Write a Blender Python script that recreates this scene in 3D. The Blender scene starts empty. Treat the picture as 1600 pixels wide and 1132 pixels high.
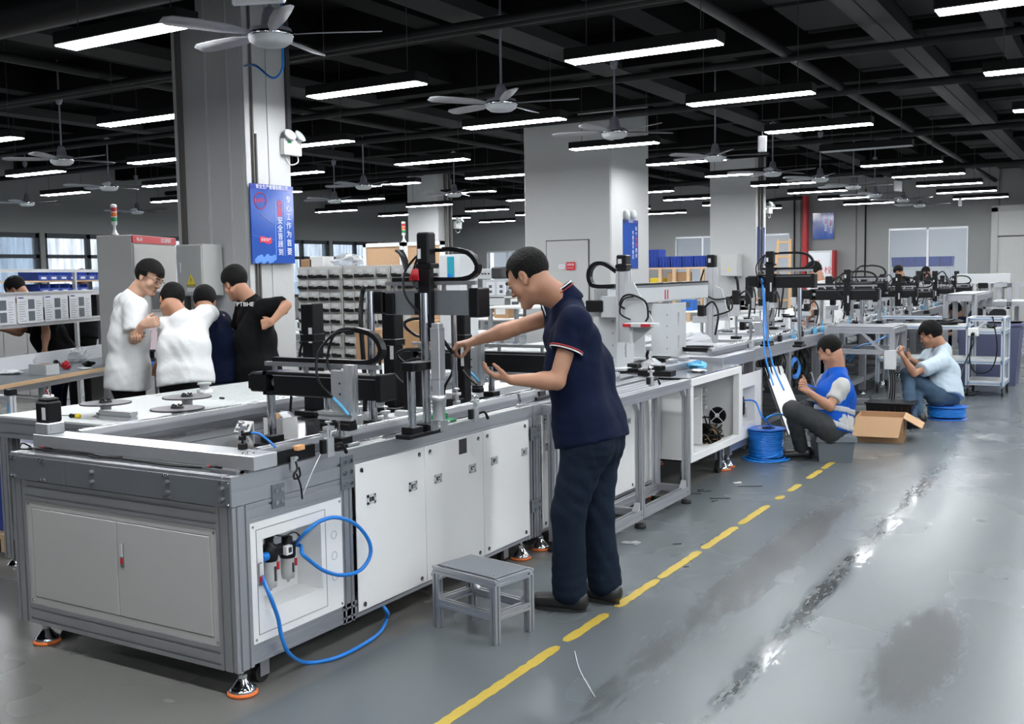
import bpy, math, random
import numpy as np
from mathutils import Vector, Matrix
from math import sin, cos, pi, radians
S = bpy.context.scene
COL = S.collection
RND = random.Random(7)
# ---------------------------------------------------------------- camera
FPX, PCX, PCY, EYE = 1642.6, 745.0, 566.0, 1.6
YAW, PIT, ROL = radians(31.862), radians(4.767), radians(-1.049)
fwd = np.array([-sin(YAW) * cos(PIT), cos(YAW) * cos(PIT), -sin(PIT)])
r0 = np.array([cos(YAW), sin(YAW), 0.0]); u0 = np.cross(r0, fwd)
rgt = r0 * cos(ROL) + u0 * sin(ROL); upv = -r0 * sin(ROL) + u0 * cos(ROL)
cam = bpy.data.cameras.new('camera'); camo = bpy.data.objects.new('camera', cam); COL.objects.link(camo)
camo.matrix_world = Matrix(((rgt[0], upv[0], -fwd[0], 0), (rgt[1], upv[1], -fwd[1], 0), (rgt[2], upv[2], -fwd[2], EYE), (0, 0, 0, 1)))
cam.sensor_width = 36; cam.lens = FPX * 36 / 1600; cam.shift_x = (800 - PCX) / 1600; cam.clip_end = 200
S.camera = camo
# ---------------------------------------------------------------- world, exposure
W = bpy.data.worlds.new('world'); S.world = W; W.use_nodes = True
wn = W.node_tree; wn.nodes.clear()
wo = wn.nodes.new('ShaderNodeOutputWorld'); wb = wn.nodes.new('ShaderNodeBackground')
tc = wn.nodes.new('ShaderNodeTexCoord'); nz = wn.nodes.new('ShaderNodeTexNoise'); nz.inputs['Scale'].default_value = 3
rp = wn.nodes.new('ShaderNodeValToRGB'); rp.color_ramp.elements[0].color = (.50, .62, .78, 1); rp.color_ramp.elements[1].color = (.78, .85, .95, 1)
rp.color_ramp.elements[0].position = .35; rp.color_ramp.elements[1].position = .65
wn.links.new(tc.outputs['Generated'], nz.inputs['Vector']); wn.links.new(nz.outputs['Fac'], rp.inputs['Fac'])
wn.links.new(rp.outputs['Color'], wb.inputs['Color']); wn.links.new(wb.outputs[0], wo.inputs[0]); wb.inputs['Strength'].default_value = 1.9
S.view_settings.view_transform = 'Standard'; S.view_settings.look = 'None'
S.view_settings.exposure = 0.0; S.view_settings.gamma = 1.0; S.view_settings.use_curve_mapping = False
LAMP = 68.0
S.cycles.max_bounces = 6; S.cycles.diffuse_bounces = 4; S.cycles.glossy_bounces = 3; S.cycles.transparent_max_bounces = 8
S.cycles.sample_clamp_indirect = 6.0; S.cycles.caustics_reflective = False; S.cycles.caustics_refractive = False
# survey helpers: where a sight line from the eye point meets a plane of the room
def ray(u, v): return fwd + rgt * ((u - PCX) / FPX) + upv * (-(v - PCY) / FPX)
def at(u, v, x=None, y=None, z=None, w=None):
    d = ray(u, v)
    t = x / d[0] if x is not None else y / d[1] if y is not None else (z - EYE) / d[2] if z is not None else w / float(d @ fwd)
    return Vector((float(d[0] * t), float(d[1] * t), float(EYE + d[2] * t)))
# ---------------------------------------------------------------- materials
M = {}
def mat(n, col, rough=.5, metal=0., bump=0., bs=40., var=0., vs=6., emis=None, es=0., alpha=None, spec=None, coat=0., stretch=None, trans=0.):
    if n in M: return M[n]
    m = bpy.data.materials.new(n); M[n] = m; m.use_nodes = True; t = m.node_tree; b = t.nodes['Principled BSDF']
    c = tuple(col) + (1,)
    b.inputs['Base Color'].default_value = c; b.inputs['Roughness'].default_value = rough; b.inputs['Metallic'].default_value = metal
    if coat: b.inputs['Coat Weight'].default_value = coat; b.inputs['Coat Roughness'].default_value = .1
    if spec is not None: b.inputs['Specular IOR Level'].default_value = spec
    if trans: b.inputs['Transmission Weight'].default_value = trans
    if emis: b.inputs['Emission Color'].default_value = tuple(emis) + (1,); b.inputs['Emission Strength'].default_value = es
    if alpha is not None: b.inputs['Alpha'].default_value = alpha
    if var or bump:
        tc = t.nodes.new('ShaderNodeTexCoord'); mp = t.nodes.new('ShaderNodeMapping'); t.links.new(tc.outputs['Object'], mp.inputs[0])
        if stretch: mp.inputs['Scale'].default_value = stretch
    if var:
        nz = t.nodes.new('ShaderNodeTexNoise'); nz.inputs['Scale'].default_value = vs; nz.inputs['Detail'].default_value = 3
        t.links.new(mp.outputs[0], nz.inputs['Vector'])
        mx = t.nodes.new('ShaderNodeMix'); mx.data_type = 'RGBA'
        mx.inputs[6].default_value = tuple(max(0, x * (1 - var)) for x in col) + (1,); mx.inputs[7].default_value = tuple(min(1, x * (1 + var)) for x in col) + (1,)
        t.links.new(nz.outputs['Fac'], mx.inputs[0]); t.links.new(mx.outputs[2], b.inputs['Base Color'])
    if bump:
        n2 = t.nodes.new('ShaderNodeTexNoise'); n2.inputs['Scale'].default_value = bs; n2.inputs['Detail'].default_value = 3
        t.links.new(mp.outputs[0], n2.inputs['Vector']); bp = t.nodes.new('ShaderNodeBump'); bp.inputs['Strength'].default_value = bump; bp.inputs['Distance'].default_value = .02
        t.links.new(n2.outputs['Fac'], bp.inputs['Height']); t.links.new(bp.outputs[0], b.inputs['Normal'])
    return m
mat('alu', (.56, .57, .60), .38, .85, var=.06, vs=3)
mat('alu_light', (.70, .71, .73), .42, .6, var=.04)
mat('alu_dark', (.36, .37, .39), .42, .8, var=.08)
mat('machined', (.74, .75, .77), .34, .75, var=.08, vs=12)
mat('chrome', (.72, .73, .76), .12, 1.)
mat('steel', (.42, .43, .45), .22, .9, var=.12, vs=2)
mat('plate_grey', (.20, .215, .235), .42, .4, var=.06)
mat('white', (.86, .86, .85), .5, var=.03, vs=2)
mat('white_bright', (.84, .85, .84), .45)
mat('panel_grey', (.50, .50, .485), .5, var=.03)
mat('cabinet', (.42, .43, .41), .5, var=.04)
mat('black', (.007, .007, .008), .36, spec=.28)
mat('black_matte', (.016, .016, .017), .7)
mat('rubber', (.01, .01, .01), .6)
mat('dark', (.03, .03, .033), .6)
mat('lampbody', (.006, .006, .006), .6, spec=.2)
mat('orange', (.85, .20, .04), .5)
mat('orange_pale', (.85, .42, .18), .5)
mat('blue', (.02, .16, .62), .35, var=.1)
mat('tube_blue', (.01, .22, .72), .3, coat=.3)
mat('tote', (.012, .05, .33), .5, var=.15, vs=8)
mat('skyblue', (.12, .45, .75), .5)
mat('red', (.55, .02, .03), .4)
mat('redpipe', (.38, .015, .02), .45)
mat('yellow', (.80, .62, .03), .5)
mat('green', (.02, .30, .10), .5)
mat('teal', (.02, .28, .36), .5)
mat('label', (.72, .72, .72), .6, var=.25, vs=120)
mat('paper', (.78, .79, .82), .7, var=.03)
mat('ink', (.10, .11, .14), .8)
mat('wood', (.62, .38, .18), .6, var=.2, vs=4, stretch=(1, 6, 12))
mat('palewood', (.70, .48, .28), .6, var=.15, vs=4, stretch=(1, 1, 10))
mat('cork', (.52, .33, .19), .85, var=.12, vs=60)
mat('cardboard', (.42, .25, .13), .8, var=.08, vs=5)
mat('cardboard_in', (.50, .31, .17), .85, var=.05)
mat('top_white', (.58, .60, .60), .45)
mat('mirror_plate', (.34, .35, .36), .14, .95, var=.1, vs=1.5)
mat('bag', (.72, .74, .76), .22, alpha=.5, bump=.5, bs=18)
mat('crate_grey', (.13, .15, .17), .5, var=.05)
mat('lilac', (.10, .11, .20), .5, var=.1)
mat('clear', (.6, .65, .7), .08, alpha=.10)
mat('skin', (.46, .235, .145), .5, var=.08, vs=9, bump=.06, bs=120)
mat('skin_light', (.54, .315, .215), .5, var=.08, vs=9, bump=.06, bs=120)
mat('hair', (.006, .0055, .005), .6, spec=.15, bump=.6, bs=160, stretch=(1, 1, .35))
mat('hair_fade', (.12, .075, .055), .7, bump=.4, bs=220)
mat('white_cloth', (.76, .77, .77), .85, spec=.12, bump=.35, bs=9)
mat('pale_blue_cloth', (.52, .62, .70), .85, spec=.12, bump=.45, bs=9)
mat('navy_cloth', (.005, .009, .03), .8, spec=.12, bump=.3, bs=9)
mat('blue_vest', (.006, .085, .46), .6, spec=.12, bump=.35, bs=8)
mat('grey_tee', (.50, .50, .48), .9, spec=.12, bump=.3, bs=9)
mat('black_cloth', (.005, .005, .0055), .9, spec=.12, bump=.3, bs=9)
mat('dark_jeans', (.010, .017, .031), .85, spec=.12, bump=.5, bs=10, var=.25, vs=5)
mat('jeans', (.05, .085, .13), .85, spec=.12, bump=.5, bs=10, var=.25, vs=5)
mat('grey_trouser', (.055, .058, .06), .85, spec=.12, bump=.5, bs=10, var=.15, vs=5)
mat('reflective', (.45, .46, .48), .4)
mat('shoe', (.013, .012, .012), .35, coat=.3)
mat('shoe_sole', (.02, .02, .02), .7)
mat('eye', (.01, .008, .008), .2)
mat('lip', (.36, .15, .12), .5)
mat('glass_lens', (.6, .65, .7), .05, alpha=.25)
mat('screen_on', (.5, .4, .42), .3, emis=(.55, .42, .45), es=.5)
mat('screen_dark', (.08, .09, .10), .15)
mat('posterblue', (.015, .075, .38), .12, var=.35, vs=2.2, coat=1.)
mat('posterblue_dark', (.01, .03, .28), .15, coat=1.)
mat('posterwhite', (.80, .84, .90), .3)
mat('posterlight', (.12, .28, .70), .2)
mat('posterred', (.60, .03, .06), .3)
mat('tin', (.60, .62, .63), .5)
mat('window_frame', (.02, .03, .038), .5)
def lamp_mat():
    m = bpy.data.materials.new('lamp_diffuser'); m.use_nodes = True; t = m.node_tree; t.nodes.clear()
    o = t.nodes.new('ShaderNodeOutputMaterial'); e = t.nodes.new('ShaderNodeEmission'); e.inputs['Color'].default_value = (.94, .97, 1, 1); e.inputs['Strength'].default_value = LAMP
    t.links.new(e.outputs[0], o.inputs[0]); M['lamp'] = m
lamp_mat()
# ---------------------------------------------------------------- mesh builder
class MB:
    def __init__(s): s.v = []; s.f = []; s.m = []; s.sm = []; s.mi = 0; s.smooth = False
    def add(s, vs, fs, smooth=None):
        b = len(s.v); s.v += [tuple(p) for p in vs]
        for f in fs: s.f.append([b + i for i in f]); s.m.append(s.mi); s.sm.append(s.smooth if smooth is None else smooth)
        return s
    def box(s, c, d, bev=0., R=None):
        x, y, z = [k / 2 for k in d]; c = Vector(c)
        if bev <= 0:
            vs = [Vector((a * x, b * y, e * z)) for a in (-1, 1) for b in (-1, 1) for e in (-1, 1)]
            fs = [(0, 1, 3, 2), (4, 6, 7, 5), (0, 4, 5, 1), (2, 3, 7, 6), (0, 2, 6, 4), (1, 5, 7, 3)]
        else:
            bev = min(bev, x * .95, y * .95, z * .95); vs = []; ix = {}
            for a in (-1, 1):
                for b in (-1, 1):
                    for e in (-1, 1):
                        ix[a, b, e] = len(vs)
                        vs += [Vector((a * x, b * (y - bev), e * (z - bev))), Vector((a * (x - bev), b * y, e * (z - bev))), Vector((a * (x - bev), b * (y - bev), e * z))]
            fs = []
            for a in (-1, 1):
                q = [ix[a, -1, -1], ix[a, 1, -1], ix[a, 1, 1], ix[a, -1, 1]]; fs.append(q if a > 0 else q[::-1])
                q = [ix[-1, a, -1] + 1, ix[-1, a, 1] + 1, ix[1, a, 1] + 1, ix[1, a, -1] + 1]; fs.append(q if a > 0 else q[::-1])
                q = [ix[-1, -1, a] + 2, ix[1, -1, a] + 2, ix[1, 1, a] + 2, ix[-1, 1, a] + 2]; fs.append(q if a > 0 else q[::-1])
            for a in (-1, 1):
                for b in (-1, 1):
                    fs.append([ix[a, b, -1], ix[a, b, -1] + 1, ix[a, b, 1] + 1, ix[a, b, 1]][::(1 if a * b < 0 else -1)] if 0 else ([ix[a, b, -1], ix[a, b, -1] + 1, ix[a, b, 1] + 1, ix[a, b, 1]] if a * b > 0 else [ix[a, b, 1], ix[a, b, 1] + 1, ix[a, b, -1] + 1, ix[a, b, -1]]))
                    fs.append([ix[a, -1, b], ix[a, 1, b], ix[a, 1, b] + 2, ix[a, -1, b] + 2] if a * b > 0 else [ix[a, -1, b] + 2, ix[a, 1, b] + 2, ix[a, 1, b], ix[a, -1, b]])
                    fs.append([ix[-1, a, b] + 1, ix[-1, a, b] + 2, ix[1, a, b] + 2, ix[1, a, b] + 1] if a * b > 0 else [ix[1, a, b] + 1, ix[1, a, b] + 2, ix[-1, a, b] + 2, ix[-1, a, b] + 1])
                    for e in (-1, 1):
                        t = ix[a, b, e]; fs.append([t, t + 1, t + 2] if a * b * e > 0 else [t + 2, t + 1, t])
        if R is not None: vs = [R @ p for p in vs]
        return s.add([p + c for p in vs], fs, False)
    def bb(s, x0, x1, y0, y1, z0, z1, bev=0.):
        return s.box(((x0 + x1) / 2, (y0 + y1) / 2, (z0 + z1) / 2), (abs(x1 - x0), abs(y1 - y0), abs(z1 - z0)), bev)
    def beam(s, a, b, w, h, up=(0, 0, 1)):
        a, b = Vector(a), Vector(b); d = b - a; L = d.length; d.normalize(); u = Vector(up)
        if abs(d.dot(u)) > .98: u = Vector((0, 1, 0))
        sd = d.cross(u).normalized(); u = sd.cross(d)
        R = Matrix((sd, d, u)).transposed()
        return s.box((a + b) / 2, (w, L, h), 0, R)
    def prof(s, a, b, w, h=None, nw=1, nh=1, up=(0, 0, 1), slot=.010, dep=.007):
        """slotted aluminium profile from a to b; w is across, h along up; nw slots on faces across, nh on the side faces"""
        h = h or w; a, b = Vector(a), Vector(b); d = (b - a).normalized(); u = Vector(up)
        if abs(d.dot(u)) > .98: u = Vector((0, 1, 0))
        sd = d.cross(u).normalized(); u = sd.cross(d)
        P = []
        def side(c0, c1, n, inw):
            P.append(c0); L = (c1 - c0).length; e = (c1 - c0).normalized()
            for k in range(n):
                m = L * (k + .5) / n
                P.extend([c0 + e * (m - slot / 2), c0 + e * (m - slot / 2) + inw * dep, c0 + e * (m + slot / 2) + inw * dep, c0 + e * (m + slot / 2)])
        c = [sd * (-w / 2) - u * (h / 2), sd * (w / 2) - u * (h / 2), sd * (w / 2) + u * (h / 2), sd * (-w / 2) + u * (h / 2)]
        side(c[0], c[1], nw, u); side(c[1], c[2], nh, -sd); side(c[2], c[3], nw, -u); side(c[3], c[0], nh, sd)
        n = len(P); vs = [a + p for p in P] + [b + p for p in P]
        fs = [(i, i + n, (i + 1) % n + n, (i + 1) % n) for i in range(n)] + [list(range(n)), list(range(2 * n - 1, n - 1, -1))]
        return s.add(vs, fs, False)
    def cyl(s, a, b, r, r2=None, n=14, caps=True, smooth=True):
        a, b = Vector(a), Vector(b); d = (b - a).normalized(); u = Vector((0, 0, 1)) if abs(d.z) < .9 else Vector((1, 0, 0))
        e1 = d.cross(u).normalized(); e2 = d.cross(e1); r2 = r if r2 is None else r2
        vs = [a + (e1 * cos(2 * pi * i / n) + e2 * sin(2 * pi * i / n)) * r for i in range(n)] + [b + (e1 * cos(2 * pi * i / n) + e2 * sin(2 * pi * i / n)) * r2 for i in range(n)]
        s.add(vs, [(i, (i + 1) % n, (i + 1) % n + n, i + n) for i in range(n)], smooth)
        if caps: s.add(vs, [list(range(n))[::-1], list(range(n, 2 * n))], False)
        return s
    def lathe(s, c, prof, n=20, axis=(0, 0, 1), smooth=True):
        c = Vector(c); d = Vector(axis).normalized(); u = Vector((0, 0, 1)) if abs(d.z) < .9 else Vector((1, 0, 0))
        e1 = d.cross(u).normalized(); e2 = d.cross(e1); vs = []; fs = []
        for (r, z) in prof: vs += [c + d * z + (e1 * cos(2 * pi * i / n) + e2 * sin(2 * pi * i / n)) * r for i in range(n)]
        for k in range(len(prof) - 1): fs += [(k * n + i, k * n + (i + 1) % n, (k + 1) * n + (i + 1) % n, (k + 1) * n + i) for i in range(n)]
        s.add(vs, fs, smooth)
        if prof[0][0] > .0005: s.add(vs[:n], [list(range(n))[::-1]], False)
        if prof[-1][0] > .0005: s.add(vs[-n:], [list(range(n))], False)
        return s
    def tube(s, pts, r, n=8, closed=False, sub=0):
        P = [Vector(p) for p in pts]
        if sub: P = spline(P, sub)
        rr = r if isinstance(r, (list, tuple)) else [r] * len(P)
        if len(rr) != len(P): rr = [r[min(len(r) - 1, int(i * len(r) / len(P)))] for i in range(len(P))]
        vs = []; fs = []; pe = None
        for i, p in enumerate(P):
            d = (P[min(i + 1, len(P) - 1)] - P[max(i - 1, 0)]).normalized()
            if pe is None: u = Vector((0, 0, 1)) if abs(d.z) < .9 else Vector((1, 0, 0)); e1 = d.cross(u).normalized()
            else: e1 = (pe - d * pe.dot(d)).normalized()
            pe = e1; e2 = d.cross(e1)
            vs += [p + (e1 * cos(2 * pi * k / n) + e2 * sin(2 * pi * k / n)) * rr[i] for k in range(n)]
        for i in range(len(P) - 1): fs += [(i * n + k, i * n + (k + 1) % n, (i + 1) * n + (k + 1) % n, (i + 1) * n + k) for k in range(n)]
        s.add(vs, fs, True); s.add(vs, [list(range(n))[::-1], list(range((len(P) - 1) * n, len(P) * n))], False)
        return s
    def prism(s, poly, axis, a0, a1):
        """poly: list of 2D points in the plane across axis ('x': (y,z), 'y': (x,z), 'z': (x,y))"""
        def P(p, t): return (t, p[0], p[1]) if axis == 'x' else (p[0], t, p[1]) if axis == 'y' else (p[0], p[1], t)
        n = len(poly); vs = [P(p, a0) for p in poly] + [P(p, a1) for p in poly]
        return s.add(vs, [(i, (i + 1) % n, (i + 1) % n + n, i + n) for i in range(n)] + [list(range(n))[::-1], list(range(n, 2 * n))], False)
    def ell(s, c, r, n=12, m=8):
        c = Vector(c); r = (r, r, r) if not hasattr(r, '__len__') else r
        vs = [c + Vector((0, 0, -r[2]))]
        for j in range(1, m):
            a = -pi / 2 + pi * j / m
            vs += [c + Vector((r[0] * cos(a) * cos(2 * pi * i / n), r[1] * cos(a) * sin(2 * pi * i / n), r[2] * sin(a))) for i in range(n)]
        vs.append(c + Vector((0, 0, r[2]))); fs = [(0, 1 + (i + 1) % n, 1 + i) for i in range(n)]
        for j in range(m - 2): fs += [(1 + j * n + i, 1 + j * n + (i + 1) % n, 1 + (j + 1) * n + (i + 1) % n, 1 + (j + 1) * n + i) for i in range(n)]
        b = 1 + (m - 2) * n; fs += [(b + i, b + (i + 1) % n, len(vs) - 1) for i in range(n)]
        return s.add(vs, fs, True)
    def build(s, name, mats, parent=None, loc=None, kind=None, fixn=True):
        me = bpy.data.meshes.new(name)
        off = Vector((0, 0, 0))
        if parent is not None: off = WPOS.get(parent.name, Vector((0, 0, 0)))
        if loc is not None and parent is None: off = Vector(loc)
        me.from_pydata([(p[0] - off[0], p[1] - off[1], p[2] - off[2]) for p in s.v], [], s.f)
        if isinstance(mats, str): mats = [mats]
        for m in mats: me.materials.append(M[m])
        me.polygons.foreach_set('material_index', s.m); me.polygons.foreach_set('use_smooth', s.sm)
        if fixn:
            import bmesh
            bm = bmesh.new(); bm.from_mesh(me); bmesh.ops.recalc_face_normals(bm, faces=bm.faces); bm.to_mesh(me); bm.free()
        o = bpy.data.objects.new(name, me); COL.objects.link(o)
        if parent is not None: o.parent = parent; WPOS[o.name] = off
        else: o.location = off; WPOS[o.name] = off
        if kind: o['kind'] = kind
        return o
WPOS = {}   # world base of every thing, for parts modelled in world coordinates
def spline(P, sub):
    out = []
    for i in range(len(P) - 1):
        p0, p1, p2, p3 = P[max(i - 1, 0)], P[i], P[i + 1], P[min(i + 2, len(P) - 1)]
        for k in range(sub):
            t = k / sub
            out.append(.5 * ((2 * p1) + (-p0 + p2) * t + (2 * p0 - 5 * p1 + 4 * p2 - p3) * t * t + (-p0 + 3 * p1 - 3 * p2 + p3) * t ** 3))
    out.append(P[-1]); return out
def thing(name, label, cat, loc=(0, 0, 0), group=None):
    o = bpy.data.objects.new(name, None); COL.objects.link(o); o.location = loc; o.empty_display_size = .1
    WPOS[o.name] = Vector(loc); o['label'] = label; o['category'] = cat
    if group: o['group'] = group
    return o
def tag(o, label, cat, group=None, kind=None):
    o['label'] = label; o['category'] = cat
    if group: o['group'] = group
    if kind: o['kind'] = kind
    return o
def clone(o, loc, label=None, group=None, rotz=None, scale=None, skip=()):
    r = o.copy(); COL.objects.link(r); r.location = loc
    if rotz is not None: r.rotation_euler = (0, 0, rotz)
    if scale: r.scale = scale
    if label: r['label'] = label
    if group: r['group'] = group
    for ch in list(o.children):
        if ch.name.split('.')[0] in skip: continue
        c = ch.copy(); COL.objects.link(c); c.parent = r
        for g in list(ch.children):
            d = g.copy(); COL.objects.link(d); d.parent = c
    return r
def text(name, s, mtl, size, origin, xdir, ydir, parent=None, depth=.001, align='CENTER'):
    """flat lettering as a thin mesh"""
    cu = bpy.data.curves.new(name, 'FONT'); cu.body = s; cu.size = size; cu.extrude = depth; cu.align_x = align; cu.align_y = 'CENTER'; cu.resolution_u = 2
    t = bpy.data.objects.new(name, cu); COL.objects.link(t)
    dg = bpy.context.evaluated_depsgraph_get(); me = bpy.data.meshes.new_from_object(t.evaluated_get(dg))
    bpy.data.objects.remove(t); me.name = name
    x = Vector(xdir).normalized(); y = Vector(ydir).normalized(); z = x.cross(y)
    off = WPOS.get(parent.name, Vector((0, 0, 0))) if parent is not None else Vector((0, 0, 0))
    R = Matrix((x, y, z)).transposed().to_4x4(); R.translation = Vector(origin) - off
    me.transform(R); me.materials.clear(); me.materials.append(M[mtl])
    for p in me.polygons: p.material_index = 0
    o = bpy.data.objects.new(name, me); COL.objects.link(o)
    if parent is not None: o.parent = parent; WPOS[o.name] = off
    return o
def struct(mb, name, m, kind='structure'):
    o = mb.build(name, m); o['kind'] = kind; return o
ORD = ['nearest', 'second nearest', 'third nearest', 'fourth nearest', 'fifth nearest', 'sixth nearest', 'seventh nearest', 'eighth nearest', 'ninth nearest', 'tenth nearest']
# ================================================================= SETTING
XL, YB, XR, YF, ZC = -20.0, 30.0, 6.5, -5.0, 4.35
def floor_mat():
    m = bpy.data.materials.new('epoxy_floor'); M['floor'] = m; m.use_nodes = True; t = m.node_tree; b = t.nodes['Principled BSDF']
    N = t.nodes.new; L = t.links.new
    tc = N('ShaderNodeTexCoord'); sp = N('ShaderNodeSeparateXYZ'); L(tc.outputs['Object'], sp.inputs[0])
    def noise(sc, det=4, vec=None, ro=.6):
        n = N('ShaderNodeTexNoise'); n.inputs['Scale'].default_value = sc; n.inputs['Detail'].default_value = det; n.inputs['Roughness'].default_value = ro; L(vec or tc.outputs['Object'], n.inputs['Vector']); return n.outputs['Fac']
    def ramp(f, a, b_, c0=(0, 0, 0, 1), c1=(1, 1, 1, 1)):
        r = N('ShaderNodeValToRGB'); r.color_ramp.elements[0].position = a; r.color_ramp.elements[1].position = b_; r.color_ramp.elements[0].color = c0; r.color_ramp.elements[1].color = c1; L(f, r.inputs['Fac']); return r.outputs['Color']
    def mth(op, a, b_=None):
        n = N('ShaderNodeMath'); n.operation = op; n.use_clamp = op in ('MULTIPLY', 'ADD', 'SUBTRACT')
        for i, q in enumerate((a, b_)):
            if q is None: continue
            if isinstance(q, (int, float)): n.inputs[i].default_value = q
            else: L(q, n.inputs[i])
        return n.outputs[0]
    def mix(f, a, b_):
        n = N('ShaderNodeMix'); n.data_type = 'RGBA'
        L(f, n.inputs[0])
        for i, q in ((6, a), (7, b_)):
            if isinstance(q, tuple): n.inputs[i].default_value = q
            else: L(q, n.inputs[i])
        return n.outputs[2]
    base = ramp(noise(.5, 1), .2, .8, (.115, .131, .139, 1), (.134, .151, .160, 1))
    # wheel tracks worn into the walkway, and one bare blotch
    mp2 = N('ShaderNodeMapping'); mp2.inputs['Scale'].default_value = (16, 3.2, 1); L(tc.outputs['Object'], mp2.inputs[0])
    mp3 = N('ShaderNodeMapping'); mp3.inputs['Scale'].default_value = (2.5, .8, 1); L(tc.outputs['Object'], mp3.inputs[0])
    fine = noise(2.2, 6, mp2.outputs[0], .72); big = noise(1.6, 2, mp3.outputs[0])
    def ellm(cx, cy, rx, ry):
        ax = mth('ABSOLUTE', _sub(N, L, sp.outputs[0], cx)); ay = mth('ABSOLUTE', _sub(N, L, sp.outputs[1], cy)); o_ = []
        for a_, r_ in ((ax, rx), (ay, ry)):
            d = N('ShaderNodeMath'); d.operation = 'DIVIDE'; L(a_, d.inputs[0]); d.inputs[1].default_value = r_; p = N('ShaderNodeMath'); p.operation = 'POWER'; L(d.outputs[0], p.inputs[0]); p.inputs[1].default_value = 2; o_.append(p.outputs[0])
        d = N('ShaderNodeMath'); d.operation = 'ADD'; L(o_[0], d.inputs[0]); L(o_[1], d.inputs[1]); r = N('ShaderNodeMapRange'); r.inputs[1].default_value = 1.8; r.inputs[2].default_value = .1; L(d.outputs[0], r.inputs[0]); return r.outputs[0]
    mA, mB, mC = ellm(-1.63, 5.6, .15, 2.4), ellm(-1.25, 5.8, .05, 3.4), ellm(-.70, 4.55, .17, .75)
    wA = ramp(mth('ADD', mth('MULTIPLY', mth('MULTIPLY', mA, big), .98), mth('SUBTRACT', fine, .3)), .52, .56)
    wB = ramp(mth('ADD', mth('MULTIPLY', mth('MULTIPLY', mB, big), .78), mth('SUBTRACT', fine, .3)), .52, .56)
    wC = ramp(mth('ADD', mth('MULTIPLY', mC, .56), mth('SUBTRACT', fine, .3)), .52, .57)
    gl = ramp(mth('ADD', mth('MULTIPLY', ellm(-1.25, 6.0, .10, 4.2), .42), mth('SUBTRACT', noise(3.1, 5, mp2.outputs[0], .7), .33)), .50, .54)
    wear = mth('ADD', mth('ADD', wA, wB), wC)
    col = mix(wear, base, (.066, .072, .075, 1))
    # paler, warmer floor colour left of the machine's front edge
    lm = N('ShaderNodeMapRange'); lm.inputs[1].default_value = -2.30; lm.inputs[2].default_value = -2.42; 
    v = N('ShaderNodeVectorMath'); v.operation = 'DOT_PRODUCT'; v.inputs[1].default_value = (.62, .78, 0); L(tc.outputs['Object'], v.inputs[0])
    L(sp.outputs[1], lm.inputs[0]); 
    ym = N('ShaderNodeMapRange'); ym.inputs[1].default_value = 9.0; ym.inputs[2].default_value = 8.9; L(sp.outputs[1], ym.inputs[0])
    xl = N('ShaderNodeMapRange'); xl.inputs[1].default_value = -2.70; xl.inputs[2].default_value = -2.74
    sx = N('ShaderNodeMath'); sx.operation = 'ADD'; L(sp.outputs[0], sx.inputs[0]); L(mth('MULTIPLY', _sub(N, L, sp.outputs[1], 2.6), 0.0), sx.inputs[1]); L(sx.outputs[0], xl.inputs[0])
    pale = mth('MULTIPLY', ym.outputs[0], xl.outputs[0])
    col = mix(mth('MULTIPLY', pale, .8), col, (.175, .17, .155, 1))
    L(col, b.inputs['Base Color'])
    ro = mix(gl, mix(wear, (.24, .24, .24, 1), (.34, .34, .34, 1)), (.07, .07, .07, 1)); 
    rr = N('ShaderNodeMath'); rr.operation = 'ADD'; L(ro, rr.inputs[0]); L(mth('MULTIPLY', noise(1.2, 2), .06), rr.inputs[1]); L(rr.outputs[0], b.inputs['Roughness'])
    b.inputs['Specular IOR Level'].default_value = .27
def _sub(N, L, a, c):
    n = N('ShaderNodeMath'); n.operation = 'SUBTRACT'; L(a, n.inputs[0]); n.inputs[1].default_value = c; return n.outputs[0]
floor_mat()
mat('wall', (.25, .252, .25), .8, bump=.1, bs=30, var=.03, vs=1.5)
mat('wall_white', (.50, .505, .50), .75, bump=.1, bs=30, var=.03, vs=1.5)
mat('ceiling', (.006, .006, .006), .9, spec=.1)
mat('soffit', (.04, .04, .04), .85, spec=.1)
mat('duct', (.04, .04, .042), .7)
mat('pipe', (.012, .012, .012), .6, spec=.2)
mat('pipe_grey', (.10, .095, .085), .5)
mat('outside', (.55, .62, .68), .9)
mb = MB(); mb.bb(XL - .3, XR + .3, YF - .3, YB + .3, -.2, 0); struct(mb, 'floor', 'floor')
mb = MB(); mb.bb(XL - .3, XR + .3, YF - .3, YB + .3, ZC, ZC + .2); struct(mb, 'ceiling', 'ceiling')
mb = MB(); mb.bb(XR, XR + .3, YF, YB, 0, .95); mb.bb(XR, XR + .3, YF, YB, 3.0, ZC)
for k in range(4): mb.bb(XR, XR + .3, YF + 5 * k - .15, YF + 5 * k + .15, .95, 3.0)
mb.bb(XR, XR + .3, YF + 15, YB, .95, 3.0)
struct(mb, 'wall_right', 'wall')
for k in range(3): mb = MB(); a = YF + 5 * k + .15; [mb.bb(XR + .1, XR + .16, a + q, a + q + .06, .95, 3.0) for q in (0, 2.32, 4.64)]; mb.bb(XR + .1, XR + .16, a, a + 4.7, 2.2, 2.27); struct(mb, 'window_%d' % (50 + k), 'window_frame')  # unseen windows, put in to bring daylight from the right
mb = MB(); mb.bb(XL, XR, YF - .3, YF, 0, ZC); struct(mb, 'wall_front', 'wall')
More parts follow.
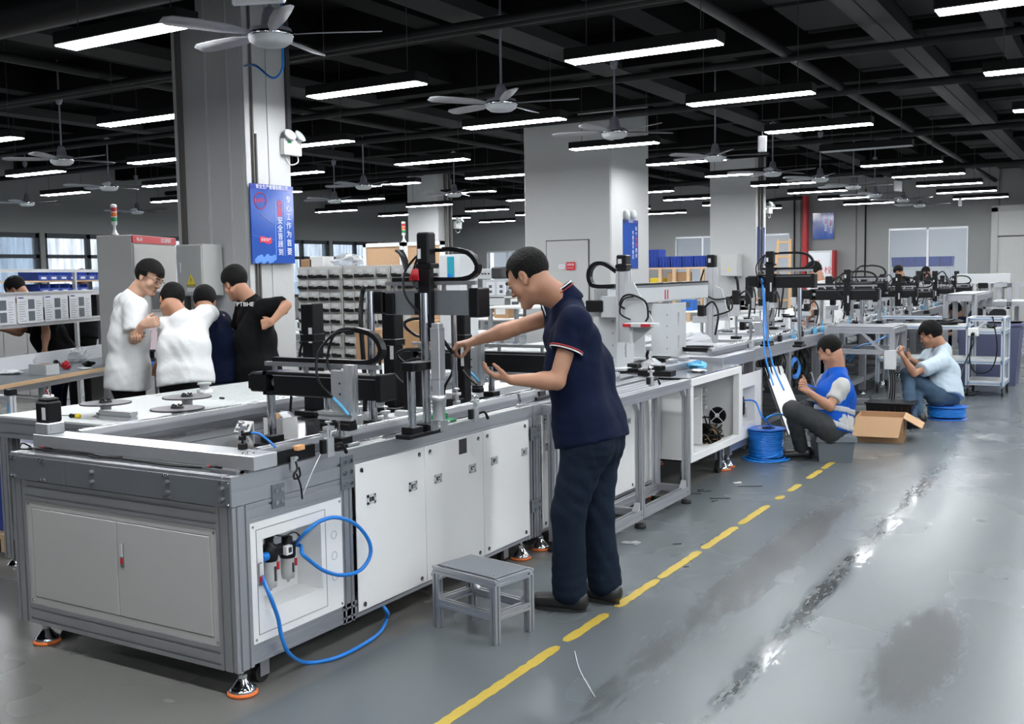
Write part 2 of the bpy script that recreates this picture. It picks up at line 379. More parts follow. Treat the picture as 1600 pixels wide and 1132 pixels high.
# left wall with its window band (sill 1.05, head 2.62)
mb = MB(); mb.bb(XL - .3, XL, YF, YB, 0, 1.05); mb.bb(XL - .3, XL, YF, YB, 2.66, ZC)
WY = []; y = YF + .2
while y < YB - 2.3: WY.append((y, y + 2.3)); y += 2.42
for a, b in WY: mb.bb(XL - .3, XL, b, b + .12, 1.05, 2.66)
mb.bb(XL - .3, XL, YF, WY[0][0], 1.05, 2.66); mb.bb(XL - .3, XL, WY[-1][1], YB, 1.05, 2.66)
struct(mb, 'wall_left', 'wall')
def film():
    m = bpy.data.materials.new('window_film'); M['film'] = m; m.use_nodes = True; t = m.node_tree; t.nodes.clear(); N = t.nodes.new; L = t.links.new
    o = N('ShaderNodeOutputMaterial'); a = N('ShaderNodeBsdfTransparent'); g = N('ShaderNodeBsdfPrincipled'); mx = N('ShaderNodeMixShader'); tc = N('ShaderNodeTexCoord'); mp = N('ShaderNodeMapping'); mp.inputs['Scale'].default_value = (1, 5, .5)
    nz = N('ShaderNodeTexNoise'); nz.inputs['Scale'].default_value = 1.6; nz.inputs['Detail'].default_value = 4; r = N('ShaderNodeMapRange'); r.inputs[1].default_value = .3; r.inputs[2].default_value = .7; r.inputs[3].default_value = .08; r.inputs[4].default_value = .45
    g.inputs['Base Color'].default_value = (.35, .45, .55, 1); g.inputs['Roughness'].default_value = .15
    L(tc.outputs['Object'], mp.inputs[0]); L(mp.outputs[0], nz.inputs['Vector']); L(nz.outputs['Fac'], r.inputs[0]); L(r.outputs[0], mx.inputs[0]); L(a.outputs[0], mx.inputs[1]); L(g.outputs[0], mx.inputs[2]); L(mx.outputs[0], o.inputs[0])
film()
for i, (a, b) in enumerate(WY):
    if b < 9: continue
    f = MB(); x = XL - .1
    f.bb(x - .04, x + .06, a, a + .08, 1.05, 2.66); f.bb(x - .04, x + .06, b - .08, b, 1.05, 2.66); f.bb(x - .04, x + .06, a, b, 1.05, 1.13); f.bb(x - .04, x + .06, a, b, 2.56, 2.66)
    f.bb(x - .04, x + .06, a, b, 2.12, 2.20); f.bb(x - .04, x + .06, (a + b) / 2 - .05, (a + b) / 2 + .05, 1.05, 2.66)
    o = struct(f, 'window_%d' % (i + 1), 'window_frame')
    for (ya, yb) in ((a + .08, (a + b) / 2 - .05), ((a + b) / 2 + .05, b - .08)):
        for (za, zb) in ((1.13, 2.12), (2.20, 2.56)):
            p = MB(); p.bb(x, x + .008, ya, yb, za, zb); p.build('pane', 'film', o)
# hazy neighbouring building outside the windows
mb = MB(); mb.bb(-48, -44, 6, 60, -6, 1.3); mb.bb(-60, -56, 25, 40, -6, 4.5); o = struct(mb, 'building_outside', 'outside')
# back wall: facing panels with recessed joints, glazed openings
mb = MB()
HB = [(-18.2, -16.6, 1.0, 2.35), (-14.0, -12.6, 0, 2.35), (-11.6, -8.2, 1.1, 2.6), (-5.55, -3.6, 1.0, 2.62)]
zs = sorted(set([0, ZC] + [h[2] for h in HB] + [h[3] for h in HB]))
xs = sorted(set([XL, XR] + [h[0] for h in HB] + [h[1] for h in HB]))
for i in range(len(xs) - 1):
    for j in range(len(zs) - 1):
        cx, cz = (xs[i] + xs[i + 1]) / 2, (zs[j] + zs[j + 1]) / 2
        if any(h[0] < cx < h[1] and h[2] < cz < h[3] for h in HB): continue
        mb.bb(xs[i], xs[i + 1], YB, YB + .25, zs[j], zs[j + 1])
struct(mb, 'wall_back', 'wall')
mb = MB(); mb.bb(XL, XR, YB + 3.5, YB + 3.7, 0, ZC); struct(mb, 'wall_beyond', 'wall_white')
mb = MB(); mb.bb(XL, XR, YB + .25, YB + 3.5, ZC - .9, ZC - .8); struct(mb, 'ceiling_beyond', 'wall_white')
j = 0
for x in (-16, -15, -7.9, -6.4, -2.9, -1.2, .5):
    j += 1; mb = MB(); mb.bb(x, x + .03, YB - .02, YB, 0, ZC); struct(mb, 'trim_%d' % j, 'pipe_grey')
for k, (xa, xb, za, zb) in enumerate(HB):
    f = MB(); n = max(2, round((xb - xa) / .95)); t = .05
    f.bb(xa, xb, YB + .02, YB + .1, za, za + t); f.bb(xa, xb, YB + .02, YB + .1, zb - t, zb)
    for q in range(n + 1): c = xa + (xb - xa) * q / n; f.bb(c - t / 2, c + t / 2, YB + .02, YB + .1, za, zb)
    o = struct(f, 'window_%d' % (30 + k), 'alu_light')
    for q in range(n):
        p = MB(); p.bb(xa + (xb - xa) * q / n + .03, xa + (xb - xa) * (q + 1) / n - .03, YB + .05, YB + .056, za + .05, zb - .05); p.build('pane', 'clear', o)
# lamp inside the space behind the back glazing
for x in (-17, -10, -4.5):
    f = MB(); f.bb(x - .6, x + .6, YB + 1.6, YB + 1.75, ZC - 1.0, ZC - .92); o = f.build('tube_light', 'lampbody')
    tag(o, 'tube light in the room behind the %s glazing' % {-17: 'leftmost', -10: 'middle', -4.5: 'right hand'}[x], 'light')
    d = MB(); d.bb(x - .59, x + .59, YB + 1.61, YB + 1.74, ZC - 1.01, ZC - 1.0); d.build('diffuser', 'lamp', o)
# grey door at the right end of the back wall
mb = MB(); mb.bb(-3.05, -2.9, YB - .12, YB, 0, 3.05); mb.bb(-1.3, -1.15, YB - .12, YB, 0, 3.05); mb.bb(-3.05, -1.15, YB - .12, YB, 2.95, 3.1); o = struct(mb, 'door_1', 'cabinet')
p = MB(); p.bb(-2.9, -2.11, YB - .07, YB - .03, 0, 2.3); p.bb(-2.09, -1.3, YB - .07, YB - .03, 0, 2.3); p.build('door_leaf', 'panel_grey', o)
p = MB(); p.bb(-2.9, -1.3, YB - .07, YB - .03, 2.34, 2.95); p.build('transom_panel', 'panel_grey', o)
# ---------------------------------------------------------------- columns
def column(n, x0, x1, y0, y1, z1, m='wall_white', battens=True):
    mb = MB(); mb.bb(x0, x1, y0, y1, 0, z1, .02); o = struct(mb, 'column_%d' % n, m)
    return o
ca = column(1, -7.64, -6.75, 7.0, 7.62, ZC)
for (x, w, b) in ((-7.60, .05, .012), (-7.22, .03, .008), (-6.93, .012, .006)):
    mb = MB(); mb.bb(x, x + w, 6.985 - b, 7.0, 0, ZC); mb.build('pilaster_strip', 'wall_white', ca)
mb = MB(); mb.bb(-7.545, -7.505, 6.96, 7.0, 0, ZC); mb.build('conduit', 'pipe_grey', ca)
mb = MB(); mb.bb(-6.75, -6.735, 7.0, 7.06, 0, ZC); mb.build('pilaster_strip', 'wall_white', ca)
mb = MB(); mb.cyl((-6.73, 7.09, 0), (-6.73, 7.09, ZC), .012); mb.cyl((-6.73, 7.125, 0), (-6.73, 7.125, 2.9), .012); mb.build('conduit', 'pipe_grey', ca)
mb = MB(); mb.bb(-6.75, -6.74, 7.30, 7.33, 0, ZC); mb.build('joint_cover', 'wall_white', ca)
mb = MB(); mb.bb(-6.75, -6.72, 7.55, 7.60, 2.95, ZC); mb.build('cable_duct', 'dark', ca)
column(2, -8.26, -6.75, 14.81, 16.3, ZC)
column(3, -7.75, -6.75, 22.1, 22.85, ZC)
mb = MB(); mb.cyl((-6.73, 22.3, 0), (-6.73, 22.3, ZC), .03); mb.cyl((-6.73, 22.5, 0), (-6.73, 22.5, ZC), .03); struct(mb, 'trim_20', 'pipe_grey')
column(4, -15.1, -14.2, 21.2, 21.85, ZC)
mb = MB(); mb.cyl((-14.17, 21.5, 0), (-14.17, 21.5, ZC), .04); mb.cyl((-14.17, 21.7, 0), (-14.17, 21.7, ZC), .04); struct(mb, 'trim_21', 'pipe_grey')
column(5, -15.1, -14.2, 6.6, 7.3, ZC) if False else None
# flush access door with hydrant signs in the thick column
o = MB(); t = .012
o.bb(-7.87, -7.87 + t, 14.80, 14.812, 0, 2.1); o.bb(-7.13, -7.13 + t, 14.80, 14.812, 0, 2.1); o.bb(-7.87, -7.13 + t, 14.80, 14.812, 2.1, 2.1 + t)
o = struct(o, 'door_2', 'dark'); p = MB(); p.bb(-7.855, -7.135, 14.79, 14.812, 0, 2.095); p.build('door_leaf', 'wall_white', o)
def signplate(name, label, c, w, h, m, axis='y', txt=None, tm='posterwhite', ts=.05, d=.01):
    t = thing(name, label, 'sign', c)
    p = MB(); c = Vector(c)
    if axis == 'y': p.bb(c.x - w / 2, c.x + w / 2, c.y - d, c.y, c.z - h / 2, c.z + h / 2)
    else: p.bb(c.x, c.x + d, c.y - w / 2, c.y + w / 2, c.z - h / 2, c.z + h / 2)
    p.build('plate', m, t)
    if txt:
        for (s_, dx, dz, k) in txt:
            if axis == 'y': text('lettering', s_, tm, ts * k, (c.x + dx, c.y - d - .001, c.z + dz), (1, 0, 0), (0, 0, 1), t, .0008)
            else: text('lettering', s_, tm, ts * k, (c.x + d + .001, c.y + dx, c.z + dz), (0, 1, 0), (0, 0, 1), t, .0008)
    return t
signplate('fire_sign', 'red hydrant sign with white characters on the flush door', at(892, 416, y=14.78), .155, .125, 'red', 'y', [('消防栓', 0, .02, 1), ('FIRE HYDRANT', 0, -.03, .4)], ts=.042)
signplate('fire_sign', 'small white notice with red characters left of the hydrant sign', at(878, 417, y=14.78), .10, .07, 'posterwhite', 'y', [('119', 0, 0, 1)], 'posterred', .045)
# ---------------------------------------------------------------- ceiling structure: beams, ducts, pipes
n = 0
for y in (-.6, 1.55, 3.45, 6.05, 8.7, 11.3, 13.9, 16.5, 19.1, 21.7, 24.3, 26.9):
    n += 1; mb = MB(); mb.bb(XL, XR, y, y + .22, 3.92, ZC); struct(mb, 'beam_%d' % n, 'ceiling')
for x in (-17.6, -14.9, -12.2, -9.6, -7.6, -6.0, -4.2, 1.2, 3.8):
    n += 1; mb = MB(); mb.bb(x, x + .3, YF, YB, 4.0, ZC); struct(mb, 'beam_%d' % n, 'ceiling')
for (x, w, z) in ((-8.95, .45, 3.86), (-5.35, .35, 3.9), (-13.3, .3, 3.9)):
    t = MB(); t.bb(x, x + w, YF, YB, z, z + .12); o = t.build('air_duct', 'soffit'); tag(o, 'flat dark grey duct along the ceiling %s' % {-8.95: 'over the near column', -5.35: 'over the near machine', -13.3: 'towards the windows'}[x], 'duct')
# right hand bay: pale soffit boards between dark runners
i = 0
for x in (-2.9, -1.9, -1.0, -.1):
    for k in range(22):
        y = 2.5 + k * 1.25
        p = MB(); p.bb(x, x + .62, y, y + 1.12, 4.02, 4.06)
        o = p.build('soffit_panel', 'soffit'); tag(o, 'grey ceiling board between dark runners, %s column from the left, %s from the front' % ({-2.9: 'first', -1.9: 'second', -1.0: 'third', -.1: 'last'}[x], 'first second third fourth fifth sixth seventh eighth ninth tenth eleventh twelfth thirteenth fourteenth fifteenth sixteenth seventeenth eighteenth nineteenth twentieth penultimate hindmost'.split()[k]), 'ceiling panel', 'ceiling boards above the aisle')
for x in (-2.22, -2.05, -1.22, -.30, .6):
    n += 1; mb = MB(); mb.bb(x, x + .16, YF, YB, 3.85, 4.0); struct(mb, 'beam_%d' % n, 'pipe')
PIPES = [((XL, 5.35, 3.72), (XR, 5.35, 3.72), .15, 'large round black duct crossing the ceiling in front'), ((XL, 7.7, 3.7), (XR, 7.7, 3.7), .035, 'thin black pipe crossing behind the first fans'),
         ((XL, 8.1, 3.78), (XR, 8.1, 3.78), .05, 'thicker black pipe crossing behind the first fans'), ((XL, 10.8, 3.7), (XR, 10.8, 3.7), .04, 'black pipe crossing the ceiling at mid hall'),
         ((XL, 13.2, 3.7), (XR, 13.2, 3.7), .05, 'black pipe crossing just before the thick column'), ((XL, 18.0, 3.7), (XR, 18.0, 3.7), .05, 'black pipe crossing behind the thick column'),
         ((XL, 24.0, 3.65), (XR, 24.0, 3.65), .06, 'black pipe crossing near the back wall'), ((-3.0, YF, 3.75), (-3.0, YB, 3.75), .05, 'black pipe running lengthwise above the aisle edge'),
         ((-9.4, YF, 3.8), (-9.4, YB, 3.8), .05, 'black pipe running lengthwise left of the columns')]
for a, b, r, lb in PIPES:
    p = MB(); p.cyl(a, b, r, n=12); tag(p.build('ceiling_pipe', 'pipe'), lb, 'pipe')
# cable tray above the first columns
t = thing('cable_tray', 'grey cable tray crossing the ceiling with a blue air hose', 'cable tray', (-6, 5.9, 3.8))
p = MB(); p.bb(XL, XR, 5.80, 5.98, 3.78, 3.79); p.bb(XL, XR, 5.80, 5.81, 3.78, 3.84); p.bb(XL, XR, 5.97, 5.98, 3.78, 3.84); p.build('tray', 'duct', t)
p = MB(); p.tube([(-9, 5.79, 3.82), (-7.5, 5.77, 3.79), (-6, 5.78, 3.8), (-4.5, 5.77, 3.79), (-2, 5.79, 3.81)], .012, sub=6); p.build('air_hose', 'tube_blue', t)
p = MB(); p.tube([at(382, 103, y=6.94), at(400, 103, y=6.7), at(425, 122, y=6.6), at(440, 110, y=6.6), at(442, 75, y=6.6), at(442, 75, y=6.6) + Vector((0, 0, .9))], .010, sub=6)
tag(p.build('hanging_hose', 'tube_blue'), 'blue air hose looping down from the ceiling at the near column', 'hose')
# ---------------------------------------------------------------- linear lights
def lamp():
    t = thing('linear_light', 'x', 'light', (0, 0, 3.2), 'black linear tube lights hung in rows')
    p = MB(); p.bb(0, 1.2, -.025, .165, 3.205, 3.29, .006); p.build('housing', 'lampbody', t)
    p = MB(); p.bb(.010, 1.190, -.016, .156, 3.196, 3.206, .003); p.build('diffuser', 'lamp', t)
    p = MB(); p.cyl((.15, .07, 3.29), (.15, .07, ZC), .004, n=5); p.build('wire', 'dark', t)
    p = MB(); p.cyl((1.05, .07, 3.29), (1.05, .07, ZC), .004, n=5); p.build('wire', 'dark', t)
    return t
LC = {'fifth row from the windows': -9.05}
LX = [(4.1, 'added unseen row at the right'), (1.5, 'row right of the aisle'), (-1.1, 'row above the aisle'), (-3.7, 'row above the machines edge'), (-6.26, 'row between the machines and columns'), (-9.07, 'row just left of the near column'), (-11.7, 'fourth row from the windows'), (-14.4, 'third row from the windows'), (-17.15, 'second row from the windows')]  # far right row is out of view, added to light the machine's side
first = None
for x, rn in LX:
    for k in range(-3, 10):  # rows run on unseen towards the camera, extra lamps to brighten the near end
        y = 4.72 + k * 2.575
        if x < -7 and k < 1: continue
        xx = -9.50 if (k == 4 and x == -9.07) else x
        if x > -2.5 and k > 8: continue
        if k < -1 and x < -1.2: continue
        j = k - 1 if x < -7 else k
        lb = 'black linear tube light, %s in the %s' % (ORD[min(j, 9)], rn) if j >= 0 else 'unseen linear tube light near the camera in the %s' % rn
        if x == -3.7 and k == 4: lb = 'switched-off linear tube light in the row above the machines edge'
        if first is None:
            first = lamp(); first.location = (xx, y, 3.2); first['label'] = lb
        else:
            c = clone(first, (xx, y, 3.2), lb)
            if x == -3.7 and k == 4:
                for q in c.children:
                    if q.name.startswith('diffuser'): q.data = q.data.copy(); q.data.materials[0] = M['tin']
# ---------------------------------------------------------------- ceiling fans
mat('fan_grey', (.20, .20, .24), .4); mat('fan_blade', (.30, .30, .32), .4)
def fan():
    t = thing('ceiling_fan', 'x', 'fan', (0, 0, 3.12), 'grey ceiling fans with down rods')
    p = MB(); p.lathe((0, 0, 3.06), [(.02, -.0), (.10, .0), (.135, .025), (.14, .05)], 24); p.build('lower_cover', 'tin', t)
    p = MB(); p.lathe((0, 0, 3.11), [(.145, 0), (.15, .012), (.145, .024)], 24); p.build('chrome_ring', 'chrome', t)
    p = MB(); p.lathe((0, 0, 3.13), [(.14, 0), (.13, .03), (.06, .05), (.05, .12), (.035, .16), (.012, .17)], 20); p.build('motor_housing', 'fan_grey', t)
    p = MB(); p.cyl((0, 0, 3.28), (0, 0, ZC), .011, n=8); p.build('down_rod', 'fan_grey', t)
    p = MB(); p.lathe((0, 0, 3.80), [(.012, 0), (.03, .01), (.045, .06), (.045, .10)], 14); p.build('canopy', 'fan_grey', t)
    for k in range(5):
        a = 2 * pi * k / 5; p = MB(); d = Vector((cos(a), sin(a), 0)); e = Vector((-sin(a), cos(a), 0))
        pr = [(.12, .022, 0), (.18, .03, .0), (.30, .055, .004), (.5, .062, .006), (.65, .058, .006), (.70, .03, .006)]
        vs = []
        for (r, w, dz) in pr: vs += [d * r - e * w + Vector((0, 0, 3.125 + dz - w * .25)), d * r + e * w + Vector((0, 0, 3.125 + dz + w * .25))]
        vs2 = [v + Vector((0, 0, .006)) for v in vs]; n = len(vs); fs = []
        for i in range(0, n - 2, 2): fs += [(i, i + 1, i + 3, i + 2), (n + i, n + i + 2, n + i + 3, n + i + 1), (i, i + 2, n + i + 2, n + i), (i + 1, n + i + 1, n + i + 3, i + 3)]
        fs += [(0, n, n + 1, 1), (n - 2, n - 1, 2 * n - 1, 2 * n - 2)]
        p.add(vs + vs2, fs, True); p.build('blade', 'fan_blade', t)
    return t
FANS = [(-4.64, 5.08, 'largest ceiling fan, over the front end of the machine'), (-4.85, 8.3, 'ceiling fan between the two columns, over the second machine'), (-4.85, 10.75, 'ceiling fan with tilted blades in front of the thick column'),
        (-11.4, 8.6, 'ceiling fan at upper left with a long rod'), (-4.8, 13.9, 'ceiling fan right of the thick column'), (-14.1, 11.5, 'second ceiling fan at left behind the first'), (-11.0, 14.2, 'ceiling fan just right of the near column'),
        (-4.86, 16.79, 'ceiling fan above the black gantries'), (-4.53, 18.45, 'ceiling fan in front of the far column'), (-4.46, 20.65, 'ceiling fan right of the far column'), (-4.62, 23.4, 'third ceiling fan from the back wall'), (-4.45, 25.7, 'second ceiling fan from the back wall'),
        (-4.49, 28.2, 'ceiling fan closest to the back wall'), (-10.86, 16.78, 'ceiling fan over the white boards'), (-13.47, 16.44, 'ceiling fan over the drawer cabinets'), (-18.0, 12.75, 'ceiling fan by the windows at far left'), (-18.6, 15.9, 'ceiling fan above the signal tower at left'), (-9.6, 20.2, 'small ceiling fan left of the thick column')]
f0 = None
for i, (x, y, lb) in enumerate(FANS):
    rz = [.55, .35, .85, .1, .3, .5, .9, 1.1, .2, .4, .7, .9, .1, .5, .8, .2, .4, .6][i]
    if f0 is None: f0 = fan(); f0.location = (x, y, 3.12); f0['label'] = lb; f0.rotation_euler = (0, 0, rz)
    else: clone(f0, (x, y, 3.12), lb, rotz=rz)
# yellow floor tape, worn into pieces
t = thing('floor_tape', 'worn yellow line of tape pieces on the grey floor', 'floor marking', (-2.05, 5, 0))
rt = random.Random(3)
mat('tape', (.50, .36, .05), .6, var=.15, vs=14)
for (ya, yb) in ((.4, 1.9), (1.92, at(878, 1012, z=0)[1])) + tuple((at(a, b, z=0)[1], at(c, d, z=0)[1]) for a, b, c, d in ((882, 1003, 950, 960), (955, 948, 1020, 905), (1022, 903, 1090, 862), (1094, 858, 1150, 824), (1155, 820, 1207, 791), (1212, 781, 1222, 775), (1228, 768, 1246, 757), (1258, 748, 1280, 735), (1282, 733, 1302, 722))):
    L_ = yb - ya; w = .027; p = []; q = []; n = max(4, int(L_ / .035))
    for k in range(n + 1):
        yy = ya + L_ * k / n; e = .5 if k in (0, n) else 1
        p.append((-2.045 - w * e * rt.uniform(.75, 1.05), yy)); q.append((-2.045 + w * e * rt.uniform(.8, 1.05), yy))
    b = MB(); b.prism(p + q[::-1], 'z', .0005, .002); b.build('tape_piece', 'tape', t)
# ================================================================= PRODUCTION LINE
mat('steel_bright', (.55, .56, .58), .25, .9)
XA, XB, YA = -4.18, -2.84, 2.81
def level_foot(x, y, z1=.10, name='levelling_foot', lab=None, p=None):
    f = MB(); f.lathe((x, y, 0), [(.052, .014), (.054, .024), (.040, .034), (.024, .055), (.018, .062)], 20)
    f.lathe((x, y, .062), [(.016, 0), (.020, .004), (.020, .018), (.010, .020)], 6, smooth=False); f.cyl((x, y, .06), (x, y, z1), .009, n=10)
    o = f.build('levelling_foot', 'chrome', p)
    g = MB(); g.lathe((x, y, 0), [(.054, 0), (.060, .004), (.060, .011), (.052, .015)], 20); g.build('foot_pad', 'orange', o)
    return o
def caster(x, y, z1, p, r=.038, ang=0.):
    f = MB(); f.cyl((x - .014, y, r), (x + .014, y, r), r, n=18); f.build('caster_wheel', 'rubber', p)
    f = MB(); f.cyl((x - .019, y, r), (x + .019, y, r), .011, n=8); f.bb(x - .022, x - .018, y - .02, y + .03, r - .01, z1 - .005); f.bb(x + .018, x + .022, y - .02, y + .03, r - .01, z1 - .005); f.bb(x - .03, x + .03, y - .03, y + .05, z1 - .006, z1); f.build('caster_fork', 'alu_dark', p)
def bolts(pts, nrm, r=.008, h=.006):
    f = MB(); n = Vector(nrm)
    for p in pts: p = Vector(p); f.cyl(p, p + n * h, r, r * .85, 10); f.cyl(p + n * h, p + n * (h + .0005), r * .4, n=6)
    return f
def latch(y, z, p, x=XB):
    f = MB(); w, h = .062, .042
    f.bb(x, x + .004, y - w / 2, y + w / 2, z + h / 2 - .011, z + h / 2); f.bb(x, x + .004, y - w / 2, y + w / 2, z - h / 2, z - h / 2 + .011)
    f.bb(x, x + .004, y - w / 2, y - w / 2 + .013, z - h / 2, z + h / 2); f.bb(x, x + .004, y + w / 2 - .013, y + w / 2, z - h / 2, z + h / 2)
    o = f.build('flush_latch', 'tin', p)
    f = MB(); f.bb(x + .0005, x + .002, y - w / 2 + .01, y + w / 2 - .01, z - h / 2 + .01, z + h / 2 - .01); f.mi = 1; f.bb(x + .001, x + .006, y - .004, y + .012, z - .008, z + .008, .002); f.build('latch_well', ['dark', 'chrome'], o)
def keyhole(pts, p, x=XB):
    f = MB()
    for (y, z) in pts: f.cyl((x, y, z), (x + .002, y, z), .011, n=10); f.mi = 1; f.cyl((x + .002, y, z - .004), (x + .005, y, z - .004), .007, n=8); f.mi = 0
    f.build('panel_screws', ['dark', 'chrome'], p)
def prism_box_open(mb, x0, x1, y0, y1, z0, z1, t=.004):
    """five-sided box open towards +x"""
    mb.bb(x0, x0 + t, y0, y1, z0, z1); mb.bb(x0, x1, y0, y0 + t, z0, z1); mb.bb(x0, x1, y1 - t, y1, z0, z1); mb.bb(x0, x1, y0, y1, z0, z0 + t); mb.bb(x0, x1, y0, y1, z1 - t, z1)
# ---- front machine
Y1 = 5.15
m1 = thing('assembly_machine', 'long white and aluminium assembly machine nearest the camera', 'machine', (-3.5, 4, 0))
PZ = .66
posts = [(XB - .045, YA + .045, .09), (XA + .045, YA + .045, .09), (XB - .045, 3.49, .08), (XA + .045, 3.49, .08), (XB - .045, Y1 - .04, .08), (XA + .045, Y1 - .04, .08)]
for (x, y, w) in posts:
    f = MB(); f.prof((x, y, .10), (x, y, .74 if y < 3 else .76), w, .09 if y < 3 else .08, 2, 2); f.build('post', 'alu', m1)
def pr(a, b, w, h, nw, nh, par, m='alu', name='frame_rail'):
    f = MB(); f.prof(a, b, w, h, nw, nh); return f.build(name, m, par)
for x in (XB - .045, XA + .045):
    pr((x, YA, .80), (x, Y1, .80), .09, .115, 1, 1, m1)
    pr((x, YA + .09, .145), (x, Y1 - .08, .145), .08, .08, 2, 2, m1)
pr((XB - .04, YA + .09, .70), (XB - .04, 3.45, .70), .08, .08, 2, 2, m1)
pr((XA + .09, YA + .045, .80), (XB - .09, YA + .045, .80), .09, .115, 1, 1, m1)
pr((XA + .09, YA + .04, .695), (XB - .09, YA + .04, .695), .08, .085, 2, 2, m1)
pr((XA + .09, YA + .04, .145), (XB - .09, YA + .04, .145), .08, .09, 2, 2, m1)
pr((XA + .09, Y1 - .04, .80), (XB - .09, Y1 - .04, .80), .08, .115, 1, 1, m1)
# face plates on the near end
f = MB(); f.bb(XA, -3.80, YA - .008, YA, .742, .846, .001); f.build('end_plate', 'plate_grey', m1)
f = MB(); f.bb(-3.797, XB, YA - .008, YA, .742, .846, .001); f.build('end_plate', 'plate_grey', m1)
f = bolts([(x, YA - .008, z) for x in (XA + .012, XA + .035, -3.965, -3.94, -3.19, -3.165, XB - .045, XB - .012) for z in (.754, .836)], (0, -1, 0)); f.build('end_plate_screws', 'chrome', m1)
f = bolts([(x, YA - .008, z) for x in (-3.62, -3.17, XB - .035) for z in (.775, .815)], (0, -1, 0), .010, .018); f.build('end_plate_fittings', 'alu_dark', m1)
# near end double door
f = MB(); a, b, z0, z1 = XA + .09, XB - .09, .19, .65
f.bb(a, b, YA + .004, YA + .012, z1 - .03, z1); f.bb(a, b, YA + .004, YA + .012, z0, z0 + .03); f.bb(a, a + .035, YA + .004, YA + .012, z0 + .03, z1 - .03); f.bb(b - .035, b, YA + .004, YA + .012, z0 + .03, z1 - .03); f.build('door_frame', 'panel_grey', m1)
xm = at(180, 815, y=YA)[0]
for (xa, xb) in ((a + .038, xm - .002), (xm + .002, b - .038)):
    f = MB(); f.bb(xa, xb, YA + .002, YA + .012, z0 + .033, z1 - .033, .002); d = f.build('cabinet_door', 'panel_grey', m1)
    if xa > xm - .1:
        q = MB(); q.bb(xm + .018, xm + .042, YA - .001, YA + .003, .43, .535, .001); q.mi = 1; q.bb(xm + .022, xm + .038, YA - .004, YA, .475, .53, .001); q.mi = 2; q.bb(xm + .023, xm + .037, YA - .004, YA, .445, .47, .001); q.build('lock_handle', ['alu_dark', 'tin', 'red'], d)
f = bolts([(x, YA + .004, z) for x in (a + .015, b - .015) for z in (z0 + .015, z1 - .015)], (0, -1, 0), .006, .003); f.build('frame_screws', 'chrome', m1)
# side bay with the recessed air unit
ya, yb, z0, z1 = YA + .09, 3.45, .185, .662
ry0, ry1, rz0, rz1 = 2.965, 3.315, .30, .59
f = MB()
for (p, q, r_, s_) in ((ya, ry0, z0, z1), (ry1, yb, z0, z1), (ry0, ry1, z0, rz0), (ry0, ry1, rz1, z1)): f.bb(XB - .006, XB, p, q, r_, s_)
f.build('side_panel', 'white', m1)
f = MB(); e = .03
for (p, q, r_, s_) in ((ya + e, ya + e + .003, z0 + e, z1 - e), (yb - .11, yb - .107, z0 + e, z1 - e), (ya + e, yb - .107, z0 + e, z0 + e + .003), (ya + e, yb - .107, z1 - e - .003, z1 - e)): f.bb(XB, XB + .0008, p, q, r_, s_)
for z in (.33, .42, .51): f.tube([(XB + .0005, yb - .055 + .017 * cos(a), z + .017 * sin(a)) for a in [q * pi / 12 for q in range(25)]], .001, 4)
f.build('panel_seam', 'alu_dark', m1)
f = MB(); prism_box_open(f, XB - .14, XB, ry0 - .002, ry1 + .002, rz0 - .002, rz1 + .002); f.build('recess_box', 'white', m1)
f = MB(); f.bb(XB, XB + .004, ya + .035, ya + .058, .41, .50, .001); f.mi = 1; f.bb(XB + .002, XB + .007, ya + .039, ya + .054, .45, .495, .001); f.mi = 2; f.bb(XB + .002, XB + .007, ya + .040, ya + .053, .422, .445, .001); f.build('lock_handle', ['alu_dark', 'tin', 'red'], m1)
f = bolts([(XB, y, z) for y in (ya + .014, yb - .014) for z in (z0 + .016, z1 - .016)], (1, 0, 0), .006, .003); f.build('frame_screws', 'chrome', m1)
# joining plates
def jplate(y0, y1, z0, z1, n, p, x=XB):
    f = MB(); f.bb(x, x + .006, y0, y1, z0, z1, .001); f.mi = 1
    for j in range(n):
        for y in (y0 + (y1 - y0) * .28, y0 + (y1 - y0) * .74): z = z0 + (z1 - z0) * (j + .5) / n; f.cyl((x + .006, y, z), (x + .012, y, z), .009, n=10); f.cyl((x + .012, y, z), (x + .0125, y, z), .005, n=6)
    f.build('joining_plate', ['plate_grey', 'chrome'], p)
jplate(3.025, 3.095, .695, .79, 2, m1); jplate(3.45, 3.535, .69, .835, 3, m1)
# white side panels
ys = [3.545, at(664, 780, x=XB)[1], at(755, 780, x=XB)[1], 5.10]
for k in range(3):
    f = MB(); f.bb(XB - .002, XB + .004, ys[k] + .002, ys[k + 1] - .002, .13, .785, .0015); f.build('side_panel', 'white', m1)
    a, b = ys[k], ys[k + 1]; keyhole([(a + .045, .755), (b - .045, .755), (a + .045, .155), (b - .045, .155)], m1, XB + .004)
for (u, v) in ((580, 780), (645, 760), (684, 748), (738, 732), (772, 720), (819, 706)):
    q = at(u, v, x=XB + .004); latch(q[1], q[2], m1, XB + .004)
q = at(722, 700, x=XB); f = MB(); f.bb(XB + .0042, XB + .006, q[1] - .035, q[1] + .035, .70, .775); f.build('cable_slot', 'dark', m1)
for (x, y) in ((XB - .03, YA + .05), (XA + .12, YA + .05), (XB - .03, Y1 - .10), (XA + .05, Y1 - .1)): level_foot(x, y, .11, p=m1)
caster(XB - .06, YA + .18, .11, m1); caster(XB - .08, Y1 - .22, .11, m1); caster(XA + .06, YA + .2, .11, m1)
f = MB(); f.bb(XA + .09, XB - .09, YA + .09, Y1 - .08, .82, .835, .001); f.build('deck_plate', 'mirror_plate', m1)
f = MB(); f.bb(XA + .01, XA + .09, 3.2, Y1, .70, .74); f.build('inner_tray', 'alu_dark', m1)
f = MB()
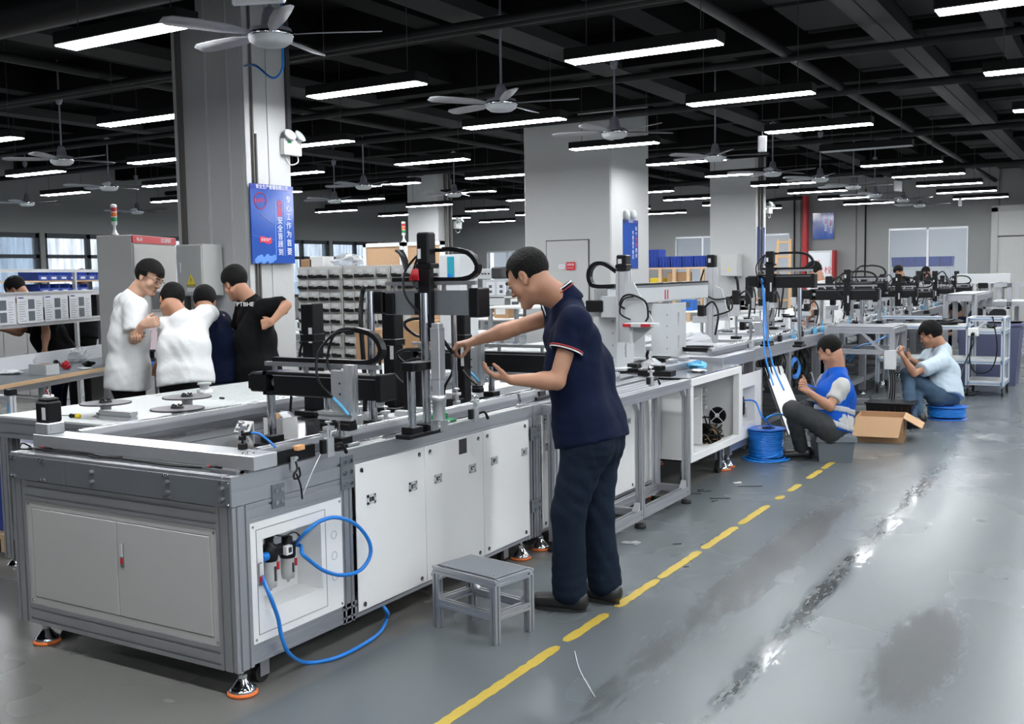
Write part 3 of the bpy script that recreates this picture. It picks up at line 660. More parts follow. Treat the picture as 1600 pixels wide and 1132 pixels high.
for x in (-3.35, -3.75): f.bb(x, x + .004, YA + .15, Y1 - .1, .835, .8365)
f.build('deck_joint', 'dark', m1)
# ---- conveyor of the front machine
def conveyor(name, label, x, y0, y1, z0=.862, side=1, group='belt conveyors on the machine tops'):
    t = thing(name, label, 'conveyor', (x, y0, z0), group)
    f = MB(); f.prof((x, y0, z0 + .018), (x, y1, z0 + .018), .05, .036, 1, 1); f.build('rail', 'alu', t)
    f = MB(); f.tube([(x - .004, y0, z0 + .052), (x - .004, y1, z0 + .052)], .014, 12); f.build('guide_tube', 'steel_bright', t)
    f = MB(); f.bb(x - .0255, x - .0235, y0 + .01, y1 - .01, z0 + .004, z0 + .03); f.bb(x + .0235, x + .0255, y0 + .01, y1 - .01, z0 + .004, z0 + .03); f.build('side_strip', 'alu_dark', t)
    f = MB(); f.bb(x + .016, x + .022, y0, y1, z0 + .036, z0 + .058); f.build('belt', 'alu_light', t)
    return t
conveyor('belt_conveyor', 'bright belt rail along the front edge of the near machine', XB - .11, 3.06, Y1 - .01)
conveyor('belt_conveyor', 'bright belt rail along the back edge of the near machine', XA + .12, 3.08, Y1 - .01)
t = thing('end_cover', 'brushed aluminium cover bar across the near end of the machine', 'cover', (-3.5, 2.95, .858))
f = MB(); f.bb(XA + .03, XB + .03, 2.905, 3.035, .868, .925, .003); f.build('bar', 'machined', t)
f = MB(); f.bb(XA + .03, XB - .02, 2.88, 2.90, .858, .870); f.bb(-3.0, -2.86, 2.86, 2.90, .858, .872); f.bb(XA + .05, XB, 2.905, 3.035, .858, .868); f.build('under_strip', 'alu_dark', t)
f = bolts([(x, y, .925) for x in (-2.9, -2.87) for y in (2.94, 2.97)], (0, 0, 1), .006, .002); f.build('screws', 'chrome', t)
f = MB(); f.bb(-3.66, -2.90, 3.06, 3.072, .836, .905); tag(f.build('stop_bar', 'black'), 'flat black bar standing behind the aluminium end cover', 'bar')
t = thing('stepper_motor', 'black motor standing on the far left corner of the machine', 'motor', (-4.10, 2.96, .925))
f = MB(); f.bb(-4.145, -4.055, 2.915, 3.005, .925, .975, .004); f.bb(-4.15, -4.05, 2.93, 2.99, .94, .965); f.build('gearbox', 'machined', t)
f = MB(); f.bb(-4.145, -4.06, 2.92, 3.0, .975, 1.07, .008); f.bb(-4.138, -4.067, 2.927, 2.993, 1.07, 1.085, .006); f.build('housing', 'black', t)
f = MB(); f.bb(-4.095, -4.072, 2.918, 2.9205, .99, 1.045); f.build('rating_label', 'label', t)
f = MB(); f.bb(-4.115, -4.085, 2.94, 2.98, 1.085, 1.098, .002); f.build('plug', 'white_bright', t)
for k, c in enumerate(('red', 'white', 'black')):
    f = MB(); f.tube([(-4.10 + .008 * k, 2.96, 1.095), (-4.104 + .01 * k, 2.955, 1.12), (-4.12 + .01 * k, 2.96, 1.105)], .0025, 5, sub=3); f.build('lead', c, t)
f = MB(); P = [(-4.14, 2.895, .862), (-4.05, 2.87, .868), (-3.9, 2.875, .866), (-3.75, 2.865, .868), (-3.66, 2.85, .866), (-3.55, 2.87, .868), (-3.4, 2.865, .866), (-3.2, 2.855, .866), (-3.06, 2.872, .868)]
f.tube(P, .004, 6, sub=5); f.tube([(p[0] + .02, p[1] + .012, p[2] + .004) for p in P[:6]], .004, 6, sub=5); f.tube([(-4.14, 2.89, .868), (-4.16, 2.86, .89), (-4.15, 2.84, .868), (-4.10, 2.865, .868)], .004, 6, sub=5)
tag(f.build('sensor_cable', 'black'), 'thin black sensor cable lying along the machine end', 'cable')
for x, lb in ((-4.02, 'red tipped black sensor at the left of the end cover'), (-2.995, 'red tipped black sensor at the right of the end cover')):
    t = thing('proximity_sensor', lb, 'sensor', (x, 2.885, .87)); f = MB(); f.bb(x - .02, x + .01, 2.873, 2.887, .870, .880, .002); f.build('body', 'black', t); f = MB(); f.bb(x - .035, x - .02, 2.874, 2.886, .8705, .8795, .002); f.build('tip', 'red', t); f = MB(); f.bb(x + .012, x + .045, 2.87, 2.876, .870, .88); f.build('bracket', 'black', t)
# ---- air preparation unit in the recess + hoses
t = thing('air_regulator', 'black and grey air filter regulator inside the white recess', 'regulator', (-2.89, 3.09, .40))
def cup(y, h0, h1):
    f = MB(); f.lathe((-2.89, y, h0), [(.006, -.012), (.008, 0), (.026, .004), (.029, .03), (.029, h1 - h0)], 18); f.build('filter_bowl', 'panel_grey', t)
    f = MB(); f.bb(-2.863, -2.860, y - .006, y + .006, h0 + .03, h1 - .02, .001); f.build('sight_slot', 'dark', t)
    f = MB(); f.bb(-2.862, -2.858, y + .010, y + .022, h1 - .035, h1 - .004); f.build('warning_tab', 'red', t)
cup(3.055, .365, .475); cup(3.16, .375, .465)
f = MB(); f.lathe((-2.89, 3.055, .475), [(.031, 0), (.034, .01), (.034, .05), (.026, .065), (.018, .07), (.018, .09), (.022, .092), (.02, .115), (.008, .118)], 16); f.bb(-2.915, -2.865, 3.03, 3.19, .49, .525, .006); f.lathe((-2.89, 3.16, .465), [(.031, 0), (.034, .008), (.034, .05), (.024, .06), (.022, .085), (.006, .09)], 16); f.cyl((-2.89, 3.19, .508), (-2.89, 3.215, .508), .014); f.build('valve_body', 'black', t)
f = MB(); f.bb(-2.868, -2.845, 3.108, 3.145, .487, .525, .003); f.mi = 1; f.bb(-2.8455, -2.844, 3.118, 3.136, .497, .518); f.build('pressure_display', ['white_bright', 'dark'], t)
f = MB(); f.cyl((-2.875, 3.025, .503), (-2.875, 2.975, .503), .017, n=16); f.cyl((-2.875, 3.0, .503), (-2.875, 2.99, .503), .021, n=12); f.build('quick_coupling', 'tube_blue', t)
f = MB(); f.tube([(-2.875, 3.05, .585), (-2.85, 3.1, .57), (-2.845, 3.15, .575), (-2.85, 3.19, .55), (-2.87, 3.2, .515)], .0035, 6, sub=5); f.build('signal_lead', 'dark', t)
t = thing('air_hose', 'bright blue air hose looping out of the recess', 'hose', (-2.8, 3.3, .5))
lp = [(468, 852), (480, 830), (500, 815), (526, 809), (556, 820), (576, 845), (578, 870), (562, 892), (535, 899), (508, 893), (486, 878), (472, 865), (462, 855)]
f = MB(); f.tube([Vector((-2.885, 3.2, .508))] + [at(u, v, x=-2.79 + .012 * (k / 12)) for k, (u, v) in enumerate(lp)][1:-1] + [Vector((-2.85, 3.20, .505)), Vector((-2.885, 3.195, .51))], .0085, 10, sub=5); f.build('looped_hose', 'tube_blue', t)
f = MB(); f.tube([Vector((-2.875, 2.975, .503)), Vector((-2.86, 2.968, .46))] + [at(u, v, x=-2.80) for (u, v) in ((421, 930), (434, 965), (440, 995), (452, 1022))] + [at(478, 1036, z=.012), at(520, 1030, z=.012), at(560, 1012, z=.012), at(592, 990, z=.014), at(604, 968, z=.03), at(602, 952, z=.09), Vector((-3.0, 3.78, .16))], .0085, 10, sub=6); f.build('trailing_hose', 'tube_blue', t)
# ---- sensor, clamps at the front edge
t = thing('photo_sensor', 'orange capped photo sensor on black bar with hanging cable', 'sensor', (-2.83, 3.1, .86))
f = MB(); f.bb(-2.87, -2.845, 2.99, 3.30, .862, .915, .002); f.build('bar', 'black', t)
f = MB(); f.bb(-2.85, -2.825, 3.17, 3.215, .905, .925, .002); f.build('cap', 'orange_pale', t)
f = MB(); f.bb(-2.835, -2.828, 3.135, 3.165, .83, .885); f.bb(-2.835, -2.815, 3.14, 3.16, .875, .885); f.build('bracket', 'machined', t)
f = MB(); f.tube([(-2.82, 3.15, .865), (-2.805, 3.14, .84), (-2.805, 3.12, .82), (-2.81, 3.13, .80), (-2.80, 3.15, .81), (-2.80, 3.145, .845)], .0045, 6, sub=5); f.tube([(-2.81, 3.14, .82), (-2.808, 3.16, .77), (-2.812, 3.17, .735), (-2.81, 3.17, .71)], .004, 6, sub=4); f.build('cable', 'black', t)
f = MB(); f.tube([(-2.82, 3.32, .89), (-2.82, 3.25, .81), (-2.815, 3.17, .71)], .0022, 5, sub=3); f.build('twisted_cord', 'alu_light', t)
def clamp(x, y, z, lab, handle=True, h=.13, grp='hand clamps along the conveyor edge', mirror=1):
    t = thing('clamp_fixture', lab, 'clamp', (x, y, z), grp)
    f = MB(); f.bb(x - .012, x + .012, y - .02, y + .02, z, z + h * .55, .002); f.cyl((x, y - .008, z + h * .5), (x, y - .008, z + h * .8), .006, n=8); f.cyl((x, y + .01, z + h * .5), (x, y + .01, z + h * .8), .006, n=8); f.bb(x - .014, x + .014, y - .024, y + .024, z + h * .75, z + h * .86, .002); f.build('block', 'machined', t)
    f = MB(); f.lathe((x, y, z + h * .86), [(.005, 0), (.005, .012), (.016, .014), (.016, .022), (.006, .026)], 12); f.build('knob', 'chrome', t)
    if handle:
        f = MB(); f.bb(x - .016, x + .004, y - .045, y - .02, z + h * .12, z + h * .5, .002); f.build('stop_block', 'black', t)
        f = MB(); f.tube([(x + .01, y + .02, z + h * .3), (x + .025, y + .05, z + h * .34), (x + .03, y + .075, z + h * .05)], [.006, .006, .008], 7, sub=3); f.build('lever', 'black', t)
    return t
clamp(-2.80, 3.335, .857, 'hand clamp with a black lever nearest the camera', h=.15)
cl0 = clamp(-2.80, 4.48, .857, 'hand clamp with black lever below the standing mans hands', h=.13)
for (x, y, lb) in ((-2.97, 3.62, 'silver knob clamp below the first gantry'), (-3.02, 4.02, 'silver knob clamp behind the paired chrome shafts'), (-3.0, 4.62, 'silver knob clamp just behind the lever clamp'), (-3.28, 3.32, 'silver clamp in front of the white box'), (-3.25, 4.1, 'silver clamp in the shade of the upper gantry')):
    clamp(x, y, .836 if x < -3 else .86, lb, False, .14)
clamp(-2.62, 6.35, .857, 'hand clamp with black lever just past the standing man', h=.12); clamp(-2.80, 9.55, .90, 'hand clamp at the start of the long rail', h=.12)
# white folded bracket, carton, angle parts on the deck
t = thing('slotted_bracket', 'white folded bracket with two dark slots on the deck', 'bracket', (-3.33, 3.42, .836)); q = at(381, 676, z=.84); bx_, by_ = q[0] + 3.33, q[1] - 3.42
R = Matrix.Rotation(radians(-35), 3, 'X'); f = MB(); f.box((-3.33 + bx_, 3.42 + by_, .868), (.10, .003, .065), 0, R); f.bb(-3.38 + bx_, -3.28 + bx_, 3.438 + by_, 3.441 + by_, .836, .893); f.build('plate', 'white_bright', t)
f = MB()
for dx in (-.028, .028): f.box((-3.33 + dx + bx_, 3.417 + by_, .868), (.010, .004, .030), 0, R)
f.build('slot', 'dark', t)
t = thing('small_carton', 'opened small white carton behind the slotted bracket', 'carton', (-3.26, 3.62, .836))
c = at(428, 690, z=.836); x, y = c[0], c[1]; f = MB(); f.bb(x - .06, x + .06, y - .002, y, .836, .945); f.bb(x - .06, x + .06, y + .1, y + .102, .836, .93); f.bb(x - .06, x - .058, y, y + .1, .836, .94); f.bb(x + .058, x + .06, y, y + .1, .836, .945); f.bb(x - .06, x + .06, y, y + .1, .836, .838); f.build('box', 'white', t)
f = MB(); f.box((x - .02, y + .03, .945), (.07, .07, .003), 0, Matrix.Rotation(.5, 3, 'X')); f.build('flap', 'cardboard', t)
f = MB(); f.box((x + .03, y + .07, .955), (.06, .05, .003), 0, Matrix.Rotation(-.8, 3, 'X')); f.box((x + .05, y + .03, .96), (.04, .06, .003), 0, Matrix.Rotation(.7, 3, 'Y')); f.build('wrapping', 'paper', t)
# pneumatic fitting with blue tubes standing on the end bar
t = thing('air_fitting', 'black air fitting with blue tubes on the end cover', 'fitting', (-2.97, 3.0, .925))
f = MB(); f.bb(-2.985, -2.955, 2.995, 3.025, .925, .95, .003); f.cyl((-2.97, 3.01, .95), (-2.97, 3.01, 1.0), .005, n=8); f.cyl((-2.97, 3.01, .985), (-2.93, 3.02, .992), .008, n=8); f.bb(-2.982, -2.958, 2.998, 3.022, .962, .98, .003); f.build('body', 'black', t)
f = MB(); f.tube([(-2.93, 3.02, .992), (-2.90, 3.03, .99), (-2.88, 3.06, .96), (-2.86, 3.08, .93)], .005, 6, sub=4); f.build('tube', 'tube_blue', t)
# ---- second machine module (partly behind the man)
Y2 = 7.02
m2 = thing('assembly_machine', 'second white panelled machine module behind the standing man', 'machine', (-3.5, 6, 0))
Y1b = Y1 + .01
for (x, y) in ((XB - .04, Y1b + .04), (XA + .04, Y1b + .04), (XB - .04, 6.1), (XB - .04, Y2 - .04), (XA + .04, Y2 - .04)):
    f = MB(); f.prof((x, y, .10), (x, y, .76), .08, .08, 2, 2); f.build('post', 'alu', m2)
for x in (XB - .045, XA + .045): pr((x, Y1b, .80), (x, Y2, .80), .09, .115, 1, 1, m2); pr((x, Y1b + .08, .145), (x, Y2 - .08, .145), .08, .08, 2, 2, m2)
pr((XA + .09, Y2 - .04, .80), (XB - .09, Y2 - .04, .80), .08, .115, 1, 1, m2)
ysb = [5.25, 5.72, 6.15, 6.58, 7.0]
for k in range(4):
    f = MB(); f.bb(XB - .002, XB + .004, ysb[k] + .003, ysb[k + 1] - .003, .13, .785, .0015); f.build('side_panel', 'white', m2)
    keyhole([(ysb[k] + .04, .755), (ysb[k + 1] - .04, .755), (ysb[k] + .04, .155), (ysb[k + 1] - .04, .155)], m2, XB + .004)
    for y in (ysb[k] + .08, ysb[k + 1] - .1): latch(y, .60, m2, XB + .004)
jplate(5.12, 5.235, .66, .73, 2, m2, XB + .001); jplate(5.12, 5.235, .25, .32, 2, m2, XB + .001)
for (x, y) in ((XB - .03, Y1b + .12), (XB - .03, Y2 - .12)): level_foot(x, y, .11, p=m2)
caster(XB - .05, Y1b + .3, .11, m2); caster(XB - .05, Y2 - .3, .11, m2)
f = MB(); f.bb(XA + .09, XB - .09, Y1b + .02, Y2 - .08, .82, .835, .001); f.build('deck_plate', 'mirror_plate', m2)
conveyor('belt_conveyor', 'bright belt rail behind the standing man', XB - .11, Y1b + .01, 6.55); conveyor('belt_conveyor', 'bright rear belt rail of the second machine', XA + .12, Y1b + .01, 6.95)
# guide rail strips along the front edges
for (y0, y1, lb) in ((3.5, 3.78, 'short white slide strip on the machine edge near the first gantry'), (4.22, 5.0, 'long white slide strip on the machine edge before the man')):
    t = thing('slide_strip', lb, 'slide rail', (-2.80, y0, .858)); f = MB(); f.bb(-2.875, -2.86, y0, y1, .858, .868); f.bb(-2.85, -2.842, y0, y1, .858, .864); f.build('rail', 'white_bright', t)
    f = MB(); f.bb(-2.885, -2.845, y0 + .02, y0 + .1, .868, .880, .002); f.build('carriage', 'machined', t)
# ---- aluminium extension frame in front of the second module
xf = -2.56
fr = thing('profile_stand', 'open aluminium stand with rubber feet joined to the second machine', 'frame', (xf, 6, 0))
for y in (5.28, 6.02, 6.82):
    for x in (xf, XB + .06):
        f = MB(); f.prof((x, y, .06), (x, y, .80), .045, .045, 1, 1); f.build('post', 'alu', fr)
        f = MB(); f.lathe((x, y, 0), [(.035, 0), (.037, .006), (.034, .026), (.016, .03)], 16); f.mi = 1; f.cyl((x, y, .03), (x, y, .062), .006, n=8); f.build('rubber_foot', ['rubber', 'chrome'], fr)
    pr((XB + .08, y, .10), (xf - .02, y, .10), .045, .045, 1, 1, fr); pr((XB + .0, y, .825), (xf - .02, y, .825), .045, .05, 1, 1, fr)
for (a, b) in ((5.30, 6.0), (6.04, 6.80)):
    pr((xf, a, .09), (xf, b, .09), .045, .06, 1, 1, fr); pr((XB + .06, a, .09), (XB + .06, b, .09), .045, .06, 1, 1, fr)
pr((xf, 5.26, .83), (xf, 6.84, .83), .06, .06, 1, 1, fr)
for y in (6.0, 6.80):
    for z in (.14, .775):
        f = MB(); s_ = 1 if z < .5 else -1
        f.prism([(y - .022, z), (y - .065, z - s_ * .02), (y - .022, z + s_ * .04)] if 0 else [(y - .024, z - s_ * .02), (y - .07, z - s_ * .02), (y - .024, z + s_ * .03)], 'x', xf - .018, xf + .018); f.build('corner_bracket', 'machined', fr)
for k in range(2): pr((XB + .075 + .11 * k, 5.26, .825), (XB + .075 + .11 * k, 6.84, .825), .1, .05, 1, 1, fr)
# ---- white electrical cabinet with its door off
yc0, yc1, xc = 7.06, 8.20, -2.61
cb = thing('electrical_cabinet', 'open white control cabinet with black fan beside the blue tube reel', 'cabinet', (-2.9, 7.6, 0))
f = MB(); t_ = .045
f.bb(xc - .05, xc, yc0, yc1, .78, .835, .003); f.bb(xc - .05, xc, yc0, yc1, .235, .29, .003); f.bb(xc - .05, xc, yc0, yc0 + t_, .29, .78, .002); f.bb(xc - .05, xc, yc1 - .07, yc1, .29, .78, .002); f.build('front_frame', 'white', cb)
f = MB(); f.bb(-3.4, xc - .05, yc0, yc0 + .01, .24, .83); f.bb(-3.4, xc - .05, yc1 - .01, yc1, .24, .83); f.bb(-3.4, xc - .05, yc0, yc1, .24, .25); f.bb(-3.4, xc - .05, yc0, yc1, .82, .83); f.build('shell', 'white', cb)
f = MB(); f.bb(-3.3, xc - .18, yc0 + .012, yc0 + .65, .62, .63); f.bb(-3.4, -3.39, yc0 + .01, yc1 - .01, .25, .82); f.bb(-3.1, xc - .16, yc0 + .66, yc0 + .67, .26, .70); f.build('back_plate', 'white', cb)
yw = yc1 - .012
def cw(u, v, d=0): return at(u, v, y=yw - d)
fc = cw(1122, 649); R_ = .062
f = MB(); f.lathe((fc.x, yw, fc.z), [(R_ + .006, 0), (R_ + .006, .02), (R_, .022), (R_ * .35, .012), (.0, .012)], 24, (0, -1, 0)); f.build('fan_ring', 'black', cb)
f = MB(); [f.tube([(fc.x, yw - .026, fc.z), (fc.x + (R_ + .015) * cos(a), yw - .026, fc.z + (R_ + .015) * sin(a))], .0035, 5) for a in (pi / 4, 3 * pi / 4, 5 * pi / 4, 7 * pi / 4)]; f.lathe((fc.x, yw - .02, fc.z), [(.018, 0), (.018, .008)], 12, (0, -1, 0)); f.build('fan_guard', 'white_bright', cb)
for k in range(9):
    f = MB(); p = cw(1083 + 8 * (k % 3), 606 + 13 * (k // 3)); f.bb(p.x, p.x + .035, yw - .05, yw, p.z - .035, p.z, .002); f.build('terminal_block', ['blue', 'tin', 'crate_grey'][(k * 2) % 3], cb)
f = MB(); wc = cw(1096, 676, .28)
f.box(wc + Vector((-.07, .02, -.05)), (.12, .3, .16), .03)
for k in range(90):
    a = RND.uniform(0, 6.28); r = RND.uniform(.03, .17); p0 = wc + Vector((-.12 + RND.uniform(-.05, .05), RND.uniform(-.1, .1), RND.uniform(-.08, .08))); p1 = wc + Vector((r * cos(a), RND.uniform(-.12, .12), r * sin(a) * .7)); p2 = wc + Vector((.08 + RND.uniform(-.03, .06), RND.uniform(-.1, .1), RND.uniform(-.08, .06)))
    f.tube([p0, p1, p2, wc + Vector((r * sin(a), .05, -.07 + r * .3))], .0065, 5, sub=3)
o = f.build('wire_bundle', 'black', cb); o['kind'] = 'stuff'
f = MB()
for k in range(13): p = wc + Vector((.10 + RND.uniform(-.05, .06), RND.uniform(-.16, .0), RND.uniform(-.07, .07))); f.tube([p, p + Vector((.03, -.01, .01)), p + Vector((.05, 0, -.02))], .0022, 4, sub=2)
o = f.build('copper_ends', 'cardboard', cb); o['kind'] = 'stuff'
for (x, y) in ((xc - .12, yc1 - .1), (xc - .12, yc0 + .12), (-3.3, yc1 - .1)):
    f = MB(); f.cyl((x, y, .07), (x, y, .24), .009, n=10); f.build('foot_stud', 'chrome', cb); level_foot(x, y, .11, p=cb)
caster(xc - .12, yc1 - .22, .24, cb, .05)
f = MB(); f.bb(-3.45, xc - .01, yc0, yc1, .836, .842); f.build('glass_top', 'steel', cb)
# recessed valve panel right of the cabinet
vp = thing('valve_cabinet', 'narrow white panel with recessed valve feeding the blue reel', 'cabinet', (-2.75, 8.6, 0))
f = MB(); xv = -2.70; y0, y1, z0, z1 = 8.30, 9.02, .19, .73; a, b, c, d = 8.50, 8.84, .30, .62
for (p, q, r_, s_) in ((y0, a, z0, z1), (b, y1, z0, z1), (a, b, z0, c), (a, b, d, z1)): f.bb(xv - .006, xv, p, q, r_, s_)
f.build('front_panel', 'white', vp)
f = MB(); prism_box_open(f, xv - .12, xv, a, b, c, d); f.build('recess_box', 'white', vp)
f = MB(); f.bb(xv - .06, xv - .02, 8.58, 8.61, .38, .54, .003); f.cyl((xv - .04, 8.6, .5), (xv - .04, 8.66, .5), .012, n=8); f.bb(xv, xv + .006, 8.52, 8.55, .40, .5); f.build('valve_body', 'black', vp)
f = MB(); f.bb(xv - .07, xv - .01, 8.62, 8.66, .36, .45, .004); f.build('filter_bowl', 'panel_grey', vp)
pr((xv - .04, 8.27, .16), (xv - .04, 9.1, .16), .06, .06, 1, 1, vp)
for y in (8.25, 9.08): f = MB(); f.prof((xv - .04, y, .10), (xv - .04, y, .74), .05, .05, 1, 1); f.build('post', 'alu', vp); level_foot(xv - .04, y, .11, p=vp)

for (x0, x1, y0, y1, z, h, m, lb) in ((-3.25, -2.98, 5.6, 6.9, .836, .03, 'alu_dark', 'dark slide module on the second machine deck'), (-2.95, -2.7, 6.9, 7.0, .862, .04, 'black', 'black stop block at the end of the belt rail'), (-3.05, -2.9, 7.15, 8.0, .842, .05, 'alu', 'short aluminium rail on the control cabinet top'), (-3.3, -3.1, 7.3, 8.1, .842, .03, 'black', 'black track plate in front of the portal gantry'), (-3.6, -3.35, 5.3, 6.6, .836, .05, 'alu_light', 'pale aluminium rail across the second deck'), (-3.0, -2.86, 4.25, 4.4, .86, .02, 'green', 'small green circuit board on the first deck'), (-3.4, -3.1, 4.45, 4.8, .836, .02, 'tin', 'pale fixture plate on the first deck')):
    f = MB(); f.bb(x0, x1, y0, y1, z, z + h, .003); [f.bb(x0 + (x1 - x0) * .3, x0 + (x1 - x0) * .7, y0 + (y1 - y0) * q, y0 + (y1 - y0) * (q + .12), z + h, z + h + .03, .003) for q in (.1, .5, .8)]; tag(f.build('deck_fixture', m), lb, 'fixture')
mat('disc_dark', (.13, .13, .14), .35, .5)
# ---- rear part of the line: long slotted beams on posts, decks
def longline(label, x0, x1, y0, y1, zt, bays, z_low=.2, deck='alu_dark', top=True):
    t = thing('assembly_machine', label, 'machine', ((x0 + x1) / 2, y0, 0))
    for x in (x0 + .045, x1 - .045): pr((x, y0, zt - .055), (x, y1, zt - .055), .09, .11, 1, 2, t)
    for k in range(bays + 1):
        y = y0 + .04 + (y1 - y0 - .08) * k / bays
        for x in (x0 + .045, x1 - .045):
            f = MB(); f.prof((x, y, .06), (x, y, zt - .11), .08, .08, 2, 2); f.build('post', 'alu', t)
            f = MB(); f.lathe((x, y, 0), [(.05, 0), (.05, .01), (.02, .04), (.012, .06)], 12); f.build('levelling_foot', 'chrome', t)
        pr((x0 + .09, y, zt - .055), (x1 - .09, y, zt - .055), .08, .11, 1, 1, t); pr((x0 + .09, y, z_low), (x1 - .09, y, z_low), .06, .06, 1, 1, t)
    for x in (x0 + .045, x1 - .045): pr((x, y0 + .08, z_low), (x, y1 - .08, z_low), .06, .06, 1, 1, t)
    if top: f = MB(); f.bb(x0 + .09, x1 - .09, y0 + .01, y1 - .01, zt - .04, zt - .025); f.build('deck_plate', deck, t)
    return t
longline('long machine section with open aluminium legs behind the seated workers', XA, XB + .04, 9.12, 15.0, .90, 5)
longline('farther long machine section past the seated workers', XA, XB + .04, 15.05, 21.0, .90, 5)
longline('machine section nearest to the back wall', XA, XB + .04, 21.05, 27.0, .90, 5)
m3 = longline('machine frame behind the open control cabinet', XA, -3.48, 7.05, 9.08, .86, 2)
conveyor('belt_conveyor', 'bright long belt rail behind the vest wearing worker', XB - .07, 8.3, 15.0, .902); conveyor('belt_conveyor', 'bright long belt rail past the squatting worker', XB - .07, 15.05, 21.0, .902); conveyor('belt_conveyor', 'bright belt rail closest to the back wall', XB - .07, 21.05, 26.9, .902)
f = MB(); f.bb(-3.4, -2.78, 8.25, 9.1, .80, .895, .004); tag(f.build('machine_bed', 'alu'), 'thick aluminium bed at the start of the long rail', 'machine bed')
# ---- back line with white top
def backline(label, y0, y1, plate):
    t = thing('assembly_machine', label, 'machine', (-4.8, y0, 0)); x0, x1 = -5.38, -4.24
    for y in (y0 + .04, y1 - .04):
        for x in (x0 + .04, x1 - .04):
            f = MB(); f.prof((x, y, .05), (x, y, .74), .08, .08, 2, 2); f.build('post', 'alu', t); f = MB(); f.lathe((x, y, 0), [(.05, 0), (.05, .01), (.02, .035), (.012, .05)], 12); f.build('levelling_foot', 'chrome', t)
        pr((x0, y, .795), (x1, y, .795), .08, .11, 1, 2, t); pr((x0 + .08, y, .2), (x1 - .08, y, .2), .06, .08, 1, 2, t)
    for x in (x0 + .04, x1 - .04): pr((x, y0 + .08, .795), (x, y1 - .08, .795), .08, .11, 1, 2, t); pr((x, y0 + .08, .2), (x, y1 - .08, .2), .06, .08, 1, 1, t)
    f = MB()
    if plate: f.bb(x0, x1, y0, y0 + 1.05, .85, .862, .001); f.build('cover_plate', 'top_white', t)
    ys_ = y0 + (1.05 if plate else 0)
    for k in range(6):
        a = x0 + (x1 - x0) * k / 6; f = MB(); f.prof((a + .095, ys_, .84), (a + .095, y1, .84), .186, .044, 3, 0, slot=.018, dep=.028); f.build('top_profile', 'top_white', t)
    for y in np.arange(y0 + .3, y1 - .3, 1.1):
        f = MB(); f.bb(x0 + .01, x0 + .02, y, min(y + 1.05, y1 - .1), .25, .74); f.build('side_panel', 'white', t)
    return t
backline('white topped machine behind the near machine, carrying sprocket discs', 3.55, 7.4, True); backline('second white topped machine behind the thick gantry', 7.45, 11.2, False); backline('third machine of the rear row', 11.3, 16.5, False); backline('fourth machine of the rear row', 16.6, 23.0, False)
def sprocket(u, v, lb, big=True, z=.862):
    c = at(u, v, z=z); x, y = c[0], c[1]; t = thing('sprocket', lb, 'sprocket', (x, y, z), 'toothed discs on the white top')
    f = MB(); f.lathe((x, y, z), [(.052, 0), (.052, .022), (.03, .024)], 28); f.lathe((x, y, z + .022), [(.03, 0), (.03, .03), (.045, .032), (.045, .044)], 24); f.build('hub', 'machined', t)
    if big:
        f = MB(); n = 80; P = []
        for k in range(n * 2): a = pi * k / n; r = .137 if k % 2 else .129; P.append((x + r * cos(a), y + r * sin(a)))
        f.prism(P, 'z', z + .066, z + .074); f.build('toothed_disc', 'disc_dark', t)
        f = MB(); f.lathe((x, y, z + .074), [(.035, 0), (.033, .010), (.02, .012)], 20)
        for k in range(6): a = k * pi / 3; f.cyl((x + .024 * cos(a), y + .024 * sin(a), z + .086), (x + .024 * cos(a), y + .024 * sin(a), z + .094), .005, n=6)
        f.build('boss', 'black', t)
sprocket(166, 650, 'toothed disc at left of the white top beside the screwdriver'); sprocket(278, 660, 'toothed disc at the front edge of the white top'); sprocket(293, 640, 'toothed disc behind the front one on the white top')
sprocket(320, 614, 'plain silver ring lying behind the toothed discs', False)
t = thing('screwdriver', 'yellow and black screwdriver lying on the white top', 'screwdriver', at(108, 650, z=.875)); c = at(108, 650, z=.875); d = Vector((.9, .25, 0)).normalized(); f = MB(); f.cyl(c - d * .11, c, .003, n=6); f.build('blade', 'chrome', t); f = MB(); f.lathe(c, [(.006, 0), (.013, .01), (.010, .03), (.013, .045)], 10, d); f.build('handle', 'black', t); f = MB(); f.lathe(c + d * .045, [(.013, 0), (.014, .02), (.008, .028)], 10, d); f.build('handle_cap', 'yellow', t)
c = at(188, 657, z=.862); f = MB(); f.prof((c[0] - .14, c[1], .887), (c[0] + .11, c[1], .887), .05, .05, 1, 1); tag(f.build('profile_offcut', 'machined'), 'short silver aluminium block lying before the left disc', 'offcut')
c = at(140, 684, z=.80)
t = thing('utility_knife', 'yellow utility knife lying on a machine rail at left', 'knife', (-4.0, 3.0, .86)); c = at(135, 683, y=3.2); f = MB(); f.bb(c[0] - .04, c[0] + .04, 3.195, 3.205, .842, .850, .002); f.build('handle', 'yellow', t); f = MB(); f.bb(c[0] - .09, c[0] - .04, 3.197, 3.203, .842, .847); f.build('blade', 'chrome', t)
f = MB(); c = at(347, 624, z=.862); f.bb(c[0] - .02, c[0] + .02, c[1] - .006, c[1] + .006, .862, .874, .003); tag(f.build('hex_bolt', 'dark'), 'single dark bolt lying on the white slotted top', 'bolt')
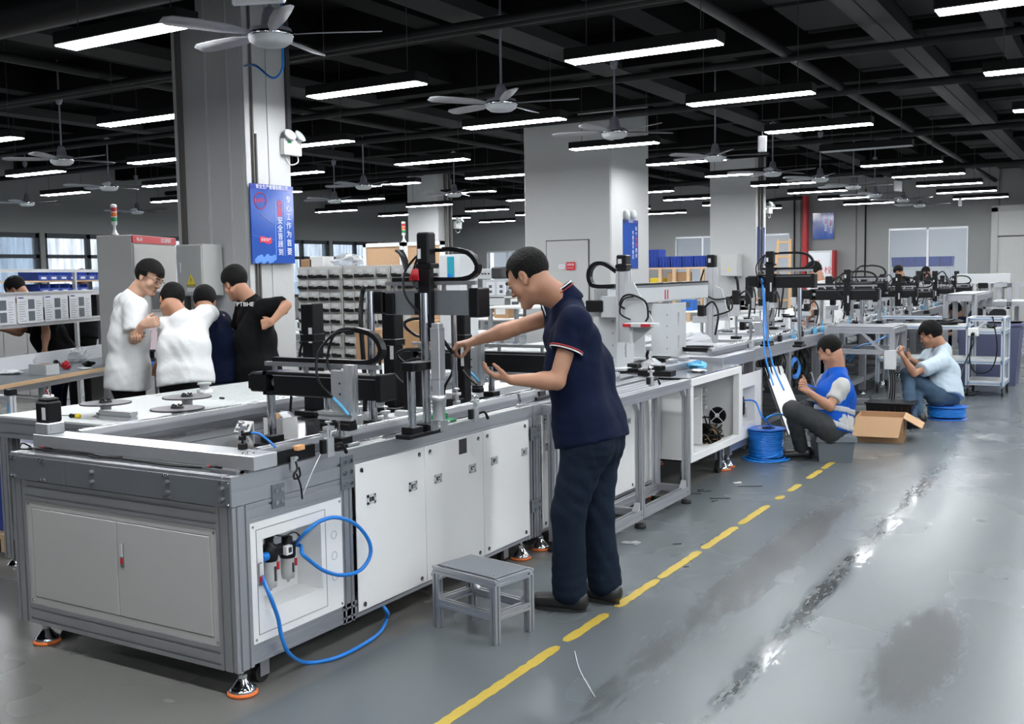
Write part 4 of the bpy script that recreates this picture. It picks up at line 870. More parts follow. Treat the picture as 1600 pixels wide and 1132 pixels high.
# ---------------------------------------------------------------- gantries
def links(path, w, th, axis='y', n=None):
    """cable chain: a run of box links along a path in the xz plane at given y"""
    P = spline([Vector(p) for p in path], 6); f = MB(); L = 0; last = P[0]; step = .022
    pts = [P[0]]
    for p in P[1:]:
        if (p - pts[-1]).length >= step: pts.append(p)
    for a, b in zip(pts[:-1], pts[1:]):
        f.beam(a, b + (b - a) * .12, w, th, up=(0, 0, 1) if abs((b - a).normalized().z) < .7 else (1, 0, 0))
    return f
def shaft(x, y, z0, z1, t, r=.019, base=.05, foot=True):
    f = MB(); f.cyl((x, y, z0 + base * .8), (x, y, z1), r, n=18); f.build('shaft', 'chrome', t)
    if foot: f = MB(); f.bb(x - .035, x + .035, y - .04, y + .04, z0 + .018, z0 + base, .003); f.bb(x - .04, x + .04, y - .08, y + .08, z0, z0 + .02, .003); f.build('shaft_base', 'black', t)
def gantry(name, label, x0, x1, y, zb, hb=.105, zdeck=.86, shafts=(), slide=.5, mot=True, chain=True, grey=False, tower=None, detail=1, seed=0):
    t = thing(name, label, 'gantry', ((x0 + x1) / 2, y, zdeck)); r = random.Random(seed)
    L = x1 - x0; z0, z1 = zb, zb + hb
    if grey:
        f = MB(); f.bb(x0 + .05, x1 - .055, y - .045, y - .039, z0, z1); f.build('beam_plate', 'plate_grey', t)
        f = MB(); f.bb(x0 + .02, x1 - .05, y - .035, y + .045, z0 + .008, z1 - .008); f.bb(x1 - .055, x1, y - .055, y + .05, z0 - .01, z1 + .01, .006); f.bb(x0 - .05, x0 + .04, y - .06, y + .03, z0 + .005, z1 + .0, .005)
        f.build('beam', 'black', t)
        f = MB(); f.bb(x0 + .23, x0 + .33, y - .062, y - .045, z0 + .003, z1 - .01, .003); f.bb(x0 + .06, x0 + .11, y - .062, y - .045, z0 + .003, z1 - .01, .003); f.build('shaft_clamp', 'black', t)
        f = bolts([(x0 + a, y - .046, z0 + b) for a in (.15, .42) for b in (.03, .08)], (0, -1, 0), .003, .002); f.build('screws', 'chrome', t)
    else:
        f = MB(); f.bb(x0 + .10, x1 - .03, y - .05, y + .05, z0, z1, .006); f.bb(x1 - .035, x1, y - .055, y + .055, z0 - .004, z1 + .004, .005); f.bb(x0 + .04, x0 + .11, y - .05, y + .05, z0, z0 + .015); f.bb(x0 + .04, x0 + .11, y - .05, y + .05, z1 - .015, z1); f.bb(x0 + .04, x0 + .06, y - .05, y + .05, z0, z1); f.bb(x0 + .04, x0 + .11, y + .03, y + .05, z0, z1)
        f.build('beam', 'black', t)
        if mot: f = MB(); f.bb(x0 - .05, x0 + .04, y - .042, y + .042, z0 + .01, z1 - .008, .008); f.bb(x0 - .07, x0 - .05, y - .03, y + .03, z0 + .02, z1 - .02, .004); f.build('drive_motor', 'black', t); f = MB(); f.lathe((x0 + .06, y, (z0 + z1) / 2), [(.016, 0), (.021, .004), (.021, .016), (.017, .02), (.021, .024), (.021, .04), (.016, .045)], 16, (1, 0, 0)); f.build('coupling', 'machined', t)
        f = MB(); f.bb(x0 + .10, x1 - .035, y - .052, y - .05, z1 - .018, z1 - .014); f.build('cover_edge', 'alu_dark', t)
    f = MB(); f.bb(x0 + .05, x1 - .02, y - .045, y - .02, z1 + .025, z1 + .043); 
    for k in range(4): xx = x0 + .1 + (L - .16) * k / 3; f.bb(xx - .008, xx + .008, y - .04, y - .025, z1, z1 + .026)
    f.build('chain_tray', 'alu_dark', t)
    sx = x0 + L * slide
    if chain:
        hh = .15 if L > .5 else .12; xe = x1 - .10
        f = links([(x0 + .08, y - .012, z1 + .052), (x0 + L * .5, y - .012, z1 + .052), (xe, y - .012, z1 + .052), (xe + .07, y - .012, z1 + .08), (xe + .075, y - .012, z1 + .12), (xe + .03, y - .012, z1 + hh + .02), (xe - .06, y - .012, z1 + hh + .04), (sx + .05, y - .012, z1 + hh + .04)], .034, .020); f.build('cable_chain', 'black', t)
        f = MB()
        f.tube([(sx + .06, y - .012, z1 + hh + .04), (sx - .04, y - .03, z1 + hh + .035), (sx - .12, y - .07, z1 + hh * .6), (sx - .10, y - .10, z1 - .02), (sx - .02, y - .10, z0 + .01)], .006, 7, sub=7)
        f.tube([(sx + .06, y, z1 + hh + .035), (sx - .05, y - .04, z1 + hh + .02), (sx - .09, y - .05, z1 + hh * .4), (sx - .06, y - .06, z1 + .01)], .006, 7, sub=7); f.build('cable', 'black', t)
    if tower:
        h, w = tower
        f = MB(); f.bb(sx - w / 2, sx + w / 2, y - .09, y - .055, z0 - .12, z1 + h * .5, .003); f.bb(sx - w / 2, sx + w / 2, y - .10, y - .10 + w, z1 + h * .45, z1 + h, .008); f.bb(sx - w / 2 - .01, sx + w / 2 + .01, y - .095, y - .09 + w, z1 + h * .38, z1 + h * .47, .004)
        f.build('vertical_axis', 'black', t)
        f = MB(); f.bb(sx - w * .35, sx - w * .1, y - .102, y - .10, z1 + h * .55, z1 + h * .72); f.bb(sx + w * .1, sx + w * .3, y - .092, y - .09, z0 - .03, z0 + .05); f.build('rating_label', 'label', t)
    elif detail:
        f = MB(); f.bb(sx - .055, sx + .025, y - .075, y - .05, z0 - .05, z1 + .02, .003); f.prof((sx + .05, y - .07, z0 - .055), (sx + .05, y - .07, z1 + .045), .045, .04, 1, 1); f.build('slide_plate', 'machined', t)
        f = MB(); f.mi = 0
        for k in range(3): f.cyl((sx - .005, y - .0755, z0 - .02 + k * .045), (sx - .005, y - .077, z0 - .02 + k * .045), .005, n=8)
        f.build('bore_holes', 'dark', t)
        f = MB(); f.prof((sx - .11, y - .075, z0 - .065), (sx + .07, y - .075, z0 - .065), .05, .035, 1, 1); f.build('gripper_bar', 'machined', t)
        f = MB(); f.bb(sx - .10, sx - .04, y - .105, y - .05, z0 - .125, z0 - .095, .004); f.bb(sx + .01, sx + .065, y - .105, y - .05, z0 - .125, z0 - .095, .004); f.bb(sx - .1, sx - .045, y - .1, y - .055, z0 - .095, z0 - .084); f.bb(sx + .01, sx + .06, y - .1, y - .055, z0 - .095, z0 - .084); f.build('gripper_pad', 'black', t)
        f = MB(); f.tube([(sx - .02, y - .10, z0 + .01), (sx + .01, y - .11, z0 - .005), (sx + .04, y - .115, z0 - .025), (sx + .065, y - .11, z0 - .055)], .007, 7, sub=4); f.build('blue_sleeve', 'skyblue', t)
    for (sx_, sy_, z_) in shafts: shaft(sx_, sy_, zdeck, z_, t)
    return t
# gantry 1
y = 3.50; a = at(420, 600, y=y)[0]; b = at(608, 600, y=y)[0]; zt = at(520, 583, y=y)[2]
gantry('gantry_robot', 'low black gantry nearest the camera over the near machine', a - .03, b, y, zt - .105, .105, .86, shafts=[(at(460, 690, z=.86)[0], 3.43, zt - .1), (a + .24, 3.62, zt - .1)], slide=.72, seed=1)
q = at(533, 700, z=.86); g1 = [o for o in S.objects if o.name == 'gantry_robot'][0]; shaft(q[0], q[1], .86, .97, g1, .018); f = MB(); f.cyl((q[0] - .03, q[1] + .03, .86), (q[0] - .03, q[1] + .03, 1.03), .010, n=8); f.build('thin_rod', 'chrome', g1)
# gantry 2, tall, grey beam plate
y = 4.12; a = at(598, 470, y=y)[0]; b = at(757, 470, y=y)[0]; zt = at(680, 454, y=y)[2]
g2 = gantry('gantry_robot', 'tall gantry with grey beam plate and high cable chain arch', a, b, y, zt - .115, .115, .86, slide=.53, grey=True, tower=(.27, .068), seed=2)
xs1 = at(583, 560, y=4.03)[0]; xs2 = at(667, 560, y=4.03)[0]; xs3 = at(647, 620, y=3.92)[0]
shaft(xs1, 4.02, .86, zt, g2, .02); shaft(xs2, 4.02, .86, zt - .01, g2, .02); shaft(xs3, 3.90, .86, 1.18, g2, .019)
f = MB(); f.bb(xs3 - .035, xs2 + .035, 3.87, 3.93, 1.165, 1.205, .003); f.bb(xs2 - .03, xs2 + .04, 3.9, 4.06, 1.165, 1.205, .003); f.build('shaft_link', 'black', g2)
f = MB(); f.bb(xs2 + .055, xs2 + .095, 3.99, 4.03, 1.0, 1.38, .003); f.bb(xs2 + .05, xs2 + .10, 3.985, 4.035, 1.12, 1.36, .003); f.build('lift_slide', 'machined', g2)
f = MB(); f.lathe((xs2 + .075, 4.01, .93), [(.03, 0), (.03, .09), (.036, .092), (.036, .115), (.02, .12)], 18); f.bb(xs2 + .04, xs2 + .055, 3.99, 4.03, .88, .93); f.bb(xs2 + .095, xs2 + .11, 3.99, 4.03, .88, .93); f.build('air_cylinder', 'machined', g2)
f = MB()
for k in range(5): f.tube([(xs2 - .045 + .006 * k, 4.0, zt + .10), (xs2 - .05 + .009 * k, 3.99, zt + .075), (xs2 - .065 + .012 * k, 4.0, zt + .05)], .0045, 6, sub=4)
f.build('red_connector', 'red', g2)
f = MB()
for k in range(4): f.tube([(xs2 - .17 + .012 * k, 4.04, zt + .19), (xs2 - .13 + .012 * k, 4.02, zt + .17 - .01 * k), (xs2 - .09, 4.0, zt + .10)], .007, 6, sub=4)
f.tube([(xs1 - .05, 4.05, zt + .03), (xs1 - .08, 4.06, zt - .02), (xs1 - .045, 4.0, zt - .15), (xs1 - .03, 4.0, 1.1), (xs1 - .035, 4.0, .95)], .012, 7, sub=6); f.build('cable', 'black', g2)
# standing servo actuators
def actuator(label, u, v0, v1, y, wpx, zb=.84, detail=True):
    c = at(u, v1, y=y); zt_ = c[2]; x = c[0]; w = wpx / 1642.6 * float(np.dot(np.array([x, y, zt_ - EYE]), fwd)); t = thing('servo_actuator', label, 'actuator', (x, y, zb))
    z0 = at(u, v0, y=y)[2]
    f = MB(); f.bb(x - w / 2, x + w / 2, y - w / 2, y + w / 2, zt_ - (zt_ - zb) * .28, zt_, .006); f.bb(x - w * .42, x + w * .42, y - w * .5, y + w * .5, zb + .03, zt_ - (zt_ - zb) * .26, .004); f.bb(x - w * .55, x + w * .55, y - w * .55, y + w * .55, zt_ - (zt_ - zb) * .34, zt_ - (zt_ - zb) * .27, .004); f.bb(x - w * .8, x + w * .8, y - w, y + w, zb, zb + .03, .004); f.build('housing', 'black', t)
    f = MB(); f.bb(x + w * .12, x + w * .38, y - w * .52, y - w * .503, z0 + (zt_ - z0) * .35, z0 + (zt_ - z0) * .6); f.build('rating_label', 'label', t)
    if detail:
        f = MB(); hz = zt_ - (zt_ - zb) * .3
        f.tube([(x - w * .5, y - .02, hz), (x - w * .8, y - .03, hz - .1), (x - w * .7, y - .04, hz - .2), (x - w * 1.3, y - .05, zb + .12), (x - w * 1.5, y - .05, zb + .01)], .008, 7, sub=6)
        f.tube([(x + w * .4, y - .05, zb + .22), (x + w, y - .06, zb + .18), (x + w * 1.8, y - .06, zb + .14)], .007, 7, sub=5); f.build('cable', 'black', t)
        f = MB(); f.cyl((x - w * .4, y - w * .6, zb + .12), (x - w * .4, y - w * .6, zb + .17), .006, n=6); f.build('red_wire', 'red', t)
    return t
actuator('tall black servo actuator in front of the drawer cabinets', 487, 568, 474, 4.45, 26)
actuator('black servo actuator under the tall gantry', 613, 600, 487, 4.75, 25)
actuator('black actuator just left of the mans raised hand', 722, 620, 480, 5.05, 20)
t = thing('chrome_stand', 'chrome shaft on a black foot behind the mans tool', 'stand', (at(711, 625, z=.84)[0], 4.75, .84)); x = at(711, 600, y=4.75)[0]; shaft(x, 4.75, .84, at(711, 480, y=4.75)[2], t, .016, .09)
y = 5.35; a = at(640, 560, y=y)[0]; b = at(866, 560, y=y)[0]; zt = at(750, 545, y=y)[2]
gantry('gantry_robot', 'low black gantry behind the standing mans hands', a, b, y, zt - .13, .12, .86, shafts=[(at(768, 600, y=5.3)[0], 5.3, zt - .1), (b - .15, 5.42, zt - .1)], slide=.50, chain=False, seed=3)
t = thing('coil_of_cable', 'loops of black cable beside the black actuators', 'cable', (-3.4, 4.85, 1.1)); f = MB()
for k, (u, v) in enumerate(((655, 512), (645, 560), (660, 575))):
    c = at(u, v, y=4.7); f.tube([c + Vector((.09 * cos(a_) * (1 + .1 * k), .03 * sin(a_ * 2), .05 * sin(a_))) for a_ in [q * pi / 5 for q in range(9)]], .009, 7, sub=4)
f.build('loop', 'black', t)
f = MB(); c = at(650, 600, y=4.7); f.bb(c[0] - .06, c[0] + .06, 4.66, 4.74, .836, c[2] + .1, .005); f.build('junction_box', 'black', t)
# ---- big grey gantry: slotted side plates, heavy beam along the line
xg = -3.45
G = thing('portal_gantry', 'large light grey portal gantry with slotted legs behind the man', 'gantry', (xg, 8.5, .86))
def slotplate(y, x0, x1, z0, z1, name='leg_plate'):
    f = MB(); w = .05; cx = (x0 + x1) / 2
    zc = (z0 + z1) / 2
    for (a, b, c, d) in ((x0, cx - .03, z0, z1), (cx + .03, x1, z0, z1), (cx - .03, cx + .03, z0, z0 + .06), (cx - .03, cx + .03, zc - .03, zc + .03), (cx - .03, cx + .03, z1 - .06, z1)): f.bb(a, b, y, y + .014, c, d)
    f.build(name, 'tin', G)
    f = bolts([(xx, y, z0 + (z1 - z0) * k / 5) for xx in (x0 + .02, x1 - .02) for k in range(1, 5)], (0, -1, 0), .005, .002); f.build('screws', 'dark', G)
def sideplate(x, y0, y1, z0, z1):
    f = MB(); cy = (y0 + y1) / 2; zc = (z0 + z1) / 2; q = .02
    for (a, b, c, d) in ((y0, cy - q, z0, z1), (cy + q, y1, z0, z1), (cy - q, cy + q, z0, z0 + .08), (cy - q, cy + q, zc - .04, zc + .04), (cy - q, cy + q, z1 - .08, z1)): f.bb(x, x + .014, a, b, c, d)
    f.build('leg_plate', 'tin', G)
slotplate(7.30, -3.62, -3.30, .86, 1.32); sideplate(-3.30, 7.30, 7.62, .86, 1.32)
slotplate(8.25, -3.62, -3.24, .86, 1.33); sideplate(-3.24, 8.25, 8.60, .86, 1.33)
f = MB(); f.bb(-3.62, -3.2, 7.25, 7.66, .855, .875, .003); f.bb(-3.62, -3.2, 8.2, 8.64, .855, .875, .003); f.build('base_plate', 'tin', G)
f = MB(); f.bb(-3.5, -3.38, 7.35, 9.6, 1.34, 1.47, .006); f.build('main_beam', 'tin', G)
f = MB(); f.bb(-3.42, -3.375, 7.4, 9.6, 1.47, 1.485); f.mi = 1; f.bb(-3.50, -3.38, 7.35, 9.6, 1.486, 1.50); f.mi = 2; f.bb(-3.379, -3.377, 8.5, 8.52, 1.36, 1.44); f.bb(-3.379, -3.377, 8.56, 8.58, 1.36, 1.44); f.build('beam_cover', ['alu_dark', 'black', 'red'], G)
xz = at(975, 470, y=7.2)[0]
f = MB(); f.prof((xz, 7.2, 1.08), (xz, 7.2, at(975, 424, y=7.2)[2]), .10, .07, 2, 1, up=(0, 1, 0)); f.build('vertical_rail', 'alu_light', G)
zt = at(975, 424, y=7.2)[2]
f = MB(); f.bb(xz - .04, xz + .04, 7.15, 7.24, zt, zt + .12, .008); f.bb(xz - .045, xz + .045, 7.145, 7.245, zt + .02, zt + .05, .004); f.mi = 1; f.bb(xz - .025, xz + .005, 7.147, 7.149, zt + .055, zt + .09); f.build('servo_motor', ['black', 'label'], G)
f = MB(); f.prism([(xz + .04, 1.08), (xz + .11, 1.08), (xz + .26, 1.20), (xz + .26, 1.24), (xz + .11, 1.52), (xz + .04, 1.52)], 'y', 7.12, 7.134); f.build('gusset_plate', 'tin', G)
f = MB(); f.bb(xz - .18, xz - .05, 7.18, 7.24, 1.26, 1.42, .004); f.build('carriage', 'tin', G)
f = MB(); f.bb(xz - .30, xz - .16, 7.16, 7.25, 1.30, 1.39, .008); f.build('drive_motor', 'black', G)
f = links([(xz - .06, 7.22, 1.60), (xz - .16, 7.22, 1.66), (xz - .24, 7.22, 1.66), (xz - .285, 7.22, 1.61), (xz - .285, 7.22, 1.54), (xz - .24, 7.22, 1.495), (xz - .06, 7.22, 1.495)], .05, .03); f.build('cable_chain', 'black', G)
f = MB(); f.tube([(xz + .05, 7.1, 1.33), (xz + .02, 7.08, 1.36), (xz + .05, 7.08, 1.42), (xz + .12, 7.08, 1.43), (xz + .22, 7.08, 1.38), (xz + .24, 7.08, 1.28), (xz + .22, 7.08, 1.24)], .008, 7, sub=6); f.tube([(xz + .1, 7.09, 1.25), (xz + .03, 7.06, 1.3), (xz + .06, 7.06, 1.40), (xz + .14, 7.06, 1.42)], .006, 7, sub=6); f.build('cable', 'black', G)
f = MB(); f.bb(xz + .08, xz + .32, 7.0, 7.1, 1.20, 1.23, .003); f.cyl((xz + .12, 7.05, 1.2), (xz + .12, 7.05, 1.08), .012); f.mi = 1; f.bb(xz + .08, xz + .14, 6.99, 7.0, 1.205, 1.225); f.bb(xz + .22, xz + .29, 6.99, 7.0, 1.205, 1.225); f.build('gripper_head', ['tin', 'red'], G)
f = MB(); f.tube([(-3.2, 7.7, .98), (-3.22, 7.72, .93), (-3.18, 7.7, .89), (-3.12, 7.66, .875)], .012, 8, sub=6); f.build('cable', 'black', G)
# second vertical post with motor
q = at(1112, 520, y=9.75); xq = q[0]; zt = at(1112, 418, y=9.75)[2]
f = MB(); f.prof((xq, 9.75, .9), (xq, 9.75, zt), .10, .08, 2, 1, up=(0, 1, 0)); f.build('vertical_rail', 'alu_light', G)
f = MB(); f.bb(xq - .04, xq + .04, 9.71, 9.79, zt, zt + .12, .008); f.mi = 1; f.bb(xq - .02, xq + .005, 9.705, 9.709, zt + .045, zt + .085); f.build('servo_motor', ['black', 'label'], G)
f = MB(); f.prism([(xq + .04, 1.12), (xq + .20, 1.12), (xq + .12, 1.42), (xq + .04, 1.46)], 'y', 9.69, 9.704); f.build('gusset_plate', 'tin', G)
f = MB(); f.tube([(xq - .06, 9.70, zt - .02), (xq - .09, 9.68, zt - .2), (xq + .05, 9.66, zt - .3), (xq + .2, 9.66, zt - .3), (xq + .22, 9.66, zt - .4), (xq + .05, 9.66, zt - .46)], .008, 7, sub=6); f.build('cable', 'black', G)
# ---- black gantries down the line
y = 9.45; a = at(1178, 442, y=y)[0]; b = at(1275, 442, y=y)[0]; zt = at(1230, 429, y=y)[2]
g4 = gantry('gantry_robot', 'black gantry above the vest wearing worker with tall black axis', a, b, y, zt - .12, .12, .90, shafts=[(a + .10, y + .07, zt - .1), (b - .16, y + .07, zt - .1)], slide=.30, tower=(.21, .07), seed=5)
f = MB(); x = a + .10; f.tube([(x, y - .10, zt - .03), (x + .02, y - .11, zt - .2), (x + .05, y - .2, zt - .45), (x + .14, y - .45, .85), (x + .26, -0 + y - .62, .62)], .007, 7, sub=7); f.tube([(x, y - .09, zt - .03), (x + .03, y - .11, zt - .2), (x + .07, y - .2, zt - .45), (x + .2, y - .45, .8), (x + .35, y - .62, .58)], .007, 7, sub=7); f.build('blue_air_line', 'tube_blue', g4)
y = 12.2; a = at(1262, 460, y=y)[0]; b = at(1374, 460, y=y)[0]; zt = at(1300, 451, y=y)[2]
gantry('gantry_robot', 'second black gantry in front of the red pipe', a, b, y, zt - .13, .125, .90, shafts=[(a + .14, y + .07, zt - .1), (b - .2, y + .07, zt - .1)], slide=.58, tower=(.22, .07), seed=6)
# lower gantry and stands between them
def stand(label, x, y, h, kind, zb=.875):
    t = thing('fixture_stand', label, 'stand', (x, y, zb), 'small fixtures along the machine line')
    f = MB(); f.cyl((x, y, zb), (x, y, zb + h), .014, n=10); f.mi = 1; f.bb(x - .045, x + .045, y - .05, y + .05, zb, zb + .03, .003); f.build('post', ['chrome', 'black'], t)
    f = MB()
    if kind == 0: f.bb(x - .08, x + .06, y - .03, y + .03, zb + h - .03, zb + h + .03, .003); f.mi = 1; f.bb(x - .03, x + .03, y - .04, y + .04, zb + h + .03, zb + h + .13, .005)
    elif kind == 1: f.bb(x - .12, x + .12, y - .02, y + .02, zb + h, zb + h + .025); f.bb(x + .05, x + .11, y - .04, y + .03, zb + h - .12, zb + h, .003); f.mi = 1; f.bb(x - .10, x - .05, y - .03, y + .03, zb + h - .08, zb + h, .003)
    elif kind == 2: f.mi = 1; f.bb(x - .035, x + .035, y - .04, y + .04, zb + h - .05, zb + h + .17, .006); f.mi = 0; f.bb(x - .05, x + .05, y - .05, y - .04, zb + h - .10, zb + h + .02)
    else: f.cyl((x, y, zb + h * .3), (x, y, zb + h), .035, .025, 14); f.mi = 1; f.bb(x - .05, x + .05, y - .04, y + .04, zb + h, zb + h + .02, .002)
    f.build('head', ['machined', 'black'], t)
    if kind in (0, 2):
        f = MB(); f.tube([(x + .02, y, zb + h + .1), (x + .1, y, zb + h + .16), (x + .16, y - .02, zb + h + .05), (x + .13, y - .02, zb + h * .5)], .009, 6, sub=5); f.build('cable', 'black', t)
    return t
P0 = [stand('x', -3.3, 9.2, .28, 0), stand('x', -3.1, 10.0, .22, 1), stand('x', -3.5, 10.8, .34, 2), stand('x', -3.0, 11.3, .16, 3)]
desc = ['silver headed fixture stand with cable', 'fixture stand with crossbar and black block', 'fixture stand with upright black motor', 'stubby silver cylinder stand']
for p, d in zip(P0, desc): p['label'] = d + ' behind the vest wearing worker'
rs = random.Random(11); k = 0
for y in np.arange(11.8, 26.6, .42):
    for x in (-3.95, -3.6, -3.25, -2.98):
        if rs.random() < .22 or abs(y - 12.2) < .25: continue
        j = rs.randrange(4); s_ = rs.uniform(.8, 1.15 if j != 2 else 1.3); k += 1
        zone = 'over the squatting worker' if y < 15 else 'past the trolley' if y < 19 else 'by the back wall'
        side = {-3.95: 'rear', -3.6: 'middle', -3.25: 'middle', -2.98: 'front'}[x]
        clone(P0[j], (x + rs.uniform(-.06, .06), float(y) + rs.uniform(-.1, .1), .875), '%s, %s row %s' % (desc[j], side, zone), rotz=rs.choice([0, 0, pi / 2, .4, -.4]), scale=(s_, s_, s_))
# far black gantries
for i, (u, v, y, wpx, tw) in enumerate(((1405, 452, 14.5, 46, .2), (1432, 455, 16.6, 42, .22), (1462, 450, 18.6, 44, .18), (1492, 448, 20.6, 40, .2), (1350, 440, 13.4, 60, .0))):
    x = at(u, v, y=y); w = wpx / 1642.6 * (y * 1.12); gantry('gantry_robot', 'black gantry far down the line, %s of five' % ['second', 'third', 'fourth', 'fifth', 'first'][i], x[0] - w / 2, x[0] + w / 2, y, x[2] - .1, .1, .90, shafts=[(x[0] - w / 2 + .12, y + .05, x[2] - .08), (x[0] + w / 2 - .1, y + .05, x[2] - .08)], slide=.5, tower=(tw, .07) if tw else None, detail=0, seed=i, chain=i != 2)
# ================================================================= AROUND THE LINE
mat('strip_blue', (.10, .28, .55), .5)
def crumple(f, c, d, seed=0, n=12, m=8, amp=.35):
    r = random.Random(seed); c = Vector(c); b = len(f.v); rows = []
    for j in range(m + 1):
        a = -pi / 2 + pi * j / m; row = []
        for i in range(n):
            k = 1 + r.uniform(-amp, amp); row.append(c + Vector((d[0] * cos(a) * cos(2 * pi * i / n) * k, d[1] * cos(a) * sin(2 * pi * i / n) * k, max(-d[2] * .98, d[2] * (sin(a) * k + r.uniform(-.15, .15))))))
        rows += row
    fs = []
    for j in range(m):
        for i in range(n): p, q, s_, t_ = j * n + i, j * n + (i + 1) % n, (j + 1) * n + (i + 1) % n, (j + 1) * n + i; fs += [(p, q, s_), (p, s_, t_)]
    f.add(rows, fs, False); return f
# ---- step stool of aluminium profile
st = thing('step_stool', 'low aluminium step stool with grey top beside the standing man', 'stool', at(745, 960, z=0))
A, B, Cc = at(677, 980, z=0), at(775, 1010, z=0), at(817, 994, z=0)
ex = (B - A).normalized(); ey = Vector((-ex.y, ex.x, 0)); Lx = (B - A).length; Ly = .26; hs = .285
o0 = A
def SP(a, b, z): return o0 + ex * a + ey * b + Vector((0, 0, z))
w = .034
for a in (w / 2, Lx - w / 2):
    for b in (w / 2, Ly - w / 2): f = MB(); f.prof(SP(a, b, 0), SP(a, b, hs - w), w, w, 1, 1, up=ey); f.build('leg', 'alu', st)
for b in (w / 2, Ly - w / 2):
    f = MB(); f.prof(SP(0, b, hs - w / 2), SP(Lx, b, hs - w / 2), w, w, 1, 1); f.build('top_rail', 'alu', st); f = MB(); f.prof(SP(w, b, .12), SP(Lx - w, b, .12), w, w, 1, 1); f.build('cross_rail', 'alu', st)
for a in (w / 2, Lx - w / 2): f = MB(); f.prof(SP(a, w, hs - w / 2), SP(a, Ly - w, hs - w / 2), w, w, 1, 1); f.build('top_rail', 'alu', st); f = MB(); f.prof(SP(a, w, .12), SP(a, Ly - w, .12), w, w, 1, 1); f.build('cross_rail', 'alu', st)
f = MB(); f.box(SP(Lx / 2, Ly / 2, hs + .003), (Lx - w, Ly - w * 1.2, .006), .002, Matrix((ex, ey, Vector((0, 0, 1)))).transposed()); f.build('top_plate', 'plate_grey', st)
f = bolts([SP(a, b, hs + .006) for a in (.05, Lx - .05) for b in (.045, Ly - .045)], (0, 0, 1), .005, .002); f.build('screws', 'chrome', st)
for a in (w, Lx - w):
    for b in (w / 2, Ly - w / 2):
        for z in (.137, hs - w):
            s_ = 1 if a < Lx / 2 else -1; q = 1 if z < .2 else -1; f = MB(); P = [SP(a, b - .01, z), SP(a + s_ * .03, b - .01, z), SP(a, b - .01, z + q * .03)]; P += [p + ey * .02 for p in P]; f.add(P, [(0, 1, 2), (3, 5, 4), (0, 3, 4, 1), (1, 4, 5, 2), (2, 5, 3, 0)], False); f.build('corner_bracket', 'machined', st)
# ---- floor litter
for i, (u, v, m, lb, sz) in enumerate(((985, 849, 'bag', 'crumpled clear plastic scrap on the floor by the aluminium frame', .05), (1152, 755, 'white_bright', 'small white plastic strip on the floor by the cabinet', .03), (400, 1062, 'paper', 'tiny white scrap under the blue hose', .012), (1520, 598, 'paper', 'small white scrap on the floor past the trolley', .03))):
    c = at(u, v, z=.004); f = MB(); f.box(c, (sz * 2, sz, .006), .002, Matrix.Rotation(.5 * i, 3, 'Z')); f.box(c + Vector((sz * .5, sz * .3, .004)), (sz, sz, .004), .001, Matrix.Rotation(1 + i, 3, 'Z')); tag(f.build('floor_scrap', m), lb, 'litter')
for i, (u, v, L_, a_) in enumerate(((1100, 768, .10, .1), (1125, 779, .14, -.1), (1117, 783, .07, .8), (1082, 772, .12, .0), (1172, 760, .18, -.05), (1095, 766, .05, .3), (1058, 850, .05, 0), (1072, 886, .03, .2))):
    c = at(u, v, z=.004); d = Vector((cos(a_ + .55), sin(a_ + .55), 0)) * L_ / 2; f = MB(); f.cyl(c - d, c + d, .003, n=5); tag(f.build('cable_offcut', 'dark'), 'thin black cable offcut lying on the floor, %s from the left' % ['third', 'fifth', 'fourth', 'second', 'last', 'rather short one', 'lone piece', 'tiny one'][i], 'litter', 'cable offcuts on the floor')
f = MB(); f.tube([at(898, 1018, z=.003), at(905, 1045, z=.003), at(918, 1070, z=.003), at(930, 1090, z=.003)], .0015, 5, sub=4); tag(f.build('wire_scrap', 'paper'), 'thin pale wire scrap on the floor right of the tape line', 'litter')
# ---- blue tube reel
def reel(lb, c, R, h, loose=True, flange=.13, m='tube_blue'):
    t = thing('tube_reel', lb, 'reel', c); x, y, z = c
    f = MB(); n = 15 if h > .2 else 6
    for k in range(n):
        zz = z + .03 + (h - .05) * k / n; f.lathe((x, y, zz), [(R - .02, 0), (R - .004, .001), (R, .006), (R - .004, .012), (R - .02, .0135)], 28)
    f.build('tube_winding', m, t)
    f = MB(); f.lathe((x, y, z + h - .012), [(R + .012, 0), (R + .016, .004), (R + .012, .008)], 32); f.build('flange', 'blue' if loose else 'blue', t)
    f = MB(); f.lathe((x, y, z), [(R + .01, 0), (R + .012, .006), (R, .010)], 32); f.build('lower_flange', 'blue', t)
    f = MB(); f.lathe((x, y, z + h - .004), [(.03, 0), (.03, .004), (.02, .006)], 16); f.mi = 1; f.lathe((x, y, z + h - .0035), [(.075, 0), (.075, .0006)], 20); f.build('hub_label', ['dark', 'posterblue_dark'], t)
    if loose:
        f = MB()
        for k in range(3):
            rr = R + .012 + .018 * k; f.tube([(x + rr * cos(a), y + rr * sin(a), z + .008 + .012 * (k == 0) + .004 * sin(a * 2 + k)) for a in [q * pi / 9 for q in range(19)]], .0075, 7)
        f.tube([(x - R * .3, y - R, z + .05), (x + R * .2, y - R - .01, z + .035), (x + R * .8, y - R * .62, z + .06), (x + R, y, z + .10)], .0075, 7, sub=5)
        f.build('loose_coils', m, t)
    return t
c = at(1189, 722, z=0); c = Vector((c.x, c.y + .14, 0)); RL = reel('large reel of bright blue air tube on the floor by the cabinet', c, .145, .27)
